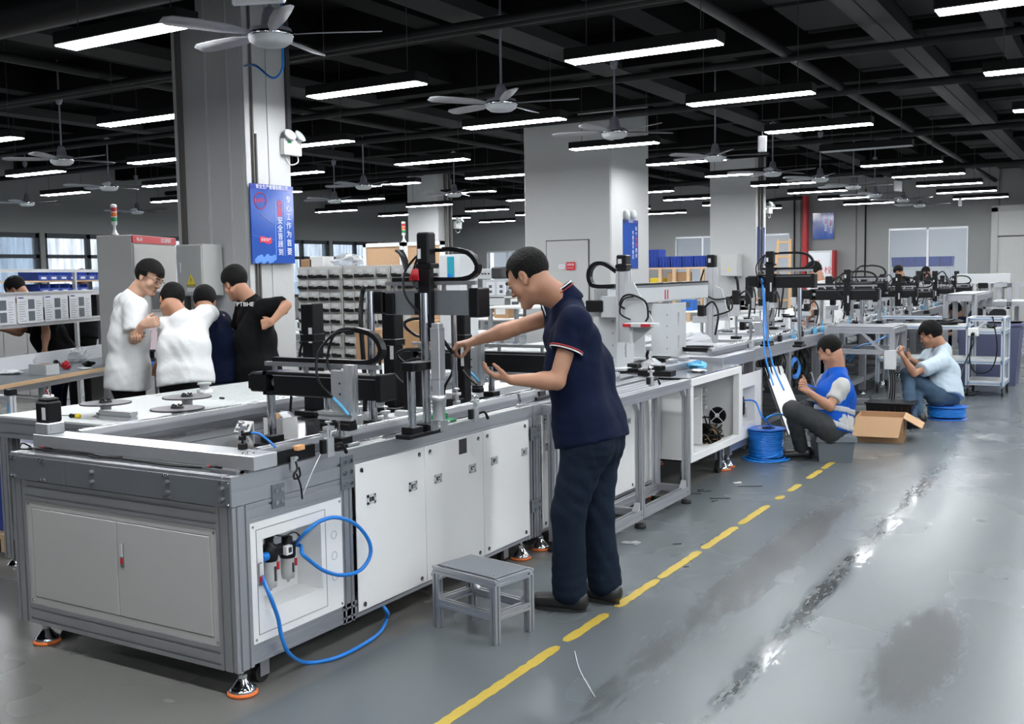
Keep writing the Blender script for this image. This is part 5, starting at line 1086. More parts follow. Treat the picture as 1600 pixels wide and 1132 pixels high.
f = MB(); q = at(1170, 620, x=-2.70); f.tube([Vector((-2.74, 8.66, .5)), at(1180, 628, x=-2.66), at(1190, 650, x=-2.58), c + Vector((.02, .08, .27)), c + Vector((.10, .02, .2))], .0075, 8, sub=6); f.tube([c + Vector((.02, .08, .27)), at(1197, 655, x=-2.5), at(1212, 648, x=-2.46), at(1226, 650, x=-2.44), at(1236, 665, x=-2.44)], .0075, 8, sub=6); tag(f.build('air_tube', 'tube_blue'), 'bright blue tube rising from the large reel to the valve', 'tube')
# ---- grey tool box (seat), carton, black crate, spool
def local(c, ang): return c, Vector((cos(ang), sin(ang), 0)), Vector((-sin(ang), cos(ang), 0))
def obox(f, c, ang, dims, off=(0, 0, 0), bev=0.):
    R = Matrix.Rotation(ang, 3, 'Z'); f.box(Vector(c) + R @ Vector(off), dims, bev, R)
def tbox(f, c, ang, w0, d0, w1, d1, z0, z1, off=(0, 0)):
    R = Matrix.Rotation(ang, 3, 'Z'); vs = []
    for (w_, d_, z) in ((w0, d0, z0), (w1, d1, z1)):
        for (a, b) in ((-1, -1), (1, -1), (1, 1), (-1, 1)): vs.append(Vector(c) + R @ Vector((off[0] + a * w_ / 2, off[1] + b * d_ / 2, z)))
    f.add(vs, [(0, 1, 5, 4), (1, 2, 6, 5), (2, 3, 7, 6), (3, 0, 4, 7), (3, 2, 1, 0), (4, 5, 6, 7)], False)
c = at(1308, 706, z=0); c = Vector((-2.09, 8.98, 0)); t = thing('storage_box', 'grey lidded plastic box that the vest wearing worker sits on', 'box', c)
f = MB(); tbox(f, c, .42, .26, .34, .30, .39, 0, .19); f.build('body', 'crate_grey', t)
f = MB(); tbox(f, c, .42, .33, .42, .32, .41, .175, .215); tbox(f, c, .42, .27, .36, .25, .34, .215, .235); f.build('lid', 'crate_grey', t)
c = Vector((-1.93, 10.22, 0)); t = thing('carton', 'open brown cardboard carton with flaps out behind the seated worker', 'carton', c); an = .10
w_, d_, h_ = .40, .40, .23; f = MB()
obox(f, c, an, (w_, .006, h_), (0, -d_ / 2, h_ / 2)); obox(f, c, an, (w_, .006, h_), (0, d_ / 2, h_ / 2)); obox(f, c, an, (.006, d_, h_), (-w_ / 2, 0, h_ / 2)); obox(f, c, an, (.006, d_, h_), (w_ / 2, 0, h_ / 2)); obox(f, c, an, (w_, d_, .006), (0, 0, .003)); f.build('box', 'cardboard', t)
R = Matrix.Rotation(an, 3, 'Z')
def flap(p0, p1, out, dz): 
    f = MB(); a, b = c + R @ Vector(p0), c + R @ Vector(p1); o_ = R @ Vector(out) + Vector((0, 0, dz)); n = Vector((0, 0, .006)); vs = [a, b, b + o_, a + o_]; vs += [v + n for v in vs]; f.add(vs, [(0, 1, 2, 3), (4, 7, 6, 5), (0, 4, 5, 1), (1, 5, 6, 2), (2, 6, 7, 3), (3, 7, 4, 0)], False); f.build('flap', 'cardboard_in', t)
flap((-.2, -.2, h_), (.2, -.2, h_), (-.03, -.10, 0), -.17); flap((.2, -.2, h_), (.2, .2, h_), (.16, 0.0, 0), -.09); flap((-.2, .2, h_), (-.2, -.2, h_), (-.10, 0, 0), -.12); flap((.2, .2, h_), (-.2, .2, h_), (0, .16, 0), -.10)
c = at(1425, 640, z=0); c = Vector((-2.0, 11.1, 0)); t = thing('plastic_crate', 'black ribbed plastic crate in front of the squatting worker', 'crate', c)
f = MB(); tbox(f, c, 0, .40, .30, .43, .34, 0, .24); f.build('body', 'black', t)
f = MB(); obox(f, c, 0, (.46, .36, .02), (0, 0, .245), .004)
for k in range(7): obox(f, c, 0, (.012, .012, .2), (-.18 + .06 * k, -.168, .12))
for z in (.07, .15): obox(f, c, 0, (.44, .012, .012), (0, -.168, z))
f.build('ribs', 'black', t)
sp2 = reel('flat blue tube spool that the squatting worker sits on', Vector((-1.60, 11.9, 0)), .19, .14, False)
# ---- leaning white board, hanging cables under the rail, blue coil
t = thing('leaning_board', 'white foil covered board leaning against the line legs', 'board', (-2.6, 9.2, 0))
P = [at(1194, 575, x=-2.86), at(1222, 572, x=-2.86), at(1250, 640, x=-2.6), at(1232, 682, x=-2.52)]
f = MB(); n = Vector((.02, -.02, 0)); vs = [p for p in P] + [p + Vector((-.02, .015, 0)) for p in P]; f.add(vs, [(0, 1, 2, 3), (4, 7, 6, 5), (0, 4, 5, 1), (1, 5, 6, 2), (2, 6, 7, 3), (3, 7, 4, 0)], False); f.build('board', 'foil' if 'foil' in M else 'white', t)
f = MB(); f.tube([P[0], P[3]], .008, 6); f.tube([P[1], P[2]], .006, 6); f.build('edge', 'dark', t)
t = thing('cable_bundle', 'tangle of dark cables hanging under the line behind the vest worker', 'cables', (-2.9, 10, .7)); r = random.Random(4)
f = MB()
for k in range(26):
    y = 9.2 + r.random() * 1.9; z = .78; f.tube([(-2.86, y, z), (-2.84 + r.uniform(-.05, .04), y + r.uniform(-.1, .1), z - r.uniform(.1, .25)), (-2.86, y + r.uniform(-.2, .2), z - r.uniform(.1, .4)), (-2.9, y + r.uniform(.1, .3), z - .02)], .007, 5, sub=4)
o = f.build('cable', 'black', t); o['kind'] = 'stuff'
f = MB()
for k in range(4): f.tube([Vector((-2.84, 10.6 + .17 * cos(a) + .02 * k, .62 + .09 * sin(a) - .012 * k)) for a in [q * pi / 8 for q in range(17)]], .007, 6)
tag(f.build('blue_tube_coil', 'tube_blue'), 'coil of blue tube hanging under the line behind the vest worker', 'tube')
f = MB(); f.tube([at(1322, 560, x=-2.6), at(1330, 548, x=-2.55), at(1345, 540, x=-2.5), at(1365, 535, x=-2.45), at(1385, 525, x=-2.4)], .009, 7, sub=5); f.tube([at(1326, 566, x=-2.6), at(1336, 552, x=-2.55), at(1348, 546, x=-2.5), at(1368, 541, x=-2.45)], .009, 7, sub=5); tag(f.build('air_tube', 'tube_blue'), 'pair of blue tubes curving up to the aluminium work frame', 'tube')
# ---- work frame between the two seated workers
x1 = -2.05
wf = thing('work_stand', 'aluminium work stand with shelf between the seated workers', 'frame', (-2.45, 11.6, 0)); yy0, yy1 = 11.45, 12.1; zt = at(1393, 513, y=yy0)[2]
xr = at(1394, 560, y=yy0)[0]
for x in (xr, -2.72):
    for y in (yy0, yy1): f = MB(); f.prof((x, y, .03), (x, y, zt), .05, .05, 1, 1); f.build('post', 'alu', wf); f = MB(); f.lathe((x, y, 0), [(.03, 0), (.03, .02), (.01, .03)], 12); f.build('rubber_foot', 'rubber', wf)
for z, d in ((zt - .03, .06), (at(1350, 550, y=yy0)[2], .05), (.12, .05)):
    for y in (yy0, yy1): pr((-2.70, y, z), (xr - .02, y, z), .05, d, 1, 1, wf)
    for x in (xr, -2.72): pr((x, yy0 + .02, z), (x, yy1 - .02, z), .05, d, 1, 1, wf)
f = MB(); f.bb(-2.72, xr, yy0, yy1, zt, zt + .01); f.build('table_top', 'plate_grey', wf)
f = MB(); f.beam((xr, yy0 + .3, zt - .04), (xr, yy0 + .02, zt - .3), .04, .03); f.beam((xr - .04, yy0, zt - .3 + .0), (xr - .3, yy0, zt - .05), .03, .03); f.build('brace', 'alu', wf)
q = at(1391, 562, y=yy0 - .04); f = MB(); f.bb(q[0] - .05, q[0] + .06, yy0 - .10, yy0 - .03, q[2] - .10, q[2] + .10, .004); tag(f.build('switch_box', 'tin'), 'grey switch box on the work frame post before the workers hands', 'box')
for k in range(3):
    f = MB(); f.tube([(q[0] + .02 * k, yy0 - .06, q[2] - .10), (q[0] + .02 * k + .01, yy0 - .05, q[2] - .3), (q[0] - .04 + .03 * k, yy0 - .02, .1), (q[0] - .1, yy0 - .1, .02)], .006, 6, sub=4); tag(f.build('power_cable', 'black'), 'black cable hanging from the grey switch box, %s of three' % ['left', 'middle', 'right'][k], 'cable')
# ---- aluminium trolley at the right
tr = thing('trolley', 'aluminium shelf trolley with blue slot strips and swivel castors', 'trolley', (-1.8, 13.7, 0))
xa, xb, ya, yb = -2.72, at(1567, 560, y=14.1)[0], 14.1, 14.7
xl = at(1512, 560, y=14.1)[0]; zt = at(1512, 497, y=14.1)[2]; zm = at(1512, 515, y=14.1)[2]
def tp(a, b, w=.045):
    f = MB(); f.prof(a, b, w, w, 1, 1); f.build('frame_rail', 'alu_light', tr)
    a, b = Vector(a), Vector(b); f = MB(); d = (b - a)
    up = Vector((0, 0, 1)) if abs(d.z) < .1 else Vector((0, 1, 0))
    for s_ in (-1, 1):
        off = Vector((0, -w / 2 - .0005, 0)) if abs(d.y) < .1 else Vector((w / 2 + .0005, 0, 0))
    f.beam(a + off, b + off, .007, .007); f.build('slot_strip', 'strip_blue', tr)
for x in (xl, xb):
    for y in (ya, yb): tp((x, y, .13), (x, y, zt))
for z in (zt - .02, zm - .03, .42, .16):
    for y in (ya, yb): tp((xl, y, z), (xb, y, z))
    for x in (xl, xb): tp((x, ya, z), (x, yb, z))
for z in (zm, .44, .18): f = MB(); f.bb(xl, xb, ya, yb, z - .005, z + .005); f.build('shelf', 'tin', tr)
for y in (ya, yb): tp((xa, y, zm + .02), (xl, y, zm + .02)); tp((xa, y, .42), (xl, y, .42)); tp((xa, y, .13), (xa, y, zt)); 
for x in (xa,): tp((x, ya, zt - .02), (x, yb, zt - .02)); tp((x, ya, zm), (x, yb, zm))
tp((xa + .05, ya, zt - .0), (xl - .3, ya, zt - .0))
f = MB(); f.bb(xa, xl, ya, yb, zm + .03, zm + .04); f.bb(xa, xl, ya, yb, .44, .45); f.build('shelf', 'tin', tr)
for x in (xl, xb, xa):
    for y in (ya, yb):
        f = MB(); f.cyl((x - .012, y + .02, .05), (x + .012, y + .02, .05), .05, n=16); f.build('caster_wheel', 'rubber', tr); f = MB(); f.cyl((x - .014, y + .02, .05), (x + .014, y + .02, .05), .03, n=12); f.bb(x - .018, x - .015, y, y + .03, .04, .13); f.bb(x + .015, x + .018, y, y + .03, .04, .13); f.build('caster_fork', 'chrome', tr)
t = thing('power_socket', 'white power socket clamped on the trolley post', 'socket', at(1521, 519, y=14.05)); q = at(1521, 519, y=14.05); f = MB(); f.bb(q[0] - .06, q[0] + .06, 14.02, 14.07, q[2] - .05, q[2] + .05, .006); f.build('body', 'white_bright', t); f = MB(); f.cyl((q[0], 14.02, q[2] - .02), (q[0], 13.97, q[2] - .03), .022, n=12); f.build('plug', 'black', t)
f = MB(); f.tube([q + Vector((0, -.08, -.03)), at(1515, 560, y=13.95), at(1524, 582, y=13.95), at(1548, 578, y=13.95), at(1558, 545, y=13.95), at(1552, 500, y=13.98), at(1550, 497, y=14.05)], .008, 6, sub=6); f.tube([q + Vector((0, -.08, -.04)), at(1520, 540, y=13.9), at(1505, 575, y=13.6), at(1498, 610, y=13.2), at(1515, 614, z=.01), at(1530, 612, z=.01), at(1520, 618, z=.01), at(1500, 616, z=.01)], .008, 6, sub=6); tag(f.build('power_cable', 'black'), 'black cable looping on the trolley and down to the floor', 'cable')
c = at(1545, 590, y=15.6); t = thing('storage_tote', 'large dark lilac plastic tote standing behind the trolley', 'tote', (c[0], 15.6, 0)); f = MB(); tbox(f, (c[0], 15.7, 0), 0, .66, .5, .76, .6, .0, at(1545, 505, y=15.5)[2] ); f.build('body', 'lilac', t); f = MB(); z = at(1545, 505, y=15.5)[2]; f.bb(c[0] - .40, c[0] + .40, 15.38, 16.02, z - .04, z - .0, .005); f.build('rim', 'lilac', t)
t = thing('paper_sheet', 'crumpled white sheet lying on the floor by the trolley', 'paper', at(1500, 590, z=.01)); f = MB(); P = [at(1490, 572, z=.03), at(1512, 578, z=.01), at(1536, 576, z=.04), at(1552, 584, z=.01), at(1530, 590, z=.01), at(1500, 585, z=.02)]; P += [p + Vector((0, 0, .006)) for p in P]; f.add(P, [(0, 1, 5), (1, 4, 5), (1, 2, 4), (2, 3, 4), (6, 11, 7), (7, 11, 10), (7, 10, 8), (8, 10, 9)], False); P2 = [at(1565, 586, z=.01), at(1585, 587, z=.02), at(1592, 584, z=.0), at(1575, 582, z=.03)]; f.add(P2, [(0, 1, 2, 3)], False); f.build('sheet', 'paper', t)
def obj_on(label, name, cat, u, v, y, dims, m, bev=.004, rz=0.):
    c = at(u, v, y=y); f = MB(); obox(f, c, rz, dims, (0, 0, 0), bev); return tag(f.build(name, m), label, cat)
for (u, w_, m, lb, h_) in ((1482, .30, 'dark', 'dark folded jacket on the trolley top shelf', .07), (1452, .16, 'dark', 'black tool pouch at the left of the trolley shelf', .05), (1535, .10, 'bag', 'clear plastic bag on the trolley top shelf', .10), (1550, .12, 'black', 'black cable pack in the trolley top', .04)):
    q = at(u, 505, y=14.4); z = zm + (.04 if u < 1505 else .005); f = MB(); crumple(f, (q[0], 14.4, z + h_ / 2), (w_ / 2, .12, h_ / 2), u); tag(f.build('shelf_item', m), lb, 'item')
q = at(1480, 560, y=14.4); f = MB(); f.bb(q[0] - .05, q[0] + .05, 14.3, 14.5, .45, .56, .003); tag(f.build('parts_box', 'yellow'), 'yellow parts box on the lower trolley shelf', 'box')
# ---- frames and equipment at the far right
ff = thing('equipment_stand', 'tall aluminium machine frame at the right edge far back', 'frame', (-1.6, 19, 0)); ya = 19.5; x0 = at(1548, 470, y=ya)[0]; zt = at(1548, 443, y=ya)[2]
for x in (x0, x0 + .28, x0 + 1.2):
    for y in (ya, ya + 1.4): f = MB(); f.prof((x, y, 0), (x, y, zt), .07, .07, 1, 1); f.build('post', 'alu', ff)
for z in (zt - .03, .95, .62, .3): pr((x0, ya, z), (x0 + 1.2, ya, z), .07, .07, 1, 1, ff); pr((x0, ya + .05, z), (x0, ya + 1.4, z), .07, .07, 1, 1, ff)
f = MB(); f.bb(x0 + .03, x0 + 1.2, ya + .05, ya + 1.3, .97, .99); f.build('shelf', 'tin', ff)
bf = thing('equipment_stand', 'aluminium table frame behind the bending worker at far right', 'frame', (-2.2, 17.5, 0)); ya = 17.0; x0, x1_ = at(1478, 480, y=ya)[0], at(1523, 480, y=ya)[0]; zt = at(1500, 462, y=ya)[2]
for x in (x0, x1_):
    for y in (ya, ya + 1.0, ya + 2.0): f = MB(); f.prof((x, y, 0), (x, y, zt), .07, .07, 2, 2); f.build('post', 'alu', bf)
for z in (zt - .04, .3):
    for y in (ya, ya + 2): pr((x0, y, z), (x1_, y, z), .07, .09, 1, 1, bf)
    for x in (x0, x1_): pr((x, ya, z), (x, ya + 2, z), .07, .09, 1, 1, bf)
f = MB(); f.bb(x0, x1_, ya, ya + 2, zt, zt + .02); f.build('table_top', 'plate_grey', bf)
hb = thing('heavy_beam', 'heavy grey beam on black clamps across the far end of the line', 'beam', (-2.8, 22, .9)); y = 21.5; x0, x1_ = at(1495, 440, y=y)[0], at(1578, 440, y=y)[0]; z1 = at(1530, 428, y=y)[2]; z0 = at(1530, 444, y=y)[2]
f = MB(); f.bb(x0, x1_, y, y + .12, z0, z1, .005); f.build('beam', 'tin', hb)
for x in (x0 + .15, (x0 + x1_) / 2, x1_ - .12): f = MB(); f.cyl((x, y + .04, .0), (x, y + .04, z0), .03); f.build('shaft', 'chrome', hb); f = MB(); f.bb(x - .08, x + .08, y - .03, y + .1, z0 - .08, z0 + .02, .005); f.build('clamp', 'black', hb)
t = thing('reel_stand', 'small white frame holding two dark cable reels', 'stand', (-1.6, 18, 0)); y = 17.6; xx = at(1556, 500, y=y)[0]; zz = at(1556, 480, y=y)[2]
f = MB()
for dx in (-.16, .16): f.bb(xx + dx - .02, xx + dx + .02, y, y + .04, .0, zz)
f.bb(xx - .18, xx + .18, y, y + .04, zz - .03, zz); f.build('frame', 'tin', t)
for dx in (-.26, .02):
    f = MB(); c = (xx + dx, y + .1, zz - .16); f.lathe(c, [(.14, 0), (.14, .02), (.05, .025), (.05, .09), (.14, .095), (.14, .11)], 20, (0, 1, 0)); f.build('reel', 'dark', t)
# ---- wall fittings at the back
t = thing('step_ladder', 'wooden step ladder leaning by the back wall', 'ladder', (-8, 29, 0)); y = 26.5
xl_, xr_ = at(1214, 400, y=y)[0], at(1236, 400, y=y)[0]; zt = at(1225, 374, y=y)[2]
f = MB(); f.beam((xl_ - .05, y - .3, 0), (xl_ + .04, y, zt), .06, .05); f.beam((xr_ + .05, y - .3, 0), (xr_ - .02, y, zt), .06, .05); f.build('stile', 'wood', t)
for k in range(7): z = zt - .1 - .36 * k; yy = y - .3 * (1 - z / zt); f = MB(); f.bb(xl_, xr_, yy - .04, yy + .04, z, z + .05); f.build('rung', 'wood', t)
f = MB(); q = at(1258, 420, y=YB - .2); f.cyl((q[0], YB - .2, 0), (q[0], YB - .2, 3.6), .09, n=16); tag(f.build('fire_pipe', 'redpipe'), 'thick red fire pipe standing against the back wall', 'pipe')
f = MB(); f.tube([(q[0], YB - .2, 3.55), (q[0] - 1.2, YB - .2, 3.5), (q[0] - 2.4, YB - .25, 3.1)], .05, 8, sub=3); tag(f.build('fire_pipe', 'pipe'), 'dark pipe branching left from the red fire pipe', 'pipe')
for (u, lb) in ((1352, 'thin conduit left of the glass panel on the back wall'), (1241, 'thin conduit left of the red pipe')):
    q = at(u, 380, y=YB - .03); f = MB(); f.cyl((q[0], YB - .03, .3), (q[0], YB - .03, 3.7), .022, n=8); tag(f.build('conduit', 'pipe'), lb, 'conduit')
t = thing('hydrant_cabinet', 'white fire cabinet with red characters under the blue poster', 'cabinet', (-7, YB - .3, 0)); y = YB - .35; xa, xb = at(1263, 400, y=y)[0], at(1300, 400, y=y)[0]; zt = at(1280, 392, y=y)[2]
f = MB(); f.bb(xa, xb, y, YB - .03, 0, zt, .01); f.build('body', 'tin', t); f = MB(); f.bb(xa + .05, xb - .05, y - .015, y, .1, zt - .06, .005); f.build('door', 'paper', t); f = MB(); f.bb(xb, xb + .06, y, YB - .03, zt - .8, zt); f.build('red_side', 'redpipe', t)
text('lettering', '消火栓', 'red', .22, ((xa + xb) / 2, y - .017, zt - .55), (1, 0, 0), (0, 0, 1), t); text('lettering', '119', 'red', .13, ((xa + xb) / 2 - .1, y - .017, zt - .3), (1, 0, 0), (0, 0, 1), t)
# ---- safety posters
def poster(lb, O, xd, w, h, lines, small=True, header='安全生产管理有限公司'):
    """O: lower left corner on the wall, xd: direction of its width"""
    O = Vector(O); xd = Vector(xd); up = Vector((0, 0, 1)); nn = xd.cross(up)
    t = thing('safety_poster', lb, 'poster', O)
    def slab(a, b, c, d, m, name, e0, e1):
        f = MB(); vs = [O + xd * p + up * q + nn * e for e in (e0, e1) for (p, q) in ((a, c), (b, c), (b, d), (a, d))]; f.add(vs, [(0, 1, 2, 3), (4, 5, 6, 7), (0, 1, 5, 4), (1, 2, 6, 5), (2, 3, 7, 6), (3, 0, 4, 7)], False); f.build(name, m, t)
    slab(0, w, 0, h, 'posterblue', 'board', 0, .012); slab(0, w, h * .93, h, 'posterblue_dark', 'header_band', .012, .0135)
    text('header_text', header, 'posterwhite', w * .075, O + xd * (w * .5) + up * (h * .965) + nn * .0142, xd, up, t, .0004)
    for (s_, px, top, col, rule) in lines:
        n = len(s_); cs = w * .125; stp = (top - .06) * h / max(n, 7.3)
        for i, ch in enumerate(s_):
            m = 'posterred' if i in col else 'posterwhite'; text('character', ch, m, cs * (1.12 if i in col else 1), O + xd * (w * px) + up * (h * top - stp * (i + .5)) + nn * .0142, xd, up, t, .0004)
        if rule: slab(w * (px - .115), w * (px - .10), h * .10, h * (top + .01), 'posterlight', 'rule', .012, .0135)
    if small:
        f = MB(); c = O + xd * (w * .22) + up * (h * .79) + nn * .013; f.tube([c + xd * (w * .13 * cos(a)) + up * (w * .13 * sin(a)) for a in [q * pi / 12 for q in range(25)]], w * .008, 4); f.build('seal_ring', 'posterred', t)
        text('seal_text', '质量第一', 'posterred', w * .07, c + up * .0 + nn * .001, xd * 1 + up * .12, up - xd * .12, t, .0004)
        f = MB(); a = O + xd * (w * .18) + up * (h * .26) + nn * .013
        vs = []
        for e in (0, .0015):
            for k in range(7): vs.append(a + xd * (w * .045 * k) + up * (h * .012 * sin(k * 1.1)) + nn * e)
            for k in range(6, -1, -1): vs.append(a + xd * (w * .045 * k) + up * (h * (.075 + .012 * sin(k * 1.1))) + nn * e)
        f.add(vs, [list(range(14)), list(range(27, 13, -1))] + [(i, (i + 1) % 14, 14 + (i + 1) % 14, 14 + i) for i in range(14)], False); f.build('red_banner', 'posterred', t)
        text('banner_text', '安全生产', 'posterwhite', w * .055, a + xd * (w * .135) + up * (h * .04) + nn * .002, xd, up, t, .0004)
        f = MB()
        for k in range(9): cc = O + xd * (w * (.10 + .05 * k)) + up * (h * (.035 + .02 * (k % 3))) + nn * .012; f.lathe(cc, [(w * (.045 + .015 * (k % 2)), 0), (w * .05, .002 + .0003 * k)], 14, nn)
        f.build('cloud_motif', 'posterlight', t)
        f = MB()
        for (p, q, r_, s_) in ((.02, .35, .55, .3), (.2, .62, .5, .5)): f.tube([O + xd * (w * p) + up * (h * q) + nn * .0128, O + xd * (w * r_) + up * (h * s_) + nn * .0128], .0022, 4)
        f.build('light_lines', 'posterlight', t)
    return t
yA, yB_ = at(390, 350, x=-6.71)[1], at(457, 350, x=-6.71)[1]; zA, zB_ = at(420, 412, x=-6.71)[2], at(420, 289, x=-6.71)[2]
poster('large blue safety slogan poster on the near column', (-6.712, yA + .01, zA), (0, 1, 0), yB_ - yA, zB_ - zA, [('专心工作为首要', .87, .88, (), True), ('质量安全皆顾到', .66, .80, (0, 1), True)])
yA, yB_ = at(973, 380, x=-6.75)[1], at(996, 380, x=-6.75)[1]; zA, zB_ = at(985, 420, x=-6.75)[2], at(985, 344, x=-6.75)[2]
poster('narrow looking blue poster on the thick column', (-6.75, yA, zA), (0, 1, 0), yB_ - yA, zB_ - zA, [('每个质量把关', .86, .88, (2, 3), False), ('不良品不放过', .64, .78, (), False)], False, '质量管理')
yA, yB_ = at(1183, 380, x=-6.75)[1], at(1194, 380, x=-6.75)[1]; zA, zB_ = at(1188, 412, x=-6.75)[2], at(1188, 355, x=-6.75)[2]
poster('slim blue poster on the far column beside the ladder', (-6.75, yA, zA), (0, 1, 0), yB_ - yA, zB_ - zA, [('安全第一预防', .7, .86, (0,), False)], False, '安全')
y = YB - .03; xa, xb = at(1270, 350, y=y)[0], at(1303, 350, y=y)[0]; zA, zB_ = at(1286, 374, y=y)[2], at(1286, 333, y=y)[2]
poster('glossy blue poster on the back wall above the fire cabinet', (xa, y, zA), (1, 0, 0), xb - xa, zB_ - zA, [('以质量求生存', .86, .80, (1, 2), True), ('安全促发展', .62, .78, (0, 1), True)], False, '生产车间')
# ---- emergency lights, sounders, exit signs
def elight(lb, u, v, x, s=1.):
    c = at(u, v, x=x); t = thing('emergency_light', lb, 'emergency light', c); y, z = c[1], c[2]
    f = MB(); f.bb(x, x + .06 * s, y - .12 * s, y + .12 * s, z - .075 * s, z + .075 * s, .006); f.mi = 1; f.bb(x + .06 * s, x + .062 * s, y + .02 * s, y + .09 * s, z - .03 * s, z + .03 * s); f.mi = 2; f.bb(x + .06 * s, x + .062 * s, y - .08 * s, y - .03 * s, z + .03 * s, z + .055 * s); f.build('battery_box', ['white_bright', 'label', 'green'], t)
    for dy in (-.06, .07): f = MB(); f.lathe((x + .05 * s, y + dy * s, z + .085 * s), [(.02 * s, 0), (.055 * s, .02 * s), (.065 * s, .045 * s), (.055 * s, .05 * s)], 16, (.75, dy * 2, .55)); f.build('lamp_head', 'tin', t)
    f = MB(); f.tube([(x + .02, y + .1 * s, z - .075 * s), (x + .02, y + .1 * s, z - .13 * s), (x + .02, y, z - .16 * s), (x + .01, y - .05 * s, z - .1 * s)], .006, 6, sub=4); f.build('lead', 'white_bright', t)
elight('twin headed white emergency light on the near column', 451, 231, -6.745)
elight('twin headed emergency light on the far column', 1200, 328, -6.745, 1.1); elight('emergency light on the left rear column', 713, 352, -14.19, 1.2)
for u, lb in ((979, 'left white beacon with red tip on top of the narrow poster'), (990, 'right white beacon with red tip on top of the narrow poster')):
    c = at(u, 336, x=-6.70); t = thing('alarm_beacon', lb, 'beacon', c); f = MB(); f.lathe(c, [(.02, -.04), (.07, -.03), (.075, .0), (.03, .04)], 14, (.4, .9, 0)); f.bb(-6.75, c[0] + .01, c[1] - .01, c[1] + .01, c[2] - .06, c[2] - .03); f.build('body', 'tin', t); f = MB(); f.lathe(c, [(.03, .04), (.0, .06)], 10, (.4, .9, 0)); f.build('tip', 'red', t)
def hsign(lb, u, v, y, w, h, tilt=0.9, m='paper'):
    c = at(u, v, y=y); t = thing('hanging_sign', lb, 'sign', c); R = Matrix.Rotation(tilt, 3, 'Z')
    f = MB(); f.box(c, (w, .03, h), .01, R); f.build('panel', m, t); f = MB(); f.box(c + R @ Vector((0, -.017, -.01)), (w * .8, .004, h * .6), .0, R); f.build('face', 'label', t)
    f = MB(); f.cyl(c + Vector((0, 0, h / 2)), (c[0], c[1], ZC), .004, n=5); f.build('wire', 'dark', t)
hsign('white hanging sign at the top edge of the picture over the large fan', 404, -8, 4.3, .30, .10, .4)
hsign('white hanging sign seen nearly edge on above the machine line', 1191, 225, 12.4, .10, .19, .5); hsign('small white sign hanging before the back wall lamps', 1403, 291, 22.0, .30, .2, 1.3); hsign('small white sign hanging in front of the back wall', 1500, 316, 25.0, .07, .18, .5)
# ---- electrical boxes
x1 = at(349, 420, y=6.97)[0]; y0 = 6.72; xl_ = at(277, 420, y=y0)[0]
zt, zb = at(300, 382, y=y0)[2], at(300, 463, y=y0)[2]
t = thing('distribution_box', 'grey distribution box with yellow warning triangle on the near column', 'electrical box', (x1, 6.9, zb))
f = MB(); f.bb(xl_, x1, y0, 6.965, zb, zt, .004); f.build('body', 'cabinet', t); f = MB(); f.bb(xl_ + .006, x1 - .006, y0 - .012, y0, zb + .01, zt - .01, .003); f.build('door', 'cabinet', t)
cx = at(300, 437, y=y0)[0]; cz = at(300, 437, y=y0)[2]
f = MB(); f.prism([(cx - .055, cz - .045), (cx + .055, cz - .045), (cx, cz + .05)], 'y', y0 - .0135, y0 - .012); f.bb(cx - .055, cx + .055, y0 - .0135, y0 - .012, cz - .065, cz - .05); f.build('warning_triangle', 'yellow', t)
f = MB(); f.prism([(cx - .008, cz - .03), (cx + .008, cz + .0), (cx - .002, cz + .0), (cx + .006, cz + .028), (cx - .01, cz - .006), (cx + .0, cz - .006)], 'y', y0 - .0145, y0 - .0135); f.build('lightning_bolt', 'black', t)
text('lettering', '有电危险', 'ink', .03, (cx, y0 - .0138, cz - .058), (1, 0, 0), (0, 0, 1), t); f = MB(); f.bb(cx - .055, cx + .055, y0 - .0135, y0 - .012, cz - .11, cz - .075); f.build('notice_label', 'label', t)
f = MB(); f.bb(xl_ + .05, xl_ + .065, y0 - .02, y0 - .012, (zb + zt) / 2 - .02, (zb + zt) / 2 + .07, .002); f.build('lock', 'tin', t)
f = MB(); xm = x1 - .12; f.tube([(xm, 6.86, zb), (xm + .02, 6.84, zb - .05), (xm + .14, 6.84, zb - .15), (xm + .24, 6.85, zb - .35), (xm + .25, 6.85, zb - .7), (xm + .35, 6.85, .2), (xm + .5, 6.8, .02)], .02, 8, sub=6); tag(f.build('supply_cable', 'black'), 'thick black cable falling from the distribution box', 'cable')
yb2 = 22.0; a, b = at(1132, 415, y=yb2)[0], at(1158, 415, y=yb2)[0]; zt, zb = at(1145, 397, y=yb2)[2], at(1145, 432, y=yb2)[2]
t = thing('distribution_box', 'grey electrical box with small yellow triangle on the far column', 'electrical box', (a, yb2, zb)); f = MB(); f.bb(a, b, yb2 - .25, yb2 + .09, zb, zt, .006); f.build('body', 'panel_grey', t); f = MB(); f.bb(a + .01, b - .01, yb2 - .265, yb2 - .25, zb + .01, zt - .01, .004); f.build('door', 'panel_grey', t)
f = MB(); c = (a + b) / 2; f.prism([(c - .04, zb + .12), (c + .04, zb + .12), (c, zb + .19)], 'y', yb2 - .267, yb2 - .265); f.build('warning_triangle', 'yellow', t); f = MB(); f.tube([(b - .1, yb2 - .1, zb), (b - .05, yb2 - .1, zb - .1), (b - .02, yb2 - .1, zb - .4)], .03, 8, sub=4); f.build('supply_cable', 'black', t)
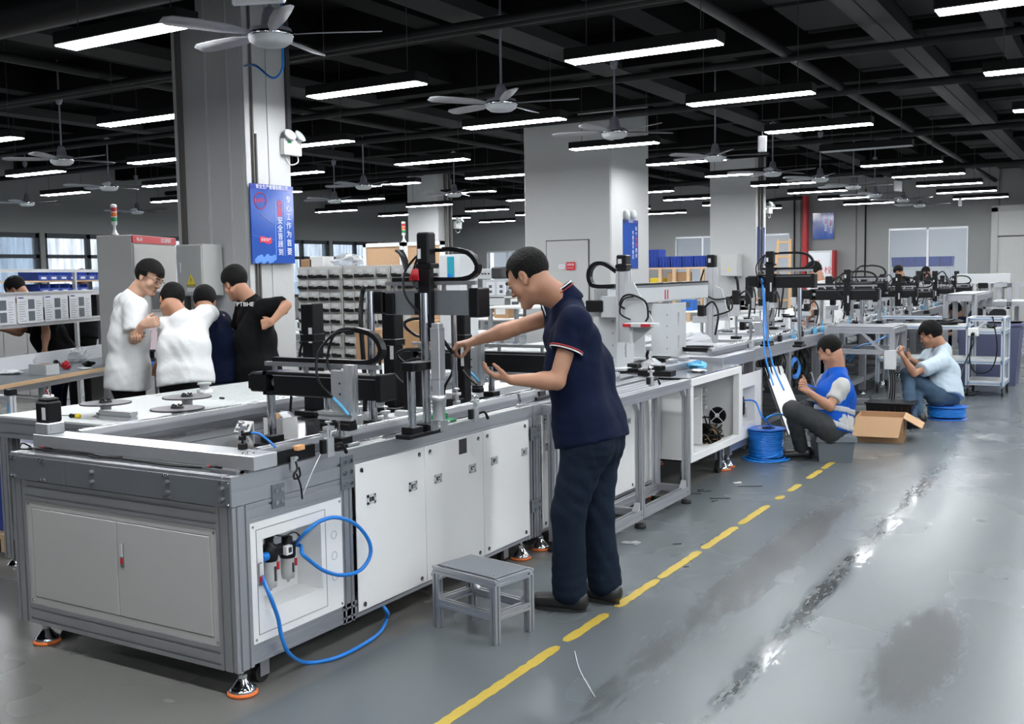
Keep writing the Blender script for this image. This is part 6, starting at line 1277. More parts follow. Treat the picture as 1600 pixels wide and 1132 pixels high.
# tall control cabinet behind the column
C1, C2, C3 = at(168, 371.6, w=10.3), at(205, 369.5, w=10.1), at(280, 375, w=11.2)
zc = 2.04; dx = Vector((C3.x - C2.x, C3.y - C2.y, 0)).normalized(); dn = Vector((dx.y, -dx.x, 0)); dn = dn if dn.dot(-C2) > 0 else -dn
t = thing('control_cabinet', 'tall grey control cabinet with red name band and touch screen', 'control cabinet', (C2.x, C2.y, 0)); C2 = Vector((C2.x, C2.y, 0)); Wc = 1.0; Dc = (Vector((C1.x, C1.y, 0)) - C2).length
def K(a, b, z): return C2 + dx * a - dn * b + Vector((0, 0, z))
def kbox(a0, a1, b0, b1, z0, z1, m, name, bev=0.): f = MB(); f.box(K((a0 + a1) / 2, (b0 + b1) / 2, (z0 + z1) / 2), (abs(a1 - a0), abs(b1 - b0), z1 - z0), bev, Matrix((dx, -dn, Vector((0, 0, 1)))).transposed()); return f.build(name, m, t)
kbox(0, Wc, 0, Dc, .02, zc, 'panel_grey', 'body', .006); kbox(0, Wc, -.012, 0, zc - .075, zc - .004, 'red', 'name_band'); kbox(.015, Wc - .015, -.015, 0, .1, zc - .09, 'panel_grey', 'door', .004)
kbox(.33, .57, -.02, -.014, 1.28, 1.5, 'alu_dark', 'screen_bezel', .003); kbox(.35, .55, -.022, -.019, 1.31, 1.48, 'screen_dark', 'touch_screen')
f = MB(); f.lathe(K(.40, -.014, 1.70), [(.025, 0), (.025, .012), (.018, .02)], 14, dn); f.build('red_button', 'red', t); f = MB(); [f.lathe(K(.36 + .07 * k, -.014, 1.18), [(.018, 0), (.018, .012), (.01, .02)], 12, dn) for k in range(3)]; f.build('selector_switches', 'dark', t); kbox(.27, .30, -.03, -.014, 1.15, 1.21, 'black', 'power_switch', .003)
text('lettering', 'NL-01', 'posterwhite', .05, K(.15, -.0125, zc - .04), dx, (0, 0, 1), t); text('lettering', '动力配电柜', 'posterwhite', .05, K(.75, -.0125, zc - .04), dx, (0, 0, 1), t)
def tower_light(lb, c, s=1.):
    t = thing('signal_tower', lb, 'signal light', c); x, y, z = c
    f = MB(); f.lathe((x, y, z), [(.05 * s, 0), (.05 * s, .012 * s), (.03 * s, .03 * s), (.016 * s, .08 * s), (.016 * s, .12 * s), (.035 * s, .13 * s), (.035 * s, .17 * s)], 14); f.build('stem', 'white_bright', t)
    for k, m in enumerate(('green', 'orange', 'red')): f = MB(); f.cyl((x, y, z + (.17 + .06 * k) * s), (x, y, z + (.22 + .06 * k) * s), .035 * s, n=14); f.build('lens', m, t); f = MB(); f.cyl((x, y, z + (.22 + .06 * k) * s), (x, y, z + (.23 + .06 * k) * s), .037 * s, n=14); f.build('lens_ring', 'white_bright', t)
    f = MB(); f.lathe((x, y, z + .35 * s), [(.037 * s, 0), (.037 * s, .02 * s), (.02 * s, .03 * s)], 14); f.build('cap', 'white_bright', t)
tower_light('red orange green signal tower on the tall control cabinet', tuple(K(-.0 + .03, .18, zc)), .78)
# monitor on a blue-striped desk frame
y = 5.95; c = at(232, 524, y=y); t = thing('monitor', 'pink glowing monitor between the two white shirted men', 'monitor', (c[0], y, c[2] - .2)); R = Matrix.Rotation(-.15, 3, 'X') @ Matrix.Rotation(-.25, 3, 'Z'); f = MB(); f.box(c, (.40, .03, .27), .006, R); f.build('case', 'black', t); f = MB(); f.box(c + R @ Vector((0, -.017, 0)), (.37, .004, .24), 0, R); f.build('screen', 'screen_on', t); f = MB(); f.box(c + R @ Vector((.02, -.0195, .0)), (.12, .002, .07), 0, R); f.build('screen_window', 'lilac', t); f = MB(); f.cyl(c - Vector((0, -.03, .2)), c - Vector((0, -.03, .0)), .02); f.bb(c[0] - .1, c[0] + .1, y - .05, y + .12, c[2] - .21, c[2] - .195, .004); f.build('stand', 'black', t)
zd = c[2] - .215; t = thing('desk', 'small aluminium computer desk with blue strips behind the men', 'desk', (c[0], 6, 0)); x0, x1_ = c[0] - .3, c[0] + .45
f = MB(); f.bb(x0, x1_, 5.75, 6.3, zd - .02, zd, .003); f.build('desk_top', 'blue', t)
for x in (x0 + .03, x1_ - .03):
    for y_ in (5.78, 6.27): f = MB(); f.prof((x, y_, 0), (x, y_, zd - .02), .045, .045, 1, 1); f.build('leg', 'alu', t)
for z in (.2, .45): pr((x0, 5.78, z), (x1_, 5.78, z), .04, .04, 1, 1, t)
# ---- drawer cabinets
yd = 9.3
def drawer_unit():
    t = thing('drawer_cabinet', 'x', 'drawer cabinet', (0, yd, 0), 'grey small parts drawer cabinets'); w, n, m = .158, 4, 12
    f = MB(); f.bb(0, n * w + .02, yd, yd + .4, 0, 1.72, .003); f.build('body', 'panel_grey', t)
    d0 = MB(); d0.bb(.006, w - .006, -.012, 0, .006, .128 - .006, .002); h0 = MB(); h0.bb(.022, w - .012, -.05, -.012, .018, .05, .01); h0.bb(.012, .08, -.045, -.014, .03, .058, .006); l0 = MB(); l0.bb(.045, .115, -.0145, -.012, .075, .105, .001)
    D = H = L_ = None
    for j in range(m):
        for i in range(n):
            ox, oz = .01 + i * w, 1.70 - .128 * (j + 1)
            if D is None:
                D = d0.build('drawer', 'panel_grey'); H = h0.build('drawer_handle', 'black'); L_ = l0.build('card_holder', 'tin'); d, h, l = D, H, L_
            else: d, h, l = D.copy(), H.copy(), L_.copy(); COL.objects.link(d); COL.objects.link(h); COL.objects.link(l)
            d.parent = t; h.parent = d; l.parent = d; d.location = (ox, yd - yd, oz); h.location = (0, 0, 0); l.location = (0, 0, 0); d.rotation_euler = (0, 0, 0)
            if RND.random() < .12: d.location.y -= RND.uniform(.01, .05)
    return t
d0 = drawer_unit(); xs0 = at(466, 450, y=yd)[0]; d0.location = (xs0, yd, 0); d0['label'] = 'drawer cabinet standing directly right of the near column'
clone(d0, (xs0 + .67, yd, 0), 'second grey drawer cabinet behind the tall black actuator'); clone(d0, (xs0 + 1.34, yd, 0), 'third drawer cabinet behind the tall gantry')
for (u, w_, h_, m, nm, lb) in ((487, .16, .09, 'wood', 'parts_box', 'small brown box on the first drawer cabinet'), (503, .2, .12, 'white', 'carton', 'white carton on top of the drawer cabinets'), (543, .34, .13, 'bag', 'plastic_bag', 'white plastic bag lying on the drawer cabinets')):
    q = at(u, 410, y=yd + .2); f = MB()
    if m == 'bag': crumple(f, (q[0], yd + .2, 1.72 + h_ / 2), (w_ / 2, .15, h_ / 2), 3)
    else: f.bb(q[0] - w_ / 2, q[0] + w_ / 2, yd + .1, yd + .3, 1.72, 1.72 + h_, .004)
    tag(f.build(nm, m if m != 'wood' else 'cardboard'), lb, 'box' if m != 'bag' else 'bag')
# ---- cork boards behind
yc = 13.5; 
for i, (ua, ub, lb) in enumerate(((569, 631, 'left cork board panel in a white frame behind the drawers'), (633, 694, 'right cork board panel in a white frame behind the gantry'))):
    a, b = at(ua, 400, y=yc)[0], at(ub, 400, y=yc)[0]; zt = at(600, 380, y=yc)[2]; t = thing('cork_partition', lb, 'partition', (a, yc, 0))
    f = MB(); f.bb(a, a + .06, yc - .03, yc + .03, 0, zt); f.bb(b - .06, b, yc - .03, yc + .03, 0, zt); f.bb(a, b, yc - .03, yc + .03, zt - .06, zt); f.bb(a, b, yc - .03, yc + .03, zt - .62, zt - .56); f.build('frame', 'white_bright', t); f = MB(); f.bb(a + .06, b - .06, yc - .01, yc + .01, zt - .56, zt - .06); f.build('cork_panel', 'cork', t); f = MB(); f.bb(a + .06, b - .06, yc - .01, yc + .01, .3, zt - .62); f.build('lower_panel', 'cork', t)
q = at(631, 378, y=yc); tower_light('small signal tower behind the white cork board frame', (q[0], yc, zt), .85)
# ---- instrument bench behind the gantry: white topped tables with test gear
def table(lb, x0, x1, y0, y1, z, top='white_bright', legs='alu'):
    t = thing('work_table', lb, 'table', ((x0 + x1) / 2, y0, 0)); f = MB(); f.bb(x0, x1, y0, y1, z - .03, z, .004); f.build('table_top', top, t)
    for x in (x0 + .05, x1 - .05):
        for y in (y0 + .05, y1 - .05): f = MB(); f.prof((x, y, 0), (x, y, z - .03), .05, .05, 1, 1); f.build('leg', legs, t)
    pr((x0 + .05, y0 + .05, .3), (x1 - .05, y0 + .05, .3), .04, .04, 1, 1, t); return t
y = 12.0; a, b = at(758, 470, y=y)[0], at(880, 470, y=y)[0]; zt = at(800, 465, y=y)[2]
table('white topped test table left of the standing man', a, b, y, y + .8, zt - .12); table('white topped table in the middle of the hall behind the gantry', a - 3.2, a - .2, y + .1, y + .9, .8)
q = at(762, 460, y=y + .5); x = q[0]; t = thing('document_rack', 'white rack with two instruction sheets behind the gantry', 'rack', (x, y + .5, zt)); f = MB(); f.bb(x - .05, x + .75, y + .4, y + .6, zt - .02, zt + .0, .003); f.bb(x - .02, x + .32, y + .4, y + .42, zt - .12, at(770, 437, y=y + .4)[2], .003); f.build('rack', 'tin', t)
for k in range(2): f = MB(); z = zt; f.bb(x + .05 + .17 * k, x + .18 + .17 * k, y + .385, y + .4, z + .02, z + .2, .002); f.build('sheet', 'paper', t); f = MB(); f.bb(x + .09 + .17 * k, x + .14 + .17 * k, y + .383, y + .385, z + .05, z + .09); f.bb(x + .09 + .17 * k, x + .14 + .17 * k, y + .383, y + .385, z + .12, z + .16); f.build('picture', 'ink', t)
q = at(760, 430, y=y + .5); t = thing('test_instrument', 'white bench instrument with knobs above the document rack', 'instrument', q); f = MB(); zz = at(760, 436, y=y + .5)[2]; f.bb(q[0] - .12, q[0] + .14, y + .4, y + .7, zz, zz + .14, .005); f.mi = 1
for k in range(4): f.cyl((q[0] - .05 + .05 * k, y + .4, zz + .07), (q[0] - .05 + .05 * k, y + .385, zz + .07), .012, n=8)
f.build('case', ['tin', 'dark'], t); q2 = at(780, 432, y=y + .5); f = MB(); f.bb(q2[0] - .08, q2[0] + .10, y + .4, y + .7, zz, zz + .16, .02); tag(f.build('black_instrument', 'dark'), 'rounded black instrument beside the white one', 'instrument')
q = at(700, 425, y=8.2); t = thing('power_module', 'grey module with teal front seen through the cable arch', 'module', q); f = MB(); f.bb(q[0] - .10, q[0] + .14, 8.2, 8.5, .0, q[2] + .16, .006); f.build('case', 'tin', t); f = MB(); f.bb(q[0] + .0, q[0] + .07, 8.185, 8.2, q[2] - .10, q[2] + .14, .003); f.build('teal_front', 'teal', t); f = MB(); f.bb(q[0] + .01, q[0] + .03, 8.18, 8.185, q[2] - .07, q[2] - .02); f.bb(q[0] + .04, q[0] + .06, 8.18, 8.185, q[2] - .07, q[2] - .02); f.build('connector', 'blue', t)
for (u, v, y, d, m, lb) in ((575, 532, 7.9, (.3, .3, .2), 'cardboard', 'brown carton behind the tall gantry shafts'), (650, 525, 8.6, (.35, .3, .3), 'cardboard', 'larger brown carton behind the tall gantry'), (660, 500, 9.0, (.3, .3, .2), 'cardboard_in', 'pale brown carton under the gantry beam')):
    q = at(u, v, y=y); f = MB(); f.bb(q[0] - d[0] / 2, q[0] + d[0] / 2, y, y + d[1], 0, q[2] + d[2] / 2, .004); tag(f.build('carton', m), lb, 'carton')
for i, (x0, y0, w_) in enumerate(((-11.8, 11.0, 2.2), (-9.8, 15.2, 2.5), (-11.6, 17.5, 3), (-8.6, 18.6, 2.2), (-6.5, 14.2, .9), (-6.5, 19.0, .9), (-6.9, 26.4, 2.4), (-11.2, 26.0, 2.4))):
    table('white topped work table in the rear hall, number %s from the front' % ['one', 'two', 'three', 'four', 'five', 'six', 'seven', 'eight', 'nine', 'ten'][i], x0, x0 + w_, y0, y0 + .75, .85)
    r = random.Random(i)
    for k in range(5):
        x = x0 + .2 + k * (w_ - .4) / 4; h = r.uniform(.08, .35); m = r.choice(['tin', 'dark', 'white', 'cardboard', 'blue', 'black']); f = MB(); wd = r.uniform(.08, .2); f.bb(x - wd, x + wd, y0 + .2, y0 + .5, .85, .85 + h, .006); f.mi = 1; f.bb(x - wd * .7, x + wd * .7, y0 + .195, y0 + .2, .85 + h * .3, .85 + h * .8)
        tag(f.build('bench_equipment', [m, 'screen_dark' if m != 'cardboard' else 'label']), '%s case on rear table %s, %s along it' % ({'tin': 'light grey', 'dark': 'dark grey', 'white': 'white', 'cardboard': 'brown', 'blue': 'blue', 'black': 'black'}[m], ['one', 'two', 'three', 'four', 'five', 'six', 'seven', 'eight', 'nine', 'ten'][i], ['first', 'second', 'third', 'fourth', 'fifth'][k]), 'equipment', 'cases on the rear tables')
# ---- blue totes on pale wood racks in front of the back windows
yr = 24.5; a, b = at(1010, 410, y=yr)[0], at(1120, 410, y=yr)[0]; zr = at(1060, 418, y=yr)[2]
t = thing('wooden_rack', 'pale wood rack carrying blue totes in front of the rear windows', 'rack', (a, yr, 0))
f = MB(); f.bb(a, b, yr, yr + .6, zr - .04, zr); f.bb(a, b, yr, yr + .6, zr - .5, zr - .46); f.build('shelf', 'palewood', t)
for k in range(6): x = a + (b - a) * k / 5; f = MB(); f.bb(x - .04, x + .04, yr - .01, yr + .07, 0, zr - .02); f.build('post', 'palewood', t)
f = MB(); f.bb(a + .5, b - .8, yr + .1, yr + .5, zr - .46, zr - .12, .01); tag(f.build('carton', 'cardboard'), 'long brown carton on the lower shelf of the wood rack', 'carton'); f = MB(); f.bb(a + .05, a + .4, yr + .1, yr + .5, zr - .46, zr - .25, .01); tag(f.build('parts_box', 'yellow'), 'yellow box at the left of the wood rack', 'box')
def tote(c, w_, h_, d_, lb, grp='blue totes on racks at the back'):
    t = thing('blue_tote', lb, 'tote', c, grp); x, y, z = c; f = MB(); tbox(f, (x, y, 0), 0, w_ * .9, d_ * .9, w_, d_, z, z + h_); f.build('body', 'tote', t); f = MB(); f.bb(x - w_ / 2, x + w_ / 2, y - d_ / 2 - .01, y - d_ / 2 + .01, z + h_ - .03, z + h_); f.bb(x - w_ / 2, x - w_ / 2 + .02, y - d_ / 2, y + d_ / 2, z + h_ - .03, z + h_); f.bb(x + w_ / 2 - .02, x + w_ / 2, y - d_ / 2, y + d_ / 2, z + h_ - .03, z + h_)
    for k in (-.3, 0, .3): f.bb(x + w_ * k - .008, x + w_ * k + .008, y - d_ / 2 - .008, y - d_ / 2 + .02, z + .02, z + h_ - .02)
    f.build('rim_and_ribs', 'tote', t)
nn_ = 6; ww = (b - a) / nn_
for k in range(nn_): tote((a + ww * (k + .5), yr + .3, zr), ww * .96, .45 if k < 1 else .27, .5, 'blue tote on the wood rack, %s from the left' % ['tall one, first', 'second', 'third', 'fourth', 'fifth', 'sixth'][k])
yr = YB + .9; a, b = at(1392, 410, y=yr)[0], at(1488, 410, y=yr)[0]; zr = at(1440, 417, y=yr)[2]; t = thing('shelf', 'shelf of blue totes behind the back wall glazing', 'shelf', (a, yr, 0)); f = MB(); f.bb(a, b, yr, yr + .5, zr - .04, zr); f.build('board', 'tin', t)
for k in range(2): f = MB(); x = (a + .05, b - .05)[k]; f.bb(x - .03, x + .03, yr, yr + .05, 0, zr - .04); f.build('post', 'tin', t)
for k in range(5): ww = (b - a) / 5; tote((a + ww * (k + .5), yr + .25, zr), ww * .96, .27, .45, 'blue tote behind the back glazing, %s from the left' % ['first', 'second', 'third', 'fourth', 'fifth'][k])
# ---- left side: assembly bench with shelf of work sheets and blue bins
yb0 = 6.3
A0, A1 = at(0, 603, z=.80), at(164, 574, z=.80)
bx = Vector((A1.x - A0.x, A1.y - A0.y, 0)); bl = bx.length; bx.normalize(); bn = Vector((bx.y, -bx.x, 0)); bn = bn if bn.dot(A0) < 0 else -bn   # towards the camera
o_ = Vector((A0.x, A0.y, 0)) - bx * 1.2; bl += 1.25
def Q(a, b, z): return o_ + bx * a - bn * b + Vector((0, 0, z))
def pxl(p):
    d = np.array([p[0], p[1], p[2] - EYE]); w_ = float(d @ fwd); return PCX + FPX * float(d @ rgt) / w_, PCY - FPX * float(d @ upv) / w_
def solve_a(u, b): return min(np.arange(0, 8, .01), key=lambda a: abs(pxl(Q(a, b, 1.4))[0] - u))
def solve_z(a, b, v): return min(np.arange(.5, 3, .005), key=lambda z: abs(pxl(Q(a, b, z))[1] - v))
bl = float(solve_a(163, .7)); zs1 = float(solve_z(bl, .7, 456)); zs0 = float(solve_z(bl, .7, 496)); zbb = float(solve_z(bl, .7, 537))
def qbox(f, a0, a1, b0, b1, z0, z1, bev=0.): f.box(Q((a0 + a1) / 2, (b0 + b1) / 2, (z0 + z1) / 2), (abs(a1 - a0), abs(b1 - b0), z1 - z0), bev, Matrix((bx, -bn, Vector((0, 0, 1)))).transposed()); return f
bt = thing('assembly_bench', 'aluminium bench with wood edged top and sheet shelf at left', 'bench', o_)
qbox(MB(), 0, bl, .02, .7, .775, .80).build('bench_top', 'crate_grey', bt); qbox(MB(), 0, bl, 0, .02, .768, .80).build('wood_edge', 'palewood', bt)
uA = lambda u, v, b: (lambda p: (Vector((p.x, p.y, 0)) - o_).dot(bx))(at(u, v, z=.80))
mid = (at(74, 590, z=.8) - A0).length + 1.2
for a in (.05, mid - .03, mid + .04, bl - .05):
    for b in (.03, .66): f = MB(); f.prof(Q(a, b, 0), Q(a, b, .77), .045, .045, 1, 1, up=bn); f.build('leg', 'alu', bt)
f = MB(); f.prof(Q(0, .03, .745), Q(bl, .03, .745), .045, .045, 1, 1); f.build('rail', 'alu', bt); f = MB(); f.prof(Q(0, .66, .15), Q(bl, .66, .15), .045, .045, 1, 1); f.build('rail', 'alu', bt)
qbox(MB(), 0, mid - .03, .69, .70, .80, zbb).build('back_board', 'paper', bt); qbox(MB(), mid + .0, bl, .69, .70, .80, zbb).build('back_board', 'paper', bt)
for a in (bl - .04, mid - .6): f = MB(); f.prof(Q(a, .72, 0), Q(a, .72, zs1 + .02), .05, .06, 1, 1, up=bn); f.build('upright', 'alu', bt)
for z in (zs1, zs0): f = MB(); f.prof(Q(0, .70, z), Q(bl, .70, z), .045, .05, 1, 1); f.build('shelf_rail', 'alu_light', bt)
qbox(MB(), 0, bl, .72, .95, zs1 - .03, zs1 - .015).build('upper_shelf', 'tin', bt)
# instruction sheets hung on the shelf
for k in range(4):
    a1 = bl - .33 - k * .44; t = thing('work_sheet', 'white instruction sheet with two photos on the bench rail, %s from the right' % ['first', 'second', 'third', 'fourth'][k], 'sheet', Q(a1 - .2, .66, zs0)); f = qbox(MB(), a1 - .41, a1, .665, .67, zs0 + .01, zs1 - .015); f.build('page', 'paper', t)
    f = MB(); [qbox(f, a1 - .24, a1 - .14, .663, .665, zs0 + .03 + .11 * j, zs0 + .12 + .11 * j) for j in (0, 1)]; f.build('photo', 'crate_grey', t)
    f = MB(); rr = random.Random(k)
    for j in range(9): z = zs0 + .03 + j * .022; qbox(f, a1 - .39, a1 - .39 + rr.uniform(.06, .12), .6645, .665, z, z + .0035); qbox(f, a1 - .11, a1 - .11 + rr.uniform(.04, .09), .6645, .665, z, z + .0035)
    f.build('print_lines', 'ink', t, kind='stuff'); f = MB(); qbox(f, a1 - .39, a1 - .31, .6645, .665, zs1 - .035, zs1 - .025); f.build('heading', 'posterblue_dark', t)
# blue bins on the rack behind
rk = thing('bin_rack', 'aluminium rack with two levels of blue bins behind the bench', 'rack', Q(bl / 2, 1.6, 0)); bb_ = 1.75; bl0 = bl; bl = float(solve_a(165, bb_)); zA = float(solve_z(bl, bb_, 437)); zB2 = float(solve_z(bl, bb_, 456))
for z in (zA, zB2): qbox(MB(), .3, bl + .1, bb_, bb_ + .3, z - .02, z).build('shelf', 'palewood', rk)
for a in (.3, bl - .75, bl - .05): f = MB(); f.prof(Q(a, bb_ - .02, 0), Q(a, bb_ - .02, zA + .12), .04, .04, 1, 1, up=bn); f.build('post', 'alu_light', rk)
f = MB(); f.prof(Q(0, bb_ - .02, zA + .11), Q(bl, bb_ - .02, zA + .11), .035, .035, 1, 1); f.build('top_rail', 'alu_light', rk)
for j, z in enumerate((zA, zB2)):
    for k in range(7 if j == 0 else 5):
        a = bl + .0 - .22 - k * .21 - (.4 if j else 0); t = thing('parts_bin', 'open blue parts bin on the %s rack shelf, %s from the right' % (('upper', 'lower')[j], ['first', 'second', 'third', 'fourth', 'fifth', 'sixth', 'seventh'][k]), 'bin', Q(a, bb_, z), 'blue bins on the left rack')
        f = MB(); qbox(f, a, a + .2, bb_ + .02, bb_ + .24, z, z + .008); qbox(f, a, a + .008, bb_ + .0, bb_ + .24, z, z + .10); qbox(f, a + .192, a + .2, bb_, bb_ + .24, z, z + .10); qbox(f, a, a + .2, bb_ + .232, bb_ + .24, z, z + .11); qbox(f, a, a + .2, bb_ - .01, bb_ + .0, z, z + .06); f.build('bin', 'tote', t)
        f = MB(); qbox(f, a + .05, a + .15, bb_ - .012, bb_ - .01, z + .015, z + .04); f.build('card', 'paper', t); f = MB(); qbox(f, a + .02, a + .18, bb_ + .03, bb_ + .2, z + .01, z + .05, .01); f.build('contents', 'label', t)
bl = bl0
# bench clutter
cl_ = [(8, 580, .10, .06, 'bag', 'crumpled clear bag at the left end of the bench'), (35, 585, .12, .02, 'paper', 'flat paper stack on the bench'), (42, 583, .05, .012, 'green', 'green marker holder on the bench'), (60, 575, .10, .06, 'bag', 'clear plastic bag with parts left of the silver box'), (86, 562, .10, .05, 'bag', 'clear bag on top of the silver box'), (107, 575, .035, .035, 'black', 'small black adapter beside the silver box'), (122, 577, .045, .035, 'red', 'bundle of red and yellow wires on the bench'), (140, 566, .12, .07, 'bag', 'large clear bag of small parts on the bench'), (158, 573, .06, .025, 'black', 'black cable plug at the right end of the bench'), (150, 577, .08, .008, 'white_bright', 'white cable tie strip on the bench')]
for (u, v, w_, h_, m, lb) in cl_:
    c = at(u, v, z=.80) + bn * -.12; f = MB(); crumple(f, (c.x, c.y, .80 + h_ + (.09 if 'on top of' in lb else 0)), (w_, w_ * .7, h_), u); tag(f.build('bench_item', m), lb, 'item')
c = at(89, 585, z=.80) + bn * -.12; t = thing('small_carton', 'silver grey open carton on the bench', 'carton', (c.x, c.y, .80)); f = MB(); obox(f, (c.x, c.y, .8), .1, (.21, .004, .09), (0, -.07, .045)); obox(f, (c.x, c.y, .8), .1, (.21, .004, .09), (0, .07, .045)); obox(f, (c.x, c.y, .8), .1, (.004, .14, .09), (-.105, 0, .045)); obox(f, (c.x, c.y, .8), .1, (.004, .14, .09), (.105, 0, .045)); f.build('box', 'tin', t); f = MB(); obox(f, (c.x, c.y, .8), .1, (.2, .13, .02), (0, 0, .07)); f.build('flap', 'cardboard', t)
# red drawers below the bench
t = thing('drawer_stack', 'stack of red fronted trays under the bench right end', 'drawers', Q(bl - .35, .3, 0)); f = MB(); qbox(f, bl - .52, bl - .5, .1, .6, .1, .7); qbox(f, bl - .12, bl - .1, .1, .6, .1, .7); f.build('side', 'tin', t)
for k in range(5): qbox(MB(), bl - .5, bl - .12, .08, .6, .12 + .12 * k, .16 + .12 * k, .004).build('tray', ['red', 'green', 'red', 'cardboard', 'red'][k], t)
# low filing cabinets and grey cupboards before the windows
for k, (x0, y0, w_, d_, h_, m, lb) in enumerate(((-12.6, 6.6, 1.5, .5, 1.55, 'panel_grey', 'grey cupboard standing behind the left bench'), (-13.9, 9.0, 1.6, .6, 1.45, 'panel_grey', 'long grey cupboard before the windows'), (-16.5, 12.0, 2.0, .6, 1.3, 'tin', 'pale cupboard close to the windows'), (-10.6, 9.9, 1.0, .5, 1.1, 'tin', 'pale low cupboard right of the bins rack'))):
    t = thing('cupboard', lb, 'cupboard', (x0, y0, 0)); f = MB(); f.bb(x0, x0 + w_, y0, y0 + d_, 0, h_, .005); f.build('body', m, t)
    for j in range(3): f = MB(); f.bb(x0 + .02 + w_ / 3 * j, x0 + w_ / 3 * (j + 1) - .02, y0 - .015, y0, .05, h_ - .05, .003); f.build('door', m, t)
# desk frame corner + blue tote + pallet at the far left edge
t = thing('wheeled_frame', 'corner of an aluminium frame with blue strips at the left edge', 'frame', (-5.6, 4.2, 0)); q = at(18, 640, y=4.2); f = MB(); f.prof((q[0], 4.2, 0), (q[0], 4.2, at(18, 617, y=4.2)[2]), .045, .045, 1, 1); f.build('post', 'alu_light', t); f = MB(); f.bb(q[0] - .003, q[0] + .006, 4.172, 4.177, .1, at(18, 620, y=4.2)[2] - .04); f.build('slot_strip', 'skyblue', t); z = at(18, 617, y=4.2)[2]; f = MB(); f.prof((q[0] - .9, 4.2, z - .03), (q[0] - .02, 4.2, z - .03), .045, .045, 1, 1); f.prof((q[0] - .9, 4.2, z - .4), (q[0] - .02, 4.2, z - .4), .045, .045, 1, 1); f.build('rail', 'alu_light', t); f = MB(); f.bb(q[0] - .03, q[0] + .028, 4.17, 4.23, z - .005, z + .035, .003); f.build('corner_cap', 'black', t)
t = thing('blue_crate', 'dark blue plastic crate at the lower left edge', 'crate', (-5.2, 3.75, .1)); q = at(22, 870, y=3.7); f = MB(); tbox(f, (q[0] - .35, 3.95, 0), 0, .58, .44, .66, .5, .13, .50); f.build('body', 'tote', t); f = MB(); crumple(f, (q[0] - .3, 3.95, .53), (.25, .18, .06), 5); f.build('bag_contents', 'bag', t)
f = MB(); f.bb(q[0] - .9, q[0] - .04, 4.22, 4.3, .45, .72, .004); tag(f.build('white_panel', 'white_bright'), 'white panel standing behind the blue crate', 'panel')
t = thing('pallet', 'wooden pallet under the blue crate at the left edge', 'pallet', (q[0] - .3, 3.95, 0))
for k in range(5): f = MB(); f.bb(q[0] - .9, q[0] + .02, 3.68 + .12 * k, 3.76 + .12 * k, .10, .125); f.build('deck_board', 'palewood', t)
for k in range(3): f = MB(); f.bb(q[0] - .85 + .38 * k, q[0] - .75 + .38 * k, 3.68, 4.24, .02, .10); f.build('stringer', 'palewood', t)
# small clutter in groups on the line between gantries
r = random.Random(21)
for (x, y, m, lb, w_, h_) in ((-3.3, 8.95, 'bag', 'large clear plastic bag lying on the line behind the grey gantry', .22, .07), (-3.05, 8.75, 'paper', 'white sheet beside the plastic bag on the line', .12, .01), (-2.82, 7.75, 'skyblue', 'light blue glove lying on the cabinet top', .08, .03), (-2.72, 7.5, 'paper', 'folded white paper on the cabinet top edge', .06, .012), (-2.95, 7.15, 'bag', 'crumpled film at the left of the cabinet top', .09, .06)):
    z = .895 if y > 8.2 else .842; f = MB(); crumple(f, (x, y, z + h_), (w_, w_ * .7, h_), int(-y * 10), 10, 6, .4); tag(f.build('line_item', m), lb, 'item')
f = MB(); c = Vector((-3.15, 8.62, .91))
for k in range(3): f.tube([c + Vector((.16 * cos(a), .10 * sin(a) * (1 + .1 * k), .012 * k + .01)) for a in [q_ * pi / 8 for q_ in range(16)]], .009, 6)
tag(f.build('cable_coil', 'black'), 'flat coil of black cable on the line by the plastic bag', 'cable')
for i in range(26):
    y = 9.3 + i * .42 + r.uniform(-.08, .08); x = XB + .045 - .06; m = r.choice(['machined', 'black', 'machined', 'skyblue', 'yellow', 'tin'])
    f = MB(); f.bb(x - .02, x + .015, y - .02, y + .03, .90, .90 + r.uniform(.03, .07), .003); f.cyl((x, y, .9), (x, y, .9 + r.uniform(.08, .14)), .006, n=6); tag(f.build('edge_sensor', m), 'small sensor bracket on the rail edge, %s' % ('near the vest wearing worker' if y < 12 else 'near the squatting worker' if y < 15 else 'far down the line'), 'sensor', 'sensor brackets on the long rail')
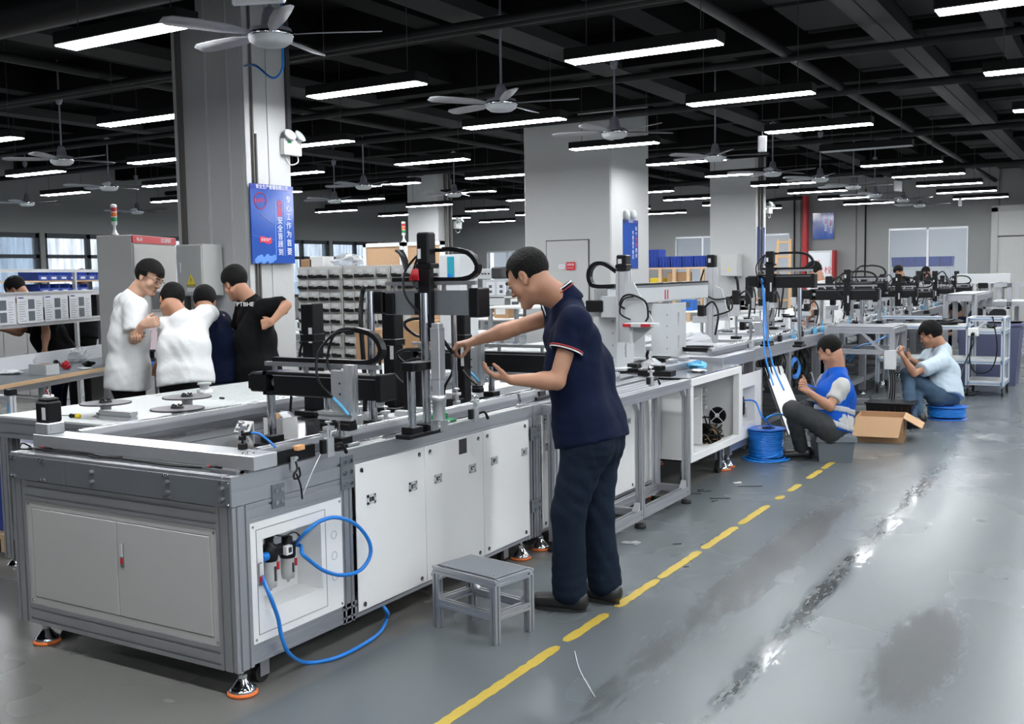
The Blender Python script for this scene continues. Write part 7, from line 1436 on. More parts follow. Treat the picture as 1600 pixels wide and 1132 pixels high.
# ================================================================= PEOPLE
def surfnet(f, org, h):
    s = f < 0; nx, ny, nz = f.shape
    cnt = np.zeros((nx - 1, ny - 1, nz - 1), np.int8)
    for a in (0, 1):
        for b in (0, 1):
            for c in (0, 1): cnt += s[a:nx - 1 + a, b:ny - 1 + b, c:nz - 1 + c]
    act = np.argwhere((cnt > 0) & (cnt < 8)); idx = -np.ones(cnt.shape, np.int32); idx[tuple(act.T)] = np.arange(len(act))
    pos = np.zeros((len(act), 3)); num = np.zeros(len(act)); C8 = [(a, b, c) for a in (0, 1) for b in (0, 1) for c in (0, 1)]
    val = {c: f[act[:, 0] + c[0], act[:, 1] + c[1], act[:, 2] + c[2]] for c in C8}
    for p in C8:
        for ax in range(3):
            if p[ax]: continue
            q = list(p); q[ax] = 1; q = tuple(q); va, vb = val[p], val[q]; m = (va < 0) != (vb < 0); t = np.where(m, va / np.where(m, va - vb, 1), 0)
            pt = np.array(p, float)[None, :] + np.zeros((len(act), 3)); pt[:, ax] += t; pos += pt * m[:, None]; num += m
    V = org + (act + pos / num[:, None]) * h; F = []
    for ax in range(3):
        sl0 = [slice(None)] * 3; sl1 = [slice(None)] * 3; sl0[ax] = slice(0, -1); sl1[ax] = slice(1, None)
        a, b = s[tuple(sl0)], s[tuple(sl1)]; o1, o2 = [k for k in range(3) if k != ax]
        for flip, m in ((0, a & ~b), (1, ~a & b)):
            e = np.argwhere(m); e = e[(e[:, o1] > 0) & (e[:, o2] > 0) & (e[:, o1] < f.shape[o1] - 1) & (e[:, o2] < f.shape[o2] - 1)]
            def g(d1, d2): r = e.copy(); r[:, o1] -= d1; r[:, o2] -= d2; return idx[tuple(r.T)]
            q = np.stack([g(1, 1), g(0, 1), g(0, 0), g(1, 0)], 1)
            if (flip == 1) ^ (ax == 1): q = q[:, ::-1]
            F.append(q)
    return V, np.concatenate(F)
def v3(p): return np.array([float(p[0]), float(p[1]), float(p[2])])
class SDF:
    """smooth union of rounded cones and ellipsoids, turned into one surface"""
    def __init__(s, k=.02): s.P = []; s.k = k
    def cone(s, a, b, ra, rb, k=None, clip=None, sub=False): s.P.append(('c', v3(a), v3(b), ra, rb, k or s.k, clip, sub)); return s
    def ell(s, c, r, R=None, k=None, clip=None, sub=False): s.P.append(('e', v3(c), np.array(r, float), None if R is None else np.array(R), 0, k or s.k, clip, sub)); return s
    def mesh(s, h, clips=(), wr=0., seed=0):
        lo = np.full(3, 1e9); hi = -lo
        for p in s.P:
            if p[-1]: continue
            if p[0] == 'c': r = max(p[3], p[4]); lo = np.minimum(lo, np.minimum(p[1], p[2]) - r); hi = np.maximum(hi, np.maximum(p[1], p[2]) + r)
            else: r = max(p[2]); lo = np.minimum(lo, p[1] - r); hi = np.maximum(hi, p[1] + r)
        lo -= 3 * h; hi += 3 * h; n = np.ceil((hi - lo) / h).astype(int) + 1
        F = np.full(n, .5, np.float32); ax = [lo[i] + h * np.arange(n[i]) for i in range(3)]
        for p in s.P:
            m = p[5] + 4 * h
            if p[0] == 'c': r = max(p[3], p[4]) + m; a0, b0 = np.minimum(p[1], p[2]) - r, np.maximum(p[1], p[2]) + r
            else: r = max(p[2]) + m; a0, b0 = p[1] - r, p[1] + r
            i0 = np.clip(np.floor((a0 - lo) / h).astype(int), 0, n - 1); i1 = np.clip(np.ceil((b0 - lo) / h).astype(int) + 1, 1, n)
            X, Y, Z = np.meshgrid(ax[0][i0[0]:i1[0]], ax[1][i0[1]:i1[1]], ax[2][i0[2]:i1[2]], indexing='ij', sparse=True)
            if p[0] == 'c':
                a, b, ra, rb = p[1], p[2], p[3], p[4]; ba = b - a; L2 = float(ba @ ba) + 1e-9
                t = np.clip(((X - a[0]) * ba[0] + (Y - a[1]) * ba[1] + (Z - a[2]) * ba[2]) / L2, 0, 1)
                d = np.sqrt((X - a[0] - ba[0] * t) ** 2 + (Y - a[1] - ba[1] * t) ** 2 + (Z - a[2] - ba[2] * t) ** 2) - (ra + (rb - ra) * t)
            else:
                q = [X - p[1][0], Y - p[1][1], Z - p[1][2]]
                if p[3] is not None: R = p[3]; q = [q[0] * R[0][j] + q[1] * R[1][j] + q[2] * R[2][j] for j in range(3)]
                r_ = p[2]; k0 = np.sqrt((q[0] / r_[0]) ** 2 + (q[1] / r_[1]) ** 2 + (q[2] / r_[2]) ** 2); k1 = np.sqrt((q[0] / r_[0] ** 2) ** 2 + (q[1] / r_[1] ** 2) ** 2 + (q[2] / r_[2] ** 2) ** 2) + 1e-6
                d = k0 * (k0 - 1) / k1
            if p[6] is not None:
                for (c, nn) in p[6]: c = v3(c); nn = v3(nn); nn = nn / np.linalg.norm(nn); d = np.maximum(d, (X - c[0]) * nn[0] + (Y - c[1]) * nn[1] + (Z - c[2]) * nn[2])
            sl = tuple(slice(i0[j], i1[j]) for j in range(3)); G = F[sl]; k = p[5]
            if p[7]: hh = np.clip(.5 - .5 * (d + G) / k, 0, 1); F[sl] = G * (1 - hh) + (-d) * hh + k * hh * (1 - hh)
            else: hh = np.clip(.5 + .5 * (G - d) / k, 0, 1); F[sl] = G * (1 - hh) + d * hh - k * hh * (1 - hh)
        X, Y, Z = np.meshgrid(*ax, indexing='ij', sparse=True)
        if wr:
            o = seed * 1.7
            F += (wr * (np.sin(X * 31 + 9 * np.sin(Z * 7 + o) + Z * 9 + o) * np.sin(Y * 27 + 6 * np.sin(Z * 9 + X * 5) - Z * 13 + o) + .5 * np.sin(Z * 19 + 7 * np.sin(X * 9 + Y * 12 + Z * 4 + o) + o))).astype(np.float32)
        for (c, nn) in clips: c = v3(c); nn = v3(nn); nn = nn / np.linalg.norm(nn); F = np.maximum(F, ((X - c[0]) * nn[0] + (Y - c[1]) * nn[1] + (Z - c[2]) * nn[2]).astype(np.float32))
        return surfnet(F, lo, h)
def mesh_obj(name, parts, m, parent):
    V = []; Fc = []; b = 0
    for (v, f) in parts: V.append(v); Fc.append(f + b); b += len(v)
    V = np.concatenate(V) - np.array(WPOS[parent.name]); Fc = np.concatenate(Fc)
    me = bpy.data.meshes.new(name); me.vertices.add(len(V)); me.vertices.foreach_set('co', V.astype(np.float32).ravel()); me.loops.add(len(Fc) * 4); me.loops.foreach_set('vertex_index', Fc.astype(np.int32).ravel()); me.polygons.add(len(Fc)); me.polygons.foreach_set('loop_start', np.arange(0, len(Fc) * 4, 4, dtype=np.int32)); me.polygons.foreach_set('use_smooth', np.ones(len(Fc), bool))
    me.update(); me.validate(); me.materials.append(M[m]); o = bpy.data.objects.new(name, me); COL.objects.link(o); o.parent = parent; return o
def frame(f_, u_):
    f_ = v3(f_); f_ /= np.linalg.norm(f_); u_ = v3(u_); r_ = np.cross(f_, u_); r_ /= np.linalg.norm(r_); u_ = np.cross(r_, f_); return np.stack([r_, f_, u_], 1)   # columns right, forward, up
def head_sdf(c, R, nb, S_=1.):
    g = SDF(.012); T = lambda x, y, z: v3(c) + R @ (np.array([x, y, z]) * S_); q = lambda *a: [t * S_ for t in a]
    g.ell(T(0, -.012, .03), q(.076, .095, .086), R); g.ell(T(0, .028, -.03), q(.062, .064, .084), R, .02)
    for s in (-1, 1): g.cone(T(s * .042, .005, -.065), T(s * .016, .072, -.098), .026 * S_, .018 * S_, .02); g.ell(T(s * .047, .055, -.035), q(.022, .022, .026), R, .02)
    g.cone(T(-.012, .076, -.1), T(.012, .076, -.1), .018 * S_, .018 * S_, .015)
    g.cone(T(-.034, .078, .020), T(.034, .078, .020), .013 * S_, .013 * S_, .012); g.cone(T(0, .088, .008), T(0, .106, -.028), .008 * S_, .012 * S_, .008)
    for s in (-1, 1): g.ell(T(s * .014, .098, -.034), q(.009, .009, .007), R, .006)
    for s in (-1, 1): g.ell(T(s * .032, .098, .002), q(.017, .013, .010), R, .010, sub=True)
    for s in (-1, 1): g.ell(T(s * .031, .080, -.0), q(.013, .013, .011), R, .004)
    g.cone(T(-.018, .086, -.060), T(.018, .086, -.060), .0075 * S_, .0075 * S_, .006); g.cone(T(-.015, .085, -.072), T(.015, .085, -.072), .008 * S_, .008 * S_, .006); g.ell(T(0, .099, -.066), q(.024, .006, .0018), R, .003, sub=True)
    for s in (-1, 1):
        g.ell(T(s * .079, -.010, -.006), q(.009, .019, .031), R, .006); g.ell(T(s * .088, -.006, -.002), q(.006, .010, .017), R, .004, sub=True); g.ell(T(s * .078, -.004, -.032), q(.008, .010, .012), R, .005)
    g.cone(T(0, -.028, -.05), nb, .056 * S_, .060, .03); g.cone(T(0, .02, -.085), v3(nb) + R @ np.array([0, .02, .01]), .030, .045, .03)
    return g
def hand_sdf(g, w, d, n, s, curl, L=.185, spread=.12, thumb=.6, seq=None):
    """w wrist, d towards the fingers, n palm normal, s thumb side; curl 0 straight .. 1 fist"""
    w = v3(w); d = v3(d); d /= np.linalg.norm(d); s = v3(s); s -= d * (s @ d); s /= np.linalg.norm(s); n = np.cross(d, s) if np.cross(d, s) @ v3(n) > 0 else -np.cross(d, s)
    k = L / .185
    for a in (-.030, -.010, .010, .028): g.cone(w + d * .015 * k + s * a * .6, w + d * .085 * k + s * a * k, .014 * k, .0125 * k, .012)
    g.cone(w + d * .02 + s * .015, w + d * .055 * k + s * .035 * k + n * .008, .014 * k, .013 * k, .012)
    for i, (a, fl) in enumerate(((.029, .070), (.010, .080), (-.010, .074), (-.029, .058))):
        c = curl if seq is None else seq[i]; p = w + d * .088 * k + s * a * k; ang = .15 + c * .9; dr = d + s * spread * (a / .03) * (1 - c)
        for j, (q, rr) in enumerate(((.45, .0095), (.31, .0085), (.24, .0078))):
            dd = dr * cos(ang) + n * sin(ang); dd /= np.linalg.norm(dd); e = p + dd * fl * q * k; g.cone(p, e, rr * k, (rr - .001) * k, .004); p = e; ang += c * 1.25 + .08
    p = w + d * .030 * k + s * .028 * k + n * .006; td = d * (1 - .3 * thumb) + s * (.75 * (1 - thumb * .6)) + n * thumb * .8; td /= np.linalg.norm(td)
    for q, rr in ((.034, .0125), (.030, .0105), (.024, .009)): e = p + td * q * k; g.cone(p, e, rr * k, (rr - .0015) * k, .006); p = e; td = td * .9 + d * .2 + n * thumb * .15; td /= np.linalg.norm(td)
def person(label, J, o, base=None):
    """J joints in world space: pel, nb (neck base), hd (head centre), hf (head forward), shL, shR, elL, elR, wrL, wrR, hipL, hipR, knL, knR, anL, anR, toL, toR, fw (body forward)"""
    J = {k: v3(v) for k, v in J.items()}; base = base or (float((J['anL'][0] + J['anR'][0]) / 2), float((J['anL'][1] + J['anR'][1]) / 2), 0)
    t = thing('person', label, 'person', base); h = o.get('h', .011); hh = o.get('hh', .006); S_ = o.get('hs', 1.)
    up = J['nb'] - J['pel']; up /= np.linalg.norm(up); fw = J['fw'] - up * (J['fw'] @ up); fw /= np.linalg.norm(fw); rt = np.cross(fw, up)
    hR = frame(J['hf'], J.get('hu', np.array([0, 0, 1.])))
    body = []; body.append(head_sdf(J['hd'], hR, J['nb'] - up * .02, S_).mesh(o.get('fh', .005)))
    b = o.get('build', 1.)
    def torso(g, inf, hemv=None, sides=1., low=True):
        mid = J['pel'] + up * np.linalg.norm(J['nb'] - J['pel']) * .45
        lo = J['pel'] - up * (.06 if low else 0)
        for s, sh in ((-1, J['shL']), (1, J['shR'])):
            g.cone(lo + rt * s * .075 * b, mid + rt * s * .075 * b - fw * .005, (.108 + inf) * b, (.104 + inf * .8) * b, .07)
            chest = J['nb'] - up * .15 + (sh - J['nb']) * .42; g.cone(mid + rt * s * .07 * b, chest - up * .02, (.10 + inf * .8) * b, (.110 + inf * .5) * b, .07)
            g.cone(J['nb'] - up * .055 - fw * .01, sh - up * .01, .052 + inf * .6, .050 + inf * .6, .04); g.cone(chest, sh - up * .03, (.085 + inf * .5), .055 + inf * .6, .04)
        g.cone(J['nb'] - up * .1, J['nb'] - up * .02, .075 + inf * .4, .055 + inf * .3, .03)
    def arms(g, keys='LR', inf=0., frac=1.):
        for k in keys:
            sh, el, wr = J['sh' + k], J['el' + k], J['wr' + k]; g.cone(sh, el, .045 * b + inf, .036 * b + inf, .02); g.cone(el, el + (wr - el) * .3, .037 * b, .038 * b, .02); g.cone(el + (wr - el) * .25, wr, .038 * b, .024, .02)
    core = SDF(.03); torso(core, -.02)
    for k in 'LR': core.cone(J['hip' + k], J['kn' + k], .06, .045, .03); core.cone(J['kn' + k], J['an' + k], .042, .034, .03); core.cone(J['sh' + k], J['el' + k], .036, .030, .02)
    body.append(core.mesh(.018))
    for k in 'LR':
        g = SDF(.015); arms(g, k); wr, el = J['wr' + k], J['el' + k]; hd = J.get('hd' + k, wr - el); pn = J.get('pn' + k, -rt if k == 'R' else rt); ts = J.get('ts' + k, fw)
        hand_sdf(g, wr, hd, pn, ts, o.get('curl' + k, .5), o.get('hl', .18), thumb=o.get('thumb' + k, .6), seq=o.get('seq' + k)); body.append(g.mesh(hh))
    mesh_obj('body', body, o.get('skin', 'skin'), t)
    # hair
    g = SDF(.008); T = lambda x, y, z: J['hd'] + hR @ (np.array([x, y, z]) * S_); r_ = o.get('hair', .014)
    g.ell(T(0, -.014, .036), [(.078 + r_ * .8) * S_, (.094 + r_) * S_, (.086 + r_) * S_], hR)
    V, Fq = g.mesh(.0055, wr=.0012)
    # keep the hair region: crown, temples, nape
    L_ = (V - J['hd']) @ hR / S_; fr = o.get('fringe', .05)
    keep = (L_[:, 2] > fr + .25 * np.maximum(0, -L_[:, 1] + .03) * 0) | ((L_[:, 1] < .030) & (L_[:, 2] > .002)) | ((L_[:, 1] < -.022) & (L_[:, 2] > -.052 - .25 * (L_[:, 1] + .1) * 0)) | ((abs(L_[:, 0]) < .05) & (L_[:, 2] > fr - .012))
    kf = keep[Fq].all(1); Fk = Fq[kf]; used = np.unique(Fk); mp = -np.ones(len(V), int); mp[used] = np.arange(len(used)); mesh_obj('hair', [(V[used], mp[Fk])], 'hair', t)
    if o.get('fade'):
        g = SDF(.006); g.ell(T(0, -.014, .03), [.0795 * S_, .099 * S_, .088 * S_], hR); V, Fq = g.mesh(.006); L_ = (V - J['hd']) @ hR / S_
        keep = ((L_[:, 1] < .025) & (L_[:, 2] > -.01)) | ((L_[:, 1] < -.02) & (L_[:, 2] > -.06)); kf = keep[Fq].all(1); Fk = Fq[kf]; used = np.unique(Fk); mp = -np.ones(len(V), int); mp[used] = np.arange(len(used)); mesh_obj('cropped_hair', [(V[used], mp[Fk])], 'hair_fade', t)
    f = MB()
    for s in (-1, 1): f.tube([T(s * .016, .101, .022), T(s * .03, .099, .028), T(s * .048, .086, .024)], .0035 * S_, 5, sub=2)
    f.build('eyebrow', 'hair', t, fixn=False)
    f = MB()
    for s in (-1, 1): f.ell(T(s * .031, .091, -.001), (.008 * S_, .008 * S_, .0045 * S_), 8, 5)
    f.build('eye', 'eye', t)
    f = MB(); f.tube([T(-.02, .095, -.0655), T(0, .0985, -.0645), T(.02, .095, -.0655)], .0028 * S_, 5, sub=2); f.build('lips', 'lip', t)
    if o.get('glasses'):
        f = MB()
        for s in (-1, 1):
            f.tube([T(s * .032 + .022 * cos(a), .108 - .004 * abs(cos(a)), .0 + .016 * sin(a)) for a in [q * pi / 7 for q in range(15)]], .0014, 5); f.tube([T(s * .053, .104, .006), T(s * .075, .06, .01), T(s * .083, .0, .006)], .0014, 5)
        f.tube([T(-.01, .11, .004), T(.01, .11, .004)], .0014, 5); f.build('glasses', 'dark', t)
    # trousers
    pm, inf = o.get('pants', 'black_cloth'), o.get('pinf', .02); g = SDF(.035)
    for k in 'LR':
        hip, kn, an = J['hip' + k], J['kn' + k], J['an' + k]; g.cone(hip, kn, .088 * b + inf, .058 * b + inf, .04); g.cone(kn, an, .056 * b + inf, o.get('cuff', .048) + inf * .5, .03)
        g.cone(J['pel'] - up * .04, hip, .088 * b + inf * .6, .088 * b + inf * .8, .04)
    g.cone(J['pel'] - rt * .06 - up * .07, J['pel'] + rt * .06 - up * .07, .108 * b + inf * .6, .108 * b + inf * .6, .04); g.cone(J['pel'] - rt * .06, J['pel'] + rt * .06, .112 * b + inf * .6, .112 * b + inf * .6, .04); g.cone(J['pel'] + up * .04 - rt * .05, J['pel'] + up * .04 + rt * .05, .100 * b + inf * .4, .100 * b + inf * .4, .04, clip=[(J['pel'] + up * .08, up)])
    g.P = [p for p in g.P]; cl = []
    mesh_obj('trousers', [g.mesh(h, wr=o.get('pwr', .003), seed=1)], pm, t)
    # top garment with sleeves
    tm = o.get('top', 'white_cloth'); inf = o.get('tinf', .018); g = SDF(.03); torso(g, inf, low=True)
    hem = J['pel'] - up * o.get('hem', .08); 
    for s in (-1, 1): g.cone(J['pel'] + rt * s * .065 + up * .02, hem + rt * s * .06 - up * .08, (.122 + inf) * b, (.128 + inf) * b, .05)
    for k in 'LR':
        sh, el = J['sh' + k], J['el' + k]; sf = o.get('sleeve' + k, o.get('sleeve', .62)); d = (el - sh) / np.linalg.norm(el - sh)
        if sf > 0: e = sh + (el - sh) * sf; g.cone(sh, e + d * .04, .054 * b + inf * .9, .052 * b + inf, .03, clip=[(e, d)])
    mesh_obj('shirt' if not o.get('topname') else o['topname'], [g.mesh(h, clips=[(hem, -up)], wr=o.get('twr', .0025), seed=2)], tm, t)
    # shoes
    for k in 'LR':
        g = SDF(.018); an, to = J['an' + k], J['to' + k]; d = to - an; d[2] = 0; L = np.linalg.norm(d); d /= L; z0 = min(an[2], to[2]) if o.get('footz') is None else o['footz']
        heel = np.array([an[0], an[1], 0]) - d * .045 + np.array([0, 0, .050 + o.get('fz', 0)]); toe = np.array([to[0], to[1], .040 + o.get('fz', 0)]); s_ = np.array([d[1], -d[0], 0]) * .012
        g.cone(heel, toe, .046, .034, .02); g.cone(heel + np.array([0, 0, .02]), (heel + toe) / 2 + np.array([0, 0, .012]), .040, .034, .02); g.cone(heel + s_, toe + s_, .032, .028, .02); g.cone(heel - s_, toe - s_, .032, .028, .02); g.cone(heel, an + np.array([0, 0, .0]), .038, .040, .02)
        mesh_obj('shoe', [g.mesh(.009, clips=[((0, 0, .004 + o.get('fz', 0)), (0, 0, -1)), (an + np.array([0, 0, .035]), (0, 0, 1))])], o.get('shoe', 'shoe'), t)
        f = MB(); n = 16; P = []
        sd = np.array([d[1], -d[0], 0]); c = (heel + toe) / 2; LL = np.linalg.norm(toe - heel) / 2 + .036
        for q in range(n): a = 2 * pi * q / n; p = c + d * LL * cos(a) + sd * .044 * sin(a) * (1.0 + .1 * cos(a)); P.append((p[0], p[1]))
        f.prism(P, 'z', .001 + o.get('fz', 0), .018 + o.get('fz', 0)); f.build('shoe_sole', 'shoe_sole', t)
    J['up'], J['rt'], J['fwd'] = up, rt, fw
    return t, J, g
def ring(name, m, parent, c, axis, r, th, sq=(1, 1), side=None):
    """a thin band round a sleeve or collar"""
    c = v3(c); d = v3(axis); d /= np.linalg.norm(d); u = np.array([0, 0, 1.]) if abs(d[2]) < .9 else np.array([1., 0, 0]); e1 = np.cross(d, u); e1 /= np.linalg.norm(e1); e2 = np.cross(d, e1)
    f = MB(); f.tube([Vector(c + e1 * r * sq[0] * cos(a) + e2 * r * sq[1] * sin(a)) for a in [q * 2 * pi / 24 for q in range(25)]], th, 6); return f.build(name, m, parent)
# ---------------------------------------------------------------- the standing man in navy polo
W1 = 5.0
def AT(u, v, w): return at(u, v, w=w)
J = dict(pel=AT(922, 668, 5.02), nb=AT(882, 464, 5.05), hd=AT(826, 433, 5.03), hf=(-.87, -.05, -.55), hu=(-.4, 0, .9),
         shL=AT(898, 503, 4.86), shR=AT(872, 492, 5.22), elL=AT(870, 596, 4.82), wrL=AT(800, 594, 4.80), elR=AT(800, 514, 5.22), wrR=AT(742, 533, 5.18),
         hipL=AT(917, 692, 4.93), hipR=AT(934, 690, 5.11), knL=AT(888, 800, 4.95), knR=AT(932, 800, 5.10), fw=(-1, -.05, 0))
tl = at(842, 940, z=.03); hl_ = at(890, 938, z=.05); J['anL'] = Vector((hl_.x, hl_.y, .10)); J['toL'] = Vector((tl.x, tl.y, .03))
tr_ = at(908, 925, z=.03); hr_ = at(945, 925, z=.05); J['anR'] = Vector((hr_.x, hr_.y, .10)); J['toR'] = Vector((tr_.x - .02, tr_.y + .01, .03))
J['hdL'] = AT(765, 586, 4.80) - AT(800, 594, 4.80); J['pnL'] = (0, 0, 1); J['tsL'] = (.0, -1, .3)
J['hdR'] = AT(708, 541, 5.16) - AT(742, 533, 5.18); J['pnR'] = (0, -.5, -1); J['tsR'] = (-.3, -1, -.2)
man, JM, _ = person('man in navy polo shirt standing and reaching over the machine', J, dict(h=.010, hh=.0042, fh=.0038, skin='skin', top='navy_cloth', pants='dark_jeans', hem=.07, sleeve=.50, sleeveR=.28, tinf=.020, build=1.03, pinf=.022, cuff=.07, pwr=.003, twr=.002, curlL=.25, curlR=.62, thumbR=.8, hair=.007, hs=1.08, fringe=.058))
for k, fr_, col in (('L', .50, 'white_bright'), ('L', .47, 'redpipe'), ('R', .28, 'white_bright')):
    sh, el = JM['sh' + k], JM['el' + k]; c = sh + (el - sh) * (fr_ - .01); ring('sleeve_piping', col, man, c, el - sh, .0775 if col != 'redpipe' else .0785, .0035)
nb = JM['nb']; hR = frame(JM['hf'], (0, 0, 1)); ax = JM['hd'] - nb; ax = ax / np.linalg.norm(ax) * .6 + JM['up'] * .6
g = SDF(.01); g.cone(nb - ax * .03, nb + ax * .035, .078, .066, .01); V, Fq = g.mesh(.006, clips=[(nb + ax * .045, ax), (nb - ax * .05, -ax)]); mesh_obj('collar', [(V, Fq)], 'navy_cloth', man)
ring('collar_piping', 'white_bright', man, nb + ax * .040, ax, .069, .0032); ring('collar_piping', 'redpipe', man, nb + ax * .026, ax, .073, .003)
t = thing('hand_tool', 'black pen shaped tool held in the mans raised hand', 'tool', AT(700, 538, 5.13)); f = MB(); f.cyl(AT(689, 527, 5.14), AT(708, 553, 5.14), .009, .010, n=10); f.build('barrel', 'black', t); f = MB(); f.cyl(AT(687, 524, 5.14), AT(689, 527, 5.14), .005, n=8); f.build('tip', 'chrome', t)
# ---------------------------------------------------------------- seated worker with blue vest
wv = 9.95
J = dict(pel=AT(1302, 662, 8.75), nb=AT(1310, 575, 8.80), hd=AT(1297, 548, 8.80), hf=(-.86, .10, -.50), hu=(-.35, 0, .93), shL=AT(1315, 602, 8.62), shR=AT(1292, 594, 9.00), elL=AT(1296, 636, 8.56), wrL=AT(1262, 612, 8.50), elR=AT(1278, 620, 9.00), wrR=AT(1258, 606, 8.82),
         hipL=AT(1292, 668, 8.65), hipR=AT(1296, 662, 8.92), knL=AT(1238, 640, 8.55), knR=AT(1262, 640, 8.95), fw=(-1, .15, .05))
b_ = at(1226, 712, z=.03); J['toL'] = Vector((b_.x, b_.y, .03)); a_ = at(1252, 703, w=float((np.array(b_) - np.array([0, 0, EYE])) @ fwd) - .02); J['anL'] = a_; a_ = at(1282, 700, z=.1); J['anR'] = Vector((a_.x, a_.y + .1, .11)); J['toR'] = Vector((a_.x - .16, a_.y + .12, .03))
J['pnL'] = (0, .6, .6); J['tsL'] = (-.5, 0, 1); J['pnR'] = (0, -.6, .6); J['tsR'] = (-.5, 0, 1)
vw, JV, _ = person('worker in blue reflective vest sitting on the grey plastic box', J, dict(h=.012, hh=.006, fh=.0055, top='grey_tee', pants='grey_trouser', hem=.05, sleeve=.68, tinf=.008, pinf=.014, curlL=.7, curlR=.7, fade=True, hair=.009, fringe=.055))
def vest(e=0.):
    g = SDF(.03); up, rt, fw = JV['up'], JV['rt'], JV['fwd']; pel, nb = JV['pel'], JV['nb']; mid = pel + up * .22
    for s, sh in ((-1, JV['shL']), (1, JV['shR'])):
        g.cone(pel + rt * s * .075 - up * .04, mid + rt * s * .075, .135 + e, .130 + e, .05); ch = nb - up * .15 + (sh - nb) * .40; g.cone(mid + rt * s * .07, ch, .130 + e, .132 + e, .05); g.cone(nb - up * .05, nb + (sh - nb) * .72 - up * .01, .072 + e, .070 + e, .04)
    return g
mesh_obj('vest', [vest().mesh(.012, clips=[(JV['pel'] - JV['up'] * .07, -JV['up']), (JV['nb'] + JV['up'] * .03, JV['up'])], wr=.002)], 'blue_vest', vw)
for c0, tl_ in ((.11, 0.), (.015, .35)):
    up, ax = JV['up'], JV['up'] - JV['fwd'] * tl_; c = JV['pel'] + up * c0
    mesh_obj('reflective_band', [vest(.005).mesh(.010, clips=[(c - up * .024, -ax), (c + up * .024, ax)], wr=.002)], 'reflective', vw)
t = thing('pliers', 'blue handled pliers in the vest wearing workers hands', 'pliers', AT(1262, 600, 8.60)); f = MB(); f.tube([AT(1253, 598, 8.60), AT(1264, 603, 8.60), AT(1276, 606, 8.65)], .008, 6, sub=3); f.tube([AT(1253, 599, 8.60), AT(1264, 608, 8.60), AT(1274, 614, 8.62)], .008, 6, sub=3); f.build('handle', 'blue', t); f = MB(); f.tube([AT(1268, 582, 8.70), AT(1272, 598, 8.70), AT(1274, 606, 8.70)], .004, 5, sub=3); f.build('jaw', 'chrome', t)
# ---------------------------------------------------------------- squatting worker in pale blue shirt
J = dict(pel=AT(1478, 612, 11.15), nb=AT(1472, 540, 11.30), hd=AT(1454, 523, 11.30), hf=(-.88, .05, -.45), hu=(-.3, 0, .95), shL=AT(1470, 566, 11.05), shR=AT(1452, 556, 11.45), elL=AT(1428, 584, 10.90), wrL=AT(1411, 558, 10.85), elR=AT(1440, 574, 11.40), wrR=AT(1420, 560, 11.10),
         hipL=AT(1466, 622, 11.00), hipR=AT(1470, 618, 11.35), knL=AT(1418, 586, 11.05), knR=AT(1430, 588, 11.35), fw=(-1, .1, -.1))
a_ = at(1436, 640, z=.12); J['anL'] = Vector((a_.x + .02, 11.05, .11)); J['toL'] = Vector((a_.x - .2, 11.05, .03)); J['anR'] = Vector((a_.x + .02, 11.4, .11)); J['toR'] = Vector((a_.x - .2, 11.4, .03)); J['pnL'] = (0, .6, .6); J['tsL'] = (-.4, 0, 1); J['pnR'] = (0, -.6, .6); J['tsR'] = (-.4, 0, 1)
person('worker in pale blue shirt sitting on the flat blue spool', J, dict(h=.013, hh=.008, fh=.0065, skin='skin', top='pale_blue_cloth', pants='jeans', hem=.07, sleeve=.72, tinf=.03, pinf=.014, curlL=.8, curlR=.8, hair=.022, hs=1.08))
# ---------------------------------------------------------------- left group
def stand_person(label, u_head, v_head, w, fw, o, lean=.12, tall=1.72, J2=None):
    """standing figure from the head centre down"""
    hd = v3(AT(u_head, v_head, w)); fw = v3(fw); fw /= np.linalg.norm(fw); rt = np.cross(fw, np.array([0, 0, 1.])); Z = np.array([0, 0, 1.]); sc = hd[2] / (tall - .12)
    J2 = {k: v3(v) for k, v in (J2 or {}).items()}
    if 'fw' in J2: fw = J2['fw'] / np.linalg.norm(J2['fw']); rt = np.cross(fw, Z)
    J = dict(hd=hd, nb=J2.get('nb', hd - fw * (.06 + lean * .4) - Z * .14), fw=fw); J['pel'] = J['nb'] - fw * lean - Z * .50 * sc; J['pel'][2] = .93 * sc; J['pel'] = J2.get('pel', J['pel'])
    J['hf'] = fw * .75 - Z * .65; J['hu'] = Z * .8 + fw * .3
    for k, s in (('L', -1), ('R', 1)):
        J['sh' + k] = J['nb'] + rt * s * .18 - Z * .05; J['el' + k] = J['sh' + k] + rt * s * .04 - Z * .28 - fw * .02; J['wr' + k] = J['el' + k] + fw * .14 - Z * .20; J['hip' + k] = J['pel'] + rt * s * .09 - Z * .06; J['kn' + k] = J['hip' + k] - Z * .40 * sc + fw * .02; J['an' + k] = np.array([J['kn' + k][0], J['kn' + k][1], .1]) - fw * .03; J['to' + k] = J['an' + k] + fw * .16; J['to' + k][2] = .03
    J.update(J2)
    return person(label, J, o)
w = 7.8
stand_person('young man with glasses in white tee standing with folded arms', 233, 434, w, (.35, .9, 0), dict(h=.013, hh=.0065, fh=.005, glasses=True, skin='skin_light', top='white_cloth', pants='black_cloth', tinf=.032, sleeve=.80, hem=.12, hair=.020, curlL=.5, curlR=.5), lean=.05, tall=1.76,
    J2=dict(fw=(.62, .55, 0), hf=(.85, .20, -.42), nb=AT(206, 460, w), shL=AT(196, 474, w + .12), shR=AT(212, 480, w - .16), elR=AT(210, 530, w - .22), wrR=AT(222, 500 + 8, w - .28), elL=AT(212, 512, w + .05), wrL=AT(212, 528, w - .2), pnR=(-1, 0, 0), tsR=(0, 0, 1), hdR=(.3, .3, .1)))
w = 7.7
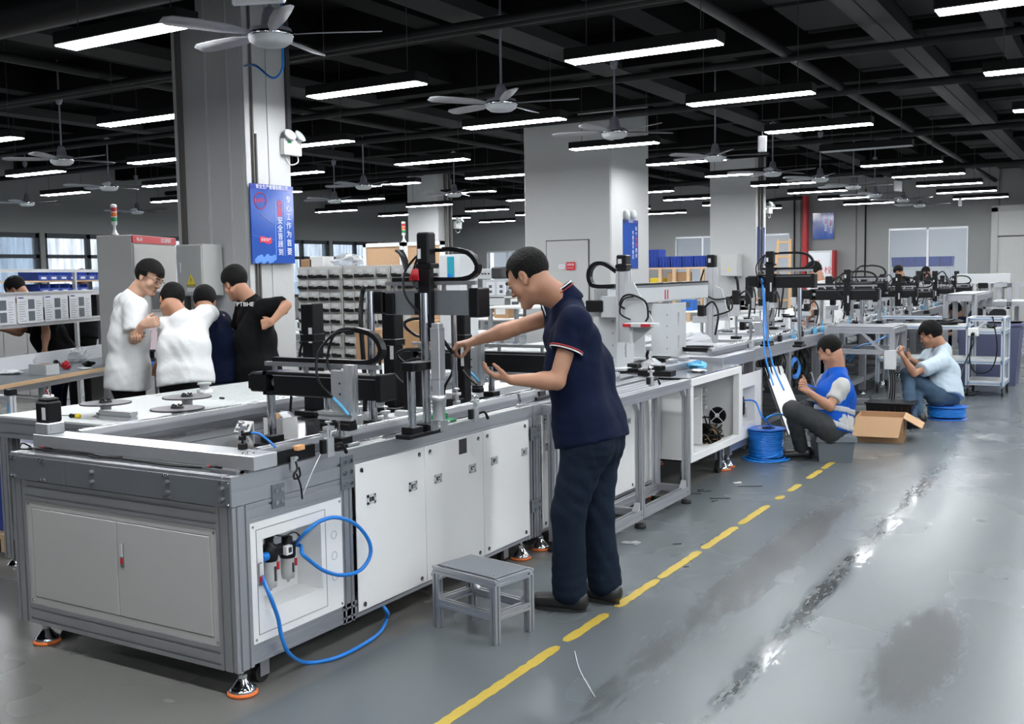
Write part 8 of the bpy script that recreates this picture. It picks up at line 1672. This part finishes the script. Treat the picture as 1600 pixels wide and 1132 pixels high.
stand_person('man with glasses in white shirt leaning over the desk', 268, 470, w, (-.2, 1, 0), dict(h=.013, hh=.0065, fh=.005, glasses=True, skin='skin', top='white_cloth', pants='black_cloth', tinf=.022, sleeve=.80, hem=.06, hair=.014), lean=.22, tall=1.62,
    J2=dict(hf=(-.72, .35, -.55), nb=AT(284, 490, w - .05), pel=AT(290, 590, w - .1), shL=AT(262, 508, w), shR=AT(318, 492, w + .2), elL=AT(262, 540, w + .15), wrL=AT(248, 566, w + .28), elR=AT(330, 490, w + .45), wrR=AT(338, 492, w + .55)))
w = 8.1
bt_, _, _ = stand_person('man in black tee with printed logo standing with hand on hip', 367, 442, w, (-.75, .5, 0), dict(h=.013, hh=.0065, fh=.005, skin='skin', top='black_cloth', pants='black_cloth', tinf=.026, sleeve=.85, hem=.12, hair=.020, curlL=.8, pinf=.02, build=.92), lean=.05, tall=1.78,
    J2=dict(fw=(-.85, -.15, 0), hf=(-.88, .12, -.45), hu=(-.3, 0, .9), nb=AT(392, 466, w + .02), shL=AT(412, 482, w - .15), shR=AT(384, 476, w + .2), elL=AT(448, 473 + 4, w - .25), wrL=AT(425, 503, w - .3), hdL=(-.6, -.1, -.15), tsL=(-.5, 0, .8), pnL=(0, .8, 0), elR=AT(372, 520, w + .3), wrR=AT(371, 560, w + .3)))
w = 8.2
J = dict(pel=AT(345, 592, w), nb=AT(332, 490, w), hd=AT(320, 472, w + .15), hf=(-.5, .7, -.5), shL=AT(322, 505, w - .12), shR=AT(345, 502, w + .2), elL=AT(300, 540, w + .1), wrL=AT(285, 545, w + .3), elR=AT(335, 540, w + .4), wrR=AT(310, 545, w + .5), hipL=AT(335, 598, w), hipR=AT(352, 596, w + .15), knL=AT(275, 598, w + .2), knR=AT(285, 596, w + .4), fw=(-.9, .5, 0))
J['anL'] = Vector((J['knL'].x, J['knL'].y, .11)); J['toL'] = J['anL'] + Vector((-.15, .08, -.08)); J['anR'] = Vector((J['knR'].x, J['knR'].y, .11)); J['toR'] = J['anR'] + Vector((-.15, .08, -.08))
person('man in navy shirt seated on a blue stool behind the white shirt', J, dict(h=.014, hh=.009, fh=.008, top='navy_cloth', pants='jeans', tinf=.03, hem=.04, hair=.016))
p = J['pel']; tx = AT(383, 476, 7.92); tv = np.array(tx); text('shirt_print', 'PTBHE', 'white_bright', .045, tx, Vector(rgt) * -1 * -1 + Vector((0, .2, 0)), (0, 0, 1), bt_, .001)
t = thing('blue_stool', 'round blue stool under the seated man in navy', 'stool', (p[0], p[1], 0)); zz = p[2] - .15; f = MB(); f.lathe((p[0], p[1], zz - .05), [(.16, 0), (.19, .01), (.19, .04), (.17, .05)], 24); f.build('seat', 'blue', t)
for k in range(4): a = k * pi / 2 + .4; f = MB(); f.cyl((p[0] + .14 * cos(a), p[1] + .14 * sin(a), zz - .05), (p[0] + .19 * cos(a), p[1] + .19 * sin(a), 0), .015, n=8); f.build('leg', 'chrome', t)
# person bending behind the sheet shelf (arms and waist visible)
w = 10.6
J = dict(pel=AT(95, 560, w + .2), nb=AT(50, 480, w), hd=AT(25, 452, w - .1), hf=(-.6, -.3, -.6), shL=AT(68, 492, w - .15), shR=AT(52, 500, w + .2), elL=AT(72, 520, w - .2), wrL=AT(70, 545, w - .25), elR=AT(30, 520, w), wrR=AT(5, 515, w - .1), hipL=AT(90, 575, w + .1), hipR=AT(98, 575, w + .3), knL=AT(85, 610, w), knR=AT(92, 610, w + .2), fw=(-.8, -.3, 0))
for k in 'LR': J['an' + k] = Vector((J['kn' + k].x, J['kn' + k].y, .1)); J['to' + k] = J['an' + k] + Vector((-.15, -.05, -.07))
person('person in black bending behind the instruction sheets', J, dict(h=.015, hh=.009, fh=.009, top='black_cloth', pants='navy_cloth', tinf=.02, hair=.014))
# person by the windows, back turned
w = 13.0
J2 = dict(nb=AT(133, 450, w), hd=AT(128, 438, w)); stand_person('person in black top seen from behind near the windows', 128, 438, w, (-.5, .7, 0), dict(h=.016, hh=.01, fh=.009, top='black_cloth', pants='black_cloth', tinf=.03, hair=.02), lean=.1, tall=1.65)
# ---------------------------------------------------------------- people down the line
stand_person('worker in white and blue shirt behind the black gantry', 1272, 425, 13.6, (-.8, .2, 0), dict(h=.018, hh=.011, fh=.009, top='white_cloth', pants='black_cloth', tinf=.03, hair=.02), lean=.12, tall=1.72)
stand_person('worker in black shirt far away before the glazing', 1404, 424, 24.0, (-.7, -.5, 0), dict(h=.025, hh=.015, fh=.014, top='black_cloth', pants='black_cloth', hair=.02), lean=.1)
stand_person('worker in white far away by the middle of the line', 1447, 425, 27.0, (-.7, -.5, 0), dict(h=.03, hh=.018, fh=.016, top='white_cloth', pants='black_cloth', hair=.02), lean=.1, tall=1.7)
w = 17.2
J = dict(pel=AT(1502, 530, w + .1), nb=AT(1498, 496, w), hd=AT(1492, 486, w), hf=(-.85, -.1, -.5), shL=AT(1506, 502, w - .2), shR=AT(1490, 500, w + .2), elL=AT(1500, 520, w - .2), wrL=AT(1480, 523, w - .2), elR=AT(1485, 518, w + .2), wrR=AT(1475, 520, w), hipL=AT(1505, 538, w), hipR=AT(1508, 536, w + .2), knL=AT(1480, 532, w), knR=AT(1482, 532, w + .3), fw=(-1, -.1, 0))
for k in 'LR': J['an' + k] = Vector((J['kn' + k].x + .05, J['kn' + k].y, .1)); J['to' + k] = J['an' + k] + Vector((-.15, -.0, -.07))
person('worker in dark navy shirt crouching behind the trolley', J, dict(h=.02, hh=.012, fh=.011, top='navy_cloth', pants='black_cloth', tinf=.02, hair=.018))

# every label singles out one thing: alike ones are told apart by their distance
same = {}
for o in S.objects:
    if o.parent is None and 'label' in o: same.setdefault(o['label'], []).append(o)
NUM = ['nearest', 'second', 'third', 'fourth', 'fifth', 'sixth', 'seventh', 'eighth', 'ninth', 'tenth', 'eleventh', 'twelfth', 'thirteenth', 'fourteenth', 'fifteenth']
for lb, L_ in same.items():
    if len(L_) > 1 and len(L_) < 16:
        L_.sort(key=lambda o: (Vector(o.location) if o.type == 'EMPTY' else sum((Vector(c) for c in o.bound_box), Vector()) / 8 + Vector(o.location)).length)
        for k, o in enumerate(L_): o['label'] = lb.replace(', ', ' ', 1) + (', %s from the camera' if len(lb.split()) < 13 else ', %s') % NUM[k]
